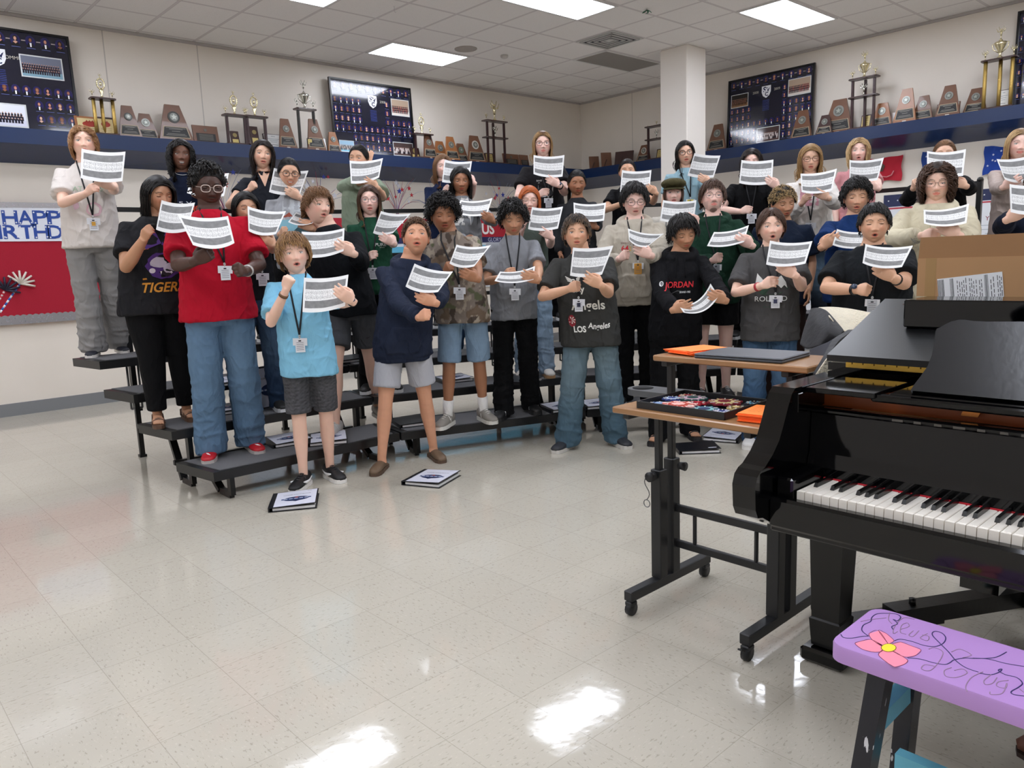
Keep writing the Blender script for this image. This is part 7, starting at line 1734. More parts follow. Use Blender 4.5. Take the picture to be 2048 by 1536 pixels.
# ================================================================== the singers
SN = dict(kind='sneaker', col='#151515', sole='#e8e8e8')
def hood_none(k): return []
def pr_tiger(k):
    z = 1.13*k
    return [poly([(-.11, 1.33*k), (-.03, 1.36*k), (.0, 1.28*k), (-.09, 1.24*k)], '#4b2a78'), poly([(.03, 1.36*k), (.11, 1.33*k), (.09, 1.24*k), (.0, 1.27*k)], '#4b2a78', 0),
            blob(.01, z, .10, .085, '#4b2a78', 0, 22, .08, 1), blob(-.02, z+.02, .045, .035, '#b9b4c4', 1, 14, .15, 2), blob(.05, z-.015, .04, .035, '#b9b4c4', 1, 14, .15, 3), poly([(-.02, z-.04), (.03, z-.02), (.08, z-.04), (.03, z-.07)], '#1a1420', 2),
            poly([(-.01, z-.035), (.0, z-.035), (-.005, z-.055)], '#f0f0f0', 3), poly([(.05, z-.035), (.06, z-.035), (.055, z-.055)], '#f0f0f0', 3), blob(-.055, z-.03, .018, .016, '#cfcad6', 2),
            poly([(-.11, z-.075), (.12, z-.06), (.12, z-.068), (-.11, z-.085)], '#c98a2c', 1), poly([(-.1, z+.10), (.08, z+.12), (.08, z+.126), (-.1, z+.108)], '#c98a2c', 1), T2('TIGERS', .01, .985*k, .25, .062, '#c98a2c', 1, .02, .25)]
def pr_mustang(k): return [T2('MUSTANGS', 0, 1.17*k, .24, .045, '#ef5a3c', 1, .03), T2('EST.  2003', 0, 1.115*k, .18, .028, '#d8dce6', 1, .01), T2('S V', 0, 1.215*k, .09, .02, '#d8dce6', 1)]
def pr_bird(k): return [poly([(-.10, 1.06*k), (.11, 1.06*k), (.11, 1.24*k), (-.10, 1.24*k)], '#8cc0cf'), blob(.03, 1.19*k, .022, .03, '#e8c33c', 2), blob(.035, 1.12*k, .03, .045, '#c9742c', 1, 16, .1), poly([(-.08, 1.26*k), (-.02, 1.30*k), (.01, 1.26*k)], '#9a4a3a', 1), T2('VIBES', .02, 1.255*k, .08, .02, '#2d6f80', 2)]
def pr_white(k): return [T2('AT', -.06, 1.27*k, .06, .035, '#a9c2a9'), T2('NS', .07, 1.27*k, .06, .035, '#a9c2a9'), blob(.03, 1.12*k, .05, .05, '#dcb8c2', 0, 18, .1, 5), blob(.03, 1.12*k, .035, .035, '#e3dbd6', 1, 18, .1, 6), blob(-.08, 1.15*k, .02, .03, '#d8b9c8', 0, 12, .2, 7)]
def pr_green(k): return [T2('PURE', .065, 1.245*k, .085, .024, '#eef2ee', 0, .01), T2('choir', .075, 1.222*k, .04, .010, '#cfd8cf')]
def pr_la(k):
    s = [T2('City', -.055, 1.205*k, .10, .06, '#e4e2da', 0, .03), T2('Angels', .005, 1.085*k, .235, .085, '#dedcd2', 0, .02), T2('LOS', -.07, .925*k, .085, .045, '#ecebe6', 0, .03), T2('Angeles', .065, .935*k, .155, .055, '#ecebe6', 0, .02, .2, .012)]
    for sg in (-1, 1):
        for q in range(4): s.append(poly([(-.075+sg*.006, 1.262*k+.006*q), (-.075+sg*(.04+.004*q), 1.275*k+.010*q), (-.075+sg*(.042+.004*q), 1.270*k+.010*q), (-.075+sg*.006, 1.257*k+.006*q)], '#e4e2da'))
    s.append(blob(-.075, 1.262*k, .018, .022, '#e4e2da', 0)); s.append(blob(-.075, 1.262*k, .012, .015, '#3a3a38', 1)); s.append(blob(-.118, .985*k, .026, .042, '#8c1f2c'))
    for q in range(7):
        a = q*.9; s.append(poly([(-.118, .99*k), (-.118+.026*math.cos(a), .99*k+.026*math.sin(a)), (-.118+.024*math.cos(a+.35), .99*k+.024*math.sin(a+.35))], '#eeeae2', 1))
    return s
def pr_64(k): return [T2('64', -.075, 1.245*k, .055, .042, '#c8202f', 1, .012), T2('RACING', -.075, 1.285*k, .06, .012, '#6b2a2a', 1), T2('2', -.035, 1.24*k, .016, .032, '#d8a82c', 2, .0)]
def pr_jordan(k): return [T2('JORDAN', .01, 1.215*k, .20, .058, '#d02a34', 1, .02), T2('BRAND 1985', .055, 1.165*k, .075, .014, '#e8e8e8', 1, .01), poly([(-.06, 1.16*k), (.0, 1.18*k), (.1, 1.155*k), (.0, 1.172*k)], '#4a4a4c', 1), blob(-.115, 1.235*k, .015, .018, '#d8d8d8', 1), blob(-.115, 1.235*k, .010, .012, '#15151a', 2), T2('23', -.115, 1.235*k, .012, .010, '#d8d8d8', 3)]
def pr_roland(k):
    z = 1.21*k; return [poly([(-.10, z-.01), (-.085, z+.075), (-.075, z+.06), (-.06, z+.045), (-.04, z+.02), (-.02, z-.02), (-.035, z), (-.05, z-.012), (-.07, z+.005), (-.085, z-.02)], '#e2e4e2', 1),
      poly([(.02, z-.005), (.045, z+.04), (.07, z+.055), (.10, z+.01), (.11, z-.03), (.09, z-.01), (.07, z-.03), (.05, z-.01)], '#e2e4e2', 1), poly([(-.11, z-.03), (-.05, z+.01), (.0, z-.01), (.06, z+.01), (.12, z-.03), (.06, z-.07), (-.05, z-.075)], '#2c4636', 0), T2('ROLAND', .005, z-.10, .21, .034, '#dfe2df', 1), T2('lake & ridge', .0, z-.155, .09, .016, '#31493b', 1)]
def pr_cream(k):
    s = [T2('V', .035, 1.085*k, .018, .030, '#2a2622', 1, .02)]; r = random.Random(8)
    for q in range(26):
        x = -.085+r.uniform(-.04, .04); z = 1.20*k+r.uniform(-.06, .07); a = r.uniform(0, 6.28); L = r.uniform(.01, .03); dx, dz = L*math.cos(a), L*math.sin(a); s.append(poly([(x, z), (x+dx, z+dz), (x+dx+.0018, z+dz+.0018), (x+.0018, z+.0018)], '#7d8288', 0))
    s.append(T2('Roots', -.085, 1.21*k, .06, .026, '#8a8f96', 1)); return s
def pr_band(k): return [poly([(-.06, 1.13*k), (.08, 1.12*k), (.09, 1.25*k), (-.05, 1.27*k)], '#8f8f8c'), blob(-.03, 1.20*k, .02, .03, '#1c1c1c', 1), blob(.02, 1.19*k, .02, .03, '#e0e0dc', 1, 12, .2), blob(.06, 1.17*k, .018, .028, '#26262a', 1), T2('BAND', -.04, 1.285*k, .05, .014, '#d8d8d4', 1), blob(-.005, 1.15*k, .05, .012, '#dedede', 1, 14, .3)]
def pr_text(s, w, col, z=1.22, x=0.): return lambda k: [T2(s, x, z*k, w, None, col, 1, .01)]

BJ = dict(kind='jeans', col='#2f4560', denim=1); BP = dict(kind='pants', col='#0b0b0d')
P = [
 dict(id=1, label='person in off-white T-shirt and wide grey sweatpants at the far left of the top step', head=(163, 250), D=5.36, lv=4, fx=(212, 712), feet=((190, 712), (240, 704)), sex='f', w=1.05, skin='fair',
      hair=dict(style='curlymid', col='#9a7048', L=.13, curl=.009, curlf=22, n=420, rad=.0036, g=.35, top=.016, tip='#b98c62'), face=dict(eyes=.7), look=(0, 4, 0), top=dict(kind='tee', col='#d6cfc9', hem=.84, loose=.045, sl=1.15, mottle=1), bot=dict(kind='wide', col='#92908f', loose=.02),
      shoes=dict(kind='slipon', col='#1c1e2a', sole='#e6e2dd', stripe='#dcdcdc', nstr=1), ra=dict(h=(182, 378), e=(95, 410), pose='pinch'), la=dict(h=(208, 372), e=(244, 428), paper=1, pose='hold'), pap=((163, 297), (251, 303), (245, 362), (161, 356)), badge=(187, 443), badgex='#d9a441', prints=pr_white),
 dict(id=2, label='laughing person with curly black shoulder-length hair and navy T-shirt lettered in orange', head=(358, 277), D=5.9, lv=4, skin='dbrown', w=1.02, hair=dict(style='curlylong', col='black', L=.30, curl=.012, curlf=14, n=420, rad=.0050, g=.5, part=.01, thick=.016), face=dict(eyes=.35, open=.8, smile=1, teeth=1), look=(4, 2, -4),
      top=dict(kind='tee', col='#10182c', hem=.86), bot=BP, ra=dict(down=1), la=dict(h=(400, 392), paper=1), pap=((385, 341), (458, 346), (448, 392), (374, 386)), chain='#b8b8b8', prints=pr_mustang),
 dict(id=3, label='person with long wavy dark hair in a charcoal V-neck top, fist raised at the chest', head=(522, 278), D=6.3, lv=4, skin='light', hair=dict(style='wavy', col='dark', L=.33, curl=.006, curlf=7, n=400, rad=.0045, part=-.02, thick=.014), face=dict(eyes=.45, open=.25, smile=.3), look=(6, 2, -5),
      top=dict(kind='vneck', col='#24272e', hem=.86, sl=.9), bot=BP, ra=dict(h=(506, 370), e=(462, 402)), la=dict(h=(586, 388), paper=1), pap=((548, 336), (617, 341), (600, 388), (538, 384))),
 dict(id=4, label='smiling person in tortoise glasses, light grey jacket over a pale blue picture tee', head=(575, 315), D=5.95, lv=3, skin='tan', hair=dict(style='pulled', col='black', L=.12, n=420, rad=.0030, bun='bun', thick=.006, top=.010), face=dict(eyes=.45, open=.35, smile=1, teeth=1), look=(8, -8, -4), glasses='#3a2420', gthick=.0022,
      top=dict(kind='jacket', col='#a2a4a8', hem=.84, open='#b9bdc0'), bot=BP, ra=dict(h=(566, 462), e=(540, 480)), la=dict(h=(612, 452), paper=1, e=(640, 470)), pap=((592, 424), (645, 428), (624, 447), (576, 444)), badge=None, prints=pr_bird),
 dict(id=5, label='person in oversized pale green T-shirt, one hand behind the head, paper over the chin', head=(716, 289), D=6.6, lv=4, skin='tan', hair=dict(style='pulled', col='black', L=.12, n=420, rad=.0030, bun='low', thick=.006, top=.010), face=dict(eyes=.35), look=(-22, -2, -6),
      top=dict(kind='tee', col='#87947f', hem=.80, loose=.05, sl=1.15, boxy=.9), bot=BP, ra=dict(h=(739, 314), e=(692, 385), D=6.62, up=.6, pose='open'), la=dict(h=(742, 368), e=(778, 418), paper=1), pap=((699, 321), (766, 316), (758, 355), (702, 367))),
 dict(id=6, label='person in navy T-shirt with long light brown hair, face half covered by music', head=(884, 306), D=6.95, lv=4, skin='fairp', hair=dict(style='long', col='lbrown', L=.34, n=420, rad=.0034, part=.0, thick=.010), face=dict(eyes=.6), look=(10, 0, 0),
      top=dict(kind='tee', col='#141f3c', hem=.86), bot=BP, ra=dict(h=(892, 380), e=(868, 410), pose='pinch'), la=dict(h=(938, 358), paper=1), pap=((889, 319), (944, 322), (938, 360), (884, 364))),
 dict(id=7, label='person with long straight black hair in a light grey zip jacket, third step', head=(920, 331), D=6.55, lv=3, skin='brown', hair=dict(style='long', col='black', L=.46, n=460, rad=.0040, part=.0, thick=.014), face=dict(eyes=.2), look=(4, -6, 0),
      top=dict(kind='jacket', col='#85878a', hem=.83, open='#d8d6d2'), bot=BJ, ra=dict(h=(936, 478), e=(905, 470), pose='pinch'), la=dict(h=(976, 436), paper=1, e=(990, 470)), pap=((921, 400), (985, 396), (974, 429), (912, 426)), prints=pr_text('Grace', .1, '#2a2a2a', 1.28, .0)),
 dict(id=8, label='tallest person on the top step, long fair-brown hair, glasses, black graphic T-shirt', head=(1084, 260), D=7.25, lv=4, skin='fairp', w=1.08, hair=dict(style='long', col='dblond', rootc='#6b4a30', L=.36, n=420, rad=.0036, part=.0, thick=.010, tip='#a88860'), face=dict(eyes=.75), look=(4, 0, 0), glasses='#5a3030',
      top=dict(kind='tee', col='#1b191b', hem=.84, loose=.035), bot=BP, ra=dict(h=(1086, 385), e=(1036, 392), pose='pinch'), la=dict(h=(1106, 364), e=(1134, 396), paper=1), pap=((1067, 310), (1129, 310), (1125, 353), (1067, 348)), watch=(1, '#0c0c0e'), badge=(1097, 402), prints=pr_band),
 dict(id=9, label='person with pulled-back dark hair in a charcoal sweatshirt, between redhead and beige hoodie', head=(1153, 339), D=6.95, lv=3, skin='brown', hair=dict(style='pulled', col='black', L=.13, n=420, rad=.0032, tail=.25, tailx=-.04, thick=.007, top=.012), face=dict(eyes=.1), look=(8, -8, 0),
      top=dict(kind='long', col='#2a2b2e', hem=.84, loose=.035), bot=BP, ra=dict(down=1), la=dict(h=(1182, 450), paper=1), pap=((1147, 405), (1212, 405), (1208, 441), (1148, 437)), badge=None, prints=pr_text('HARMONY', .18, '#b8b8b8', 1.26)),
 dict(id=10, label='person in black, only the forehead above the music, just left of the pillar', head=(1254, 317), D=7.2, lv=4, skin='tan', hair=dict(style='pulled', col='dark', L=.13, n=420, rad=.0032, tail=.28, tailx=-.03, thick=.007, top=.012), face=dict(eyes=.5), look=(2, 0, 0),
      top=dict(kind='tee', col='#0d0d10', hem=.86), bot=BP, ra=dict(h=(1258, 398), e=(1212, 418), pose='pinch'), la=dict(h=(1303, 380), e=(1308, 420), paper=1), pap=((1244, 340), (1303, 340), (1299, 380), (1240, 384))),
 dict(id=11, label='person with long black hair, dark glasses and light blue henley before the pillar', head=(1370, 279), D=7.3, lv=4, skin='light', hair=dict(style='long', col='black', L=.36, n=420, rad=.0036, part=.01, thick=.010), face=dict(eyes=.8, open=.3), look=(6, 0, 4), glasses='#1c1416', gthick=.0022,
      top=dict(kind='tee', col='#93b3bf', hem=.86), bot=BJ, ra=dict(down=1), la=dict(h=(1408, 360), e=(1424, 400), paper=1), pap=((1389, 306), (1441, 311), (1427, 355), (1375, 351)), badge=(1381, 404), badgec='#d9c840', badgex='#3c9a5a'),
 dict(id=12, label='person in an olive newsboy cap and white cardigan behind the green hoodie', head=(1347, 357), D=6.5, lv=2, skin='fairp', hair=dict(style='long', col='brown', L=.26, n=300, rad=.0036, part=.0, thick=.004, top=.012), cap='#4a452c', face=dict(eyes=.55, open=.3), look=(2, 0, 0),
      top=dict(kind='jacket', col='#cfc9be', hem=.84, open='#8a8a88'), bot=BP, ra=dict(down=1), la=dict(h=(1386, 440), paper=1), pap=((1326, 400), (1393, 400), (1388, 441), (1320, 441))),
 dict(id=13, label='person with long dark curls in black, music before the mouth, right of the pillar', head=(1503, 295), D=6.85, lv=3, skin='fairp', w=1.05, hair=dict(style='curlylong', col='dark', L=.34, curl=.009, curlf=12, n=420, rad=.0045, thick=.012), face=dict(eyes=.15), look=(0, -2, 0),
      top=dict(kind='tee', col='#0c0c0e', hem=.82, loose=.035), bot=BP, ra=dict(h=(1491, 420), e=(1452, 416), pose='pinch'), la=dict(h=(1544, 366), e=(1556, 405), paper=1), pap=((1483, 320), (1547, 319), (1544, 367), (1478, 366)), badge=(1503, 434)),
 dict(id=14, label='person with long blonde hair and glasses, pink top and white cardigan', head=(1621, 286), D=6.45, lv=3, skin='light', hair=dict(style='wavy', col='dblond', L=.46, curl=.005, curlf=6, n=440, rad=.0042, part=-.01, thick=.013, tip='#c9a470'), face=dict(eyes=.1, open=.3), look=(6, -5, 0), glasses='#4a2c24',
      top=dict(kind='jacket', col='#ddd8d2', hem=.84, loose=.05, open='#cf9aa6'), bot=dict(kind='jeans', col='#12151c', denim=1), ra=dict(h=(1609, 398), e=(1583, 436), pose='pinch'), la=dict(h=(1643, 390), e=(1686, 420), paper=1), pap=((1601, 347), (1674, 337), (1664, 381), (1603, 384)), badge=(1621, 453)),
 dict(id=15, label='person with curly blonde hair and pink short-sleeved top beside the red banner', head=(1718, 274), D=6.8, lv=4, skin='fairp', hair=dict(style='wavy', col='blond', rootc='#8a6a44', L=.26, curl=.009, curlf=9, n=440, rad=.0042, thick=.014), face=dict(eyes=.7, open=.4, round=.6), look=(2, 2, 0),
      top=dict(kind='tee', col='#cc8f92', hem=.86), bot=BP, ra=dict(down=1), la=dict(h=(1744, 372), e=(1770, 402), paper=1), pap=((1699, 320), (1768, 315), (1755, 360), (1699, 359))),
 dict(id=16, label='person in a black jacket, tied-back fair hair, only the forehead above the music', head=(1890, 279), D=6.1, lv=3, skin='light', hair=dict(style='pulled', col='lbrown', L=.13, n=420, rad=.0032, tail=.2, thick=.007, top=.012), face=dict(eyes=.4), look=(0, 2, 0),
      top=dict(kind='jacket', col='#0e0e10', hem=.84, loose=.045), bot=BP, ra=dict(h=(1829, 367), e=(1812, 402), pose='fist'), la=dict(h=(1917, 366), e=(1948, 385), paper=1), pap=((1854, 302), (1932, 298), (1926, 352), (1854, 338))),
 dict(id=17, label='person with long straight blonde hair and oatmeal sweater at the right edge', head=(2040, 255), D=5.9, lv=3, skin='fairp', hair=dict(style='long', col='blond', rootc='#8a6a44', L=.36, n=420, rad=.0040, thick=.012), face=dict(eyes=.7, smile=.7), look=(10, 0, -4),
      top=dict(kind='long', col='#b5a69e', hem=.84, loose=.03), bot=BP, ra=dict(h=(2024, 366), e=(1988, 418), paper=1), la=dict(down=1), pap=((1993, 318), (2068, 309), (2060, 362), (2009, 358))),
 dict(id=18, label='person in navy hoodie cut off by the right edge, one arm and music showing', head=(2082, 330), D=5.35, lv=1, sex='m', skin='fair', hair=dict(style='crop', col='brown', L=.03), look=(0, 0, 0), top=dict(kind='hoodie', col='#141a2a', hem=.86, loose=.05), bot=BP, ra=dict(h=(2032, 430), e=(1996, 470), paper=1), la=dict(down=1), pap=((2019, 368), (2110, 366), (2108, 425), (2021, 424))),
 dict(id=19, label='person with long black hair, tiger-print black T-shirt and black leggings on the second step', head=(312, 350), D=4.92, lv=2, fx=(345, 846), feet=((318, 850), (376, 838)), w=1.5, skin='med', yaw=.12, hair=dict(style='long', col='black', L=.44, n=480, rad=.0046, part=-.015, thick=.018), face=dict(eyes=.1), look=(16, -8, 0),
      top=dict(kind='tee', col='#1d1d20', hem=.80, loose=.035, sl=1.1), bot=dict(kind='leggings', col='#0c0c0e', loose=.01, lw=1.3), shoes=dict(kind='sandal', col='#5a3f30', sole='#5a4030', turn=.1), ra=dict(h=(293, 466), e=(238, 540), pose='pinch'), la=dict(h=(352, 442), e=(400, 520), paper=1, beh=1), pap=((323, 400), (390, 405), (374, 462), (312, 459)), prints=pr_tiger),
 dict(id=20, label='person in bright red T-shirt, wide blue jeans and red shoes on the lowest step', head=(410, 322), D=4.75, lv=1, fx=(466, 912), feet=((425, 914), (504, 898)), sex='m', w=1.13, skin='deep', yaw=.05, hair=dict(style='twists', col='black', L=.060, curl=.003, curlf=20, n=200, rad=.0085, thick=.014, top=.032), face=dict(eyes=.15, stash=.6, open=.1, jaw=1.1), look=(10, -12, 0), glasses='#c9b9b0', gthick=.0028,
      top=dict(kind='tee', col='#b3122a', hem=.835, loose=.035, sl=1.2, boxy=.1), bot=dict(kind='baggy', col='#5a7590', denim=1, loose=.016, wash=.5, fade='#7f9db8'), front=1, shoes=dict(kind='slipon', col='#b3101f', sole='#b8b0ac', mark='#f0f0f0', collar='#b3101f'), ra=dict(h=(410, 512), e=(335, 545), pose='pinch', paper=1), la=dict(h=(483, 540), e=(528, 560), pose='fist'),
      pap=((354, 427), (456, 432), (469, 486), (386, 490)), sag=.02, badge=(453, 543), chain='#c9c4bc', bracelet=(1, '#b8b4ae')),
 dict(id=21, label='short person with long black hair behind music, dark top, between red and light blue', head=(488, 380), D=5.25, lv=2, skin='tan', hair=dict(style='long', col='black', L=.42, n=440, rad=.0040, part=-.02, thick=.012), face=dict(eyes=.15), look=(14, -4, 0),
      top=dict(kind='tank', col='#141418', hem=.90), bot=dict(kind='jeans', col='#24364e', denim=1), ra=dict(down=1), la=dict(h=(534, 482), e=(546, 532), paper=1), pap=((495, 412), (572, 422), (552, 468), (497, 462)), badge=(526, 557)),
 dict(id=22, label='person in light blue T-shirt and heather grey shorts standing on the floor', head=(584, 464), D=4.7, lv=0, fx=(637, 972), feet=((609, 974), (662, 958)), sex='m', w=.92, skin='fair', hair=dict(style='mop', col='lbrown', L=.085, n=520, rad=.0046, thick=0.022, sweep=.35, tip='#a98355', top=.020), face=dict(eyes=.7, open=.45, jaw=1.05), look=(6, 4, 4),
      top=dict(kind='tee', col='#86c4e2', hem=.79, loose=.038, sl=1.25, boxy=.5), bot=dict(kind='shorts', col='#4d4d50', len=.93, heather=1, flare=.006, loose=.010), shoes=dict(kind='sneaker', col='#131315', sole='#e6e4e0', swoosh='#e8e8e8', lace='#2a2a2c', turn=.4), ra=dict(h=(576, 562), e=(531, 655), pose='fist', up=.5), la=dict(h=(690, 592), e=(676, 650), paper=1, up=.4),
      pap=((608, 555), (697, 549), (690, 612), (605, 624)), badge=(600, 692), watch=(1, '#2a2622'), bracelet=(-1, '#6b4a2c')),
 dict(id=23, label='person in black sweatshirt and dark grey shorts, wavy light brown hair, head turned aside', head=(632, 374), D=5.55, lv=1, fx=(716, 852), feet=((672, 872), (757, 834)), sex='m', w=1.0, skin='fair', hair=dict(style='mop', col='lbrown', L=.075, curl=.005, curlf=14, n=480, rad=.0046, thick=0.022, top=.022), face=dict(eyes=.55, open=.35, round=.4, jaw=1.0, gx=.6), look=(34, 4, -6), yaw=-.05,
      top=dict(kind='long', col='#101216', hem=.83, loose=.04), bot=dict(kind='shorts', col='#46474a', len=.74, flare=.015, loose=.016, logo=1), shoes=dict(kind='sneaker', col='#c9c6c2', sole='#e6e4e0', lace='#e8e8e8', turn=.35), ra=dict(down=1), la=dict(h=(691, 499), e=(734, 550), paper=1), pap=((603, 463), (689, 456), (687, 502), (609, 515))),
 dict(id=24, label='person with long straight brown hair and wire glasses in a forest green T-shirt', head=(736, 367), D=5.9, lv=2, skin='fairp', w=.95, hair=dict(style='long', col='brown', L=.36, n=460, rad=.0038, part=.0, thick=.010, tip='#9a7a55'), face=dict(eyes=.8, open=.3), look=(2, 0, 0), glasses='#6a5a70', gthick=.0012,
      top=dict(kind='tee', col='#1f4a36', hem=.84, loose=.03, sl=1.1), bot=BP, ra=dict(h=(741, 512), e=(712, 520), pose='pinch'), la=dict(h=(774, 480), e=(790, 525), paper=1), pap=((762, 422), (822, 427), (786, 466), (746, 466)), badge=(746, 545), bracelet=(1, '#c9c4bc'), prints=pr_green),
 dict(id=25, label='person in slate navy hoodie, pale grey shorts and brown clogs, standing on the floor', head=(830, 434), D=5.05, lv=0, fx=(820, 930), feet=((765, 940), (868, 917)), sex='m', w=1.0, skin='#dda484', hair=dict(style='crop', col='brown', L=.032, curl=.004, curlf=30, n=620, rad=.0036, thick=.010, top=.016, tip='#7a5a40'), face=dict(eyes=.35, open=.35, smile=.5, jaw=1.05), look=(2, 14, -3),
      top=dict(kind='hoodie', col='#232a3c', hem=.80, loose=.045), bot=dict(kind='shorts', col='#b4b5bb', len=.80, flare=.010, loose=.012), shoes=dict(kind='clog', col='#6d5844', sole='#5a4536', turn=.3), ra=dict(h=(850, 632), e=(766, 650), pose='fist', D=4.72), la=dict(h=(854, 600), e=(905, 618), paper=1), pap=((829, 527), (906, 543), (876, 584), (811, 573)), sag=.01),
 dict(id=26, label='person with bushy black curls in a camouflage T-shirt, denim shorts and white socks', head=(884, 388), D=5.5, lv=1, fx=(936, 850), feet=((897, 852), (968, 842)), sex='m', w=.95, skin='brown', hair=dict(style='curly', col='black', L=.075, curl=.008, curlf=20, n=520, rad=.0050, thick=0.028, top=.030), face=dict(eyes=.1, open=.25, smile=.3, stash=.3), look=(8, -8, 0),
      top=dict(kind='tee', col='#7b7067', hem=.80, loose=.05, sl=1.2, boxy=.9, camo=1), bot=dict(kind='shorts', col='#7a90a6', len=1.02, denim=1, flare=.008, loose=.010, wash=.3), front=1, shoes=dict(kind='sneaker', col='#8a857d', sole='#d8d6cf', lace='#e8e6e0', sock='#e2e0dc', stripe='#b8b4ac', nstr=1, turn=.4), ra=dict(h=(896, 535), e=(868, 552), pose='fist'), la=dict(h=(940, 552), e=(965, 575), paper=1),
      pap=((913, 489), (982, 490), (948, 533), (899, 527)), badge=(919, 586)),
 dict(id=27, label='person in plain light grey T-shirt and long black trousers on the lowest step', head=(1024, 400), D=5.7, lv=1, fx=(1036, 830), feet=((1008, 836), (1062, 824)), sex='m', w=.95, skin='med', hair=dict(style='curly', col='black', L=.065, curl=.006, curlf=18, n=520, rad=.0050, thick=0.026, top=.028), face=dict(eyes=.05), look=(6, -12, 0),
      top=dict(kind='tee', col='#83858a', hem=.80, loose=.035, sl=1.2, boxy=.8), bot=dict(kind='straight', col='#0a0a0c', loose=.016), shoes=dict(kind='sneaker', col='#101012', sole='#1a1a1c', stripe='#e8e8e8', turn=.3), ra=dict(h=(1015, 548), e=(972, 580), pose='pinch'), la=dict(h=(1062, 556), e=(1092, 570), paper=1), pap=((1000, 543), (1070, 532), (1067, 559), (989, 562)), badge=(1030, 588)),
 dict(id=28, label='person with long copper-red hair and glasses in a dark green-grey top and light jeans', head=(1058, 369), D=6.35, lv=2, skin='fairp', w=.92, hair=dict(style='long', col='red', L=.34, n=440, rad=.0038, part=.0, thick=.011), face=dict(eyes=.15, open=.2), look=(2, -6, 0), glasses='#c9a890', gthick=.0011,
      top=dict(kind='tank', col='#4c564f', hem=.88, loose=.02), bot=dict(kind='straight', col='#8ba0b4', denim=1, loose=.014), shoes=dict(kind='sneaker', col='#c9c4bd', sole='#b08a60'), ra=dict(h=(1046, 448), e=(1032, 478), pose='pinch'), la=dict(h=(1092, 468), e=(1100, 508), paper=1), pap=((1064, 414), (1126, 413), (1116, 457), (1056, 458)), badge=None),
 dict(id=29, label='person in dark grey lettered T-shirt and faded wide jeans on the floor mid-row', head=(1152, 427), D=5.4, lv=0, fx=(1186, 897), feet=((1135, 898), (1232, 890)), sex='m', w=1.12, skin='tan', hair=dict(style='mop', col='dark', L=.060, n=560, rad=.0042, thick=0.018, tip='#7a624c', top=.022), face=dict(eyes=.6, open=.25, round=.3, jaw=1.05), look=(2, 4, 0),
      top=dict(kind='tee', col='#383836', hem=.79, loose=.04, sl=1.25, boxy=.7), bot=dict(kind='baggy', col='#48606f', denim=1, loose=.016, wash=.6, fade='#93a4a8'), front=1, shoes=dict(kind='sneaker', col='#2b2d33', sole='#c9c6c0', stripe='#8f939c', nstr=2, turn=.5), ra=dict(h=(1150, 573), e=(1076, 604), pose='fist', up=.05), la=dict(h=(1187, 563), e=(1222, 598), paper=1),
      pap=((1146, 495), (1227, 491), (1204, 549), (1140, 551)), badge=(1157, 610), badgex='#2a2d44', prints=pr_la),
 dict(id=30, label='person with black hair and wire glasses in a beige hoodie, small red number on chest', head=(1268, 364), D=6.0, lv=1, sex='m', w=1.1, skin='fairp', hair=dict(style='mop', col='black', L=.060, n=560, rad=.0046, thick=0.026, top=.026), face=dict(eyes=.15, open=.2), look=(8, -10, 0), glasses='#50484a',
      top=dict(kind='hoodie', col='#b5ad9e', hem=.84, loose=.045), bot=dict(kind='straight', col='#09090b', loose=.016), ra=dict(h=(1248, 511), e=(1211, 520), pose='fist'), la=dict(h=(1287, 505), e=(1328, 518), paper=1), pap=((1256, 457), (1328, 467), (1294, 494), (1258, 480)), badge=(1276, 535), badgex='#e09a2c', badgec='#e6a63c', prints=pr_64),
 dict(id=31, label='person in black hoodie with red lettering, music held low in both hands', head=(1366, 427), D=5.6, lv=0, fx=(1350, 878), feet=((1318, 884), (1380, 874)), sex='m', w=.95, skin='med', hair=dict(style='mop', col='black', L=.070, n=560, rad=.0046, thick=0.03, top=.030), face=dict(eyes=.1), look=(16, -14, 6),
      top=dict(kind='hoodie', col='#0f0f12', hem=.80, loose=.05), bot=dict(kind='straight', col='#0b0b0d', loose=.02), shoes=dict(kind='slide', col='#1c1c1f', sole='#1a1a1d', turn=.3), ra=dict(h=(1364, 618), e=(1312, 612), pose='hold', paper=1), la=dict(h=(1436, 596), e=(1430, 575), paper=1), pap=((1357, 610), (1421, 567), (1437, 592), (1367, 625)), bend=.05, prints=pr_jordan),
 dict(id=32, label='bearded person with brown fringe in a dark green hoodie and black shorts', head=(1425, 359), D=6.15, lv=1, fx=(1427, 798), feet=((1402, 800), (1452, 796)), sex='m', w=1.05, skin='fairp', hair=dict(style='mop', col='brown', L=.075, n=560, rad=.0040, thick=0.018, top=.020), face=dict(eyes=.4, stash=.75, beard=.8, jaw=1.0), look=(8, 6, 0), glasses='#5a5056', gthick=.0012,
      top=dict(kind='hoodie', col='#173426', hem=.82, loose=.045), bot=dict(kind='shorts', col='#0e0e10', len=.72, flare=.010, loose=.014), shoes=dict(kind='sneaker', col='#101012', sole='#1c1c1e', lace='#e8e8e8'), ra=dict(h=(1434, 516), e=(1396, 535), pose='fist'), la=dict(h=(1490, 484), e=(1510, 520), paper=1), pap=((1428, 464), (1498, 450), (1488, 484), (1414, 492)), badge=(1432, 538), badgec='#9aa0a8'),
 dict(id=33, label='person in grey T-shirt with mountain print and blue jeans, mouth rounded', head=(1543, 414), D=5.3, lv=0, sex='m', w=1.0, skin='fair', hair=dict(style='curtain', col='brown', L=.080, n=560, rad=.0040, thick=.012, top=.020), face=dict(eyes=.6, open=.6, round=1, jaw=.95), look=(6, 2, 2),
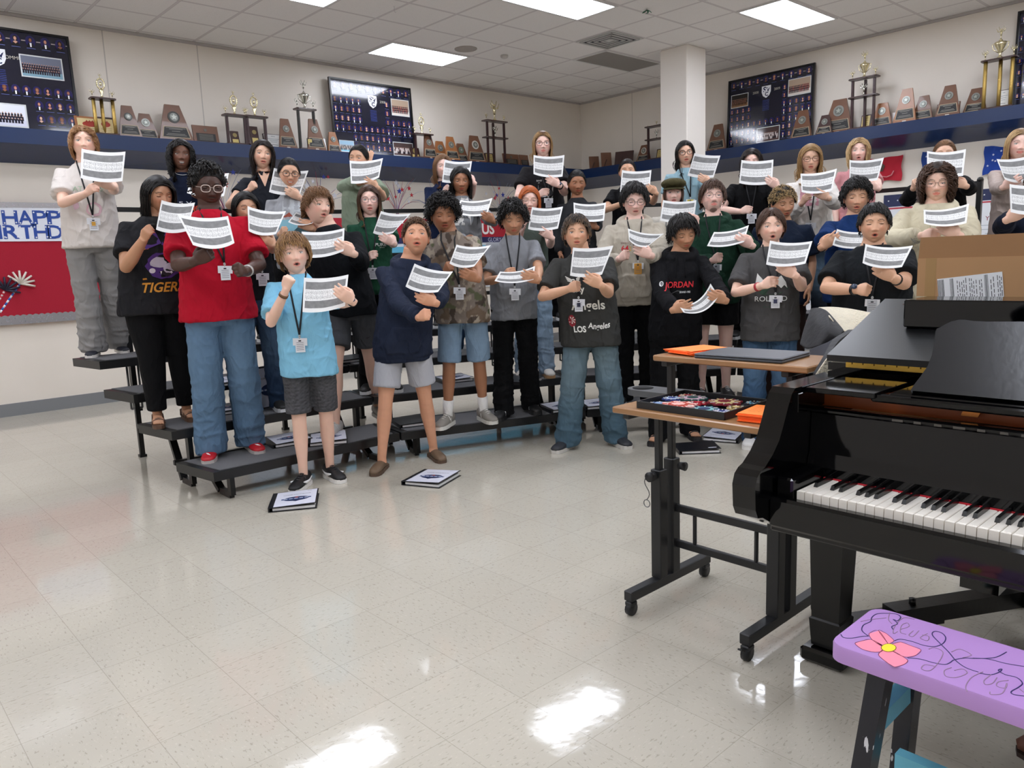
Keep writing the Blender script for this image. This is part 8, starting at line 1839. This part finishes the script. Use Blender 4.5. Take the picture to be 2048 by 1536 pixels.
      top=dict(kind='tee', col='#4b4a4a', hem=.80, loose=.045, sl=1.25, boxy=.8), bot=dict(kind='straight', col='#24405f', denim=1, loose=.016), shoes=dict(kind='sneaker', col='#d8d6d3', sole='#e6e4e0', lace='#ffffff'), ra=dict(h=(1537, 566), e=(1476, 592), pose='pinch', up=.1), la=dict(h=(1574, 542), e=(1612, 594), paper=1),
      pap=((1540, 481), (1625, 482), (1611, 527), (1532, 529)), badge=(1551, 603), badgex='#3a3f60', bracelet=(-1, '#b3303a'), prints=pr_roland),
 dict(id=34, label='person with bleached curly hair tips in a navy T-shirt, looking down', head=(1566, 370), D=5.9, lv=1, sex='m', w=1.08, skin='med', hair=dict(style='crop', col='black', L=.045, curl=.006, curlf=24, n=560, rad=.0042, thick=.012, tip='#c9a874', top=.022), face=dict(eyes=.05, open=.1), look=(22, -10, 4),
      top=dict(kind='tee', col='#141e30', hem=.80, loose=.045, sl=1.2), bot=dict(kind='straight', col='#2a1c18', loose=.018), ra=dict(down=1), la=dict(down=1), badge=None, chain=None),
 dict(id=35, label='person with black wavy hair in a royal blue T-shirt', head=(1714, 354), D=5.6, lv=1, sex='m', w=1.08, skin='tan', hair=dict(style='mop', col='black', L=.065, curl=.006, curlf=14, n=560, rad=.0046, thick=0.024, top=.026), face=dict(eyes=.1, open=.35, round=.4), look=(4, -6, 0),
      top=dict(kind='tee', col='#14305f', hem=.82, loose=.045, sl=1.2), bot=BP, ra=dict(h=(1658, 484), e=(1634, 535), paper=1, up=.5), la=dict(down=1), pap=((1674, 458), (1746, 462), (1738, 494), (1665, 490)), bracelet=(-1, '#101012')),
 dict(id=36, label='stocky person in black T-shirt and smart watch behind the piano cover', head=(1750, 404), D=4.85, lv=0, sex='m', w=1.35, skin='tan', hair=dict(style='mop', col='black', L=.045, n=600, rad=.0044, thick=0.016, top=.022), face=dict(eyes=.1, open=.5, round=.9, jaw=1.25), look=(4, 0, 0),
      top=dict(kind='tee', col='#16191c', hem=.82, loose=.04, sl=1.25), bot=BP, ra=dict(h=(1728, 580), e=(1662, 582), pose='fist', up=.05), la=dict(h=(1770, 548), e=(1824, 588), paper=1), pap=((1731, 488), (1826, 491), (1804, 534), (1725, 526)), badge=(1744, 612), badgec='#c9cdd3', watch=(-1, '#101114'), bracelet=(1, '#1a1614')),
 dict(id=37, label='person with long curly brown hair in a cream hoodie behind the cardboard box', head=(1876, 322), D=5.25, lv=1, sex='m', w=1.12, skin='fair', hair=dict(style='curlymid', col='brown', rootc='#2f2118', L=.20, curl=.013, curlf=15, n=480, rad=.0048, thick=.022, g=.3, top=.030, grow=1.1), face=dict(eyes=.3, stash=.3, jaw=1.0), look=(0, -4, 0), glasses='#8a7a70', gthick=.0011,
      top=dict(kind='hoodie', col='#cbc2a8', hem=.80, loose=.06), bot=BP, ra=dict(h=(1858, 470), e=(1793, 480), pose='pinch', up=0), la=dict(h=(1899, 463), e=(1950, 478), paper=1), pap=((1847, 419), (1938, 407), (1933, 446), (1848, 447)), prints=pr_cream),
]
WHO = {1: 'by the curly-haired singer at the far left of the top step', 2: 'low by the laughing singer, mostly hidden behind clear glasses and red tee', 3: 'out behind the smiling singer with tortoise glasses', 4: 'nearly flat by the smiling singer with tortoise glasses', 5: 'high by the singer in the pale green T-shirt', 6: 'by the navy T-shirt singer with light brown hair', 7: 'by the singer in the light grey zip jacket',
 8: 'by the tallest singer on the top step', 9: 'by the singer in the charcoal sweatshirt', 10: 'just left of the pillar, hiding the face of a singer in black', 11: 'by the singer in light blue in front of the pillar', 12: 'by the singer in the olive cap', 13: 'by the dark curly-haired singer in black right of the pillar', 14: 'by the blonde singer in pink top and white cardigan',
 15: 'by the curly blonde singer in the pink short-sleeved top', 16: 'in front of the face of the singer in a black jacket', 17: 'at the right edge by the blonde singer in the oatmeal sweater', 18: 'at the right edge by the cut-off singer in navy', 19: 'by the singer in the tiger T-shirt, half behind the red T-shirt', 20: 'by the singer in the bright red T-shirt', 21: 'in front of the short singer between red and light blue',
 22: 'by the singer in the light blue T-shirt', 23: 'by the singer in the black sweatshirt with head turned aside', 24: 'tilted by the singer in the forest green T-shirt', 25: 'by the singer in the slate navy hoodie', 26: 'by the singer in the camouflage T-shirt', 27: 'almost flat by the singer in the light grey T-shirt', 28: 'by the red-haired singer', 29: 'by the singer in the lettered dark grey T-shirt',
 30: 'by the singer in the beige hoodie', 31: 'low in both hands by the singer in the black hoodie', 32: 'by the bearded singer in the dark green hoodie', 33: 'by the singer in the mountain print T-shirt', 35: 'by the singer in royal blue, right part hidden', 36: 'by the stocky singer in the black T-shirt', 37: 'by the curly-haired singer in the cream hoodie'}
for c in P:
    if c.get('fx'):
        q = onz(c['fx'][0], c['fx'][1], .2*c['lv']); c['D'] = float((q+np.array([0, 0, 1.66])-ORG) @ _f)
    if c.get('pap'):
        lab = 'sheet of music held '+WHO[c['id']]
        w = lab.split()
        if len(w) > 16: lab = ' '.join(w[:16]); lab = lab.rstrip(','); 
        while lab.split()[-1] in ('and', 'the', 'a', 'in', 'with', 'of', 'on', 'over', 'above', 'behind', 'an', 'at', 'to', 'between'): lab = ' '.join(lab.split()[:-1]).rstrip(',')
        c['_Dp'] = paper(c['pap'], c['D']-.38, lab, c.get('bend', .018), c.get('sag', .006))
    person(c)
bpy.data.scenes.remove(TMP)
# seated player cut off by the lower right corner: only a trouser leg and a brown shoe reach into view
q = onz(2032, 1506, 0); t = thing('person', (q[0]+.1, q[1]-.1, 0), 'person at the lower right corner, only black trouser leg and brown shoe showing', 'person')
Fw = nz(np.array([-.35, 1.0, 0])); s_ = np.cross((0, 0, 1), Fw); b0 = np.array([-.1, .1, 0]); Pp = lambda a, b, z: b0+Fw*(a-.27)+s_*b+np.array([0, 0, z])
mb = MB(); xs = [0, .02, .08, .15, .21, .25, .27]; wx = [.022, .034, .036, .042, .042, .034, .016]; mb.tube([Pp(x, 0, z) for x, z in zip(xs, (.05, .055, .055, .045, .038, .032, .028))], wx, 14, ry=[.035, .045, .045, .035, .027, .02, .01], ref=(0, 0, 1), col='#5a3222'); so = mb.build('shoe', M_shoe, t)
mb = MB(); mb.prism([(x, w) for x, w in zip(xs, wx)]+[(x, -w) for x, w in zip(xs[::-1], wx[::-1])], .001, .014, lambda p: np.array([Pp(a, b, z) for a, b, z in p]), col='#2a1a14'); mb.build('sole', M_shoe, so)
mb = MB(); mb.tube([Pp(.02, 0, .07), Pp(.03, 0, .2), Pp(.06, 0, .42), Pp(.05, 0, .47), Pp(-.1, 0, .50), Pp(-.42, .0, .52)], [.062, .062, .070, .078, .085, .09], 18, ref=(1, 0, 0), col='#0e0e10'); mb.build('trousers', M_cloth, t)
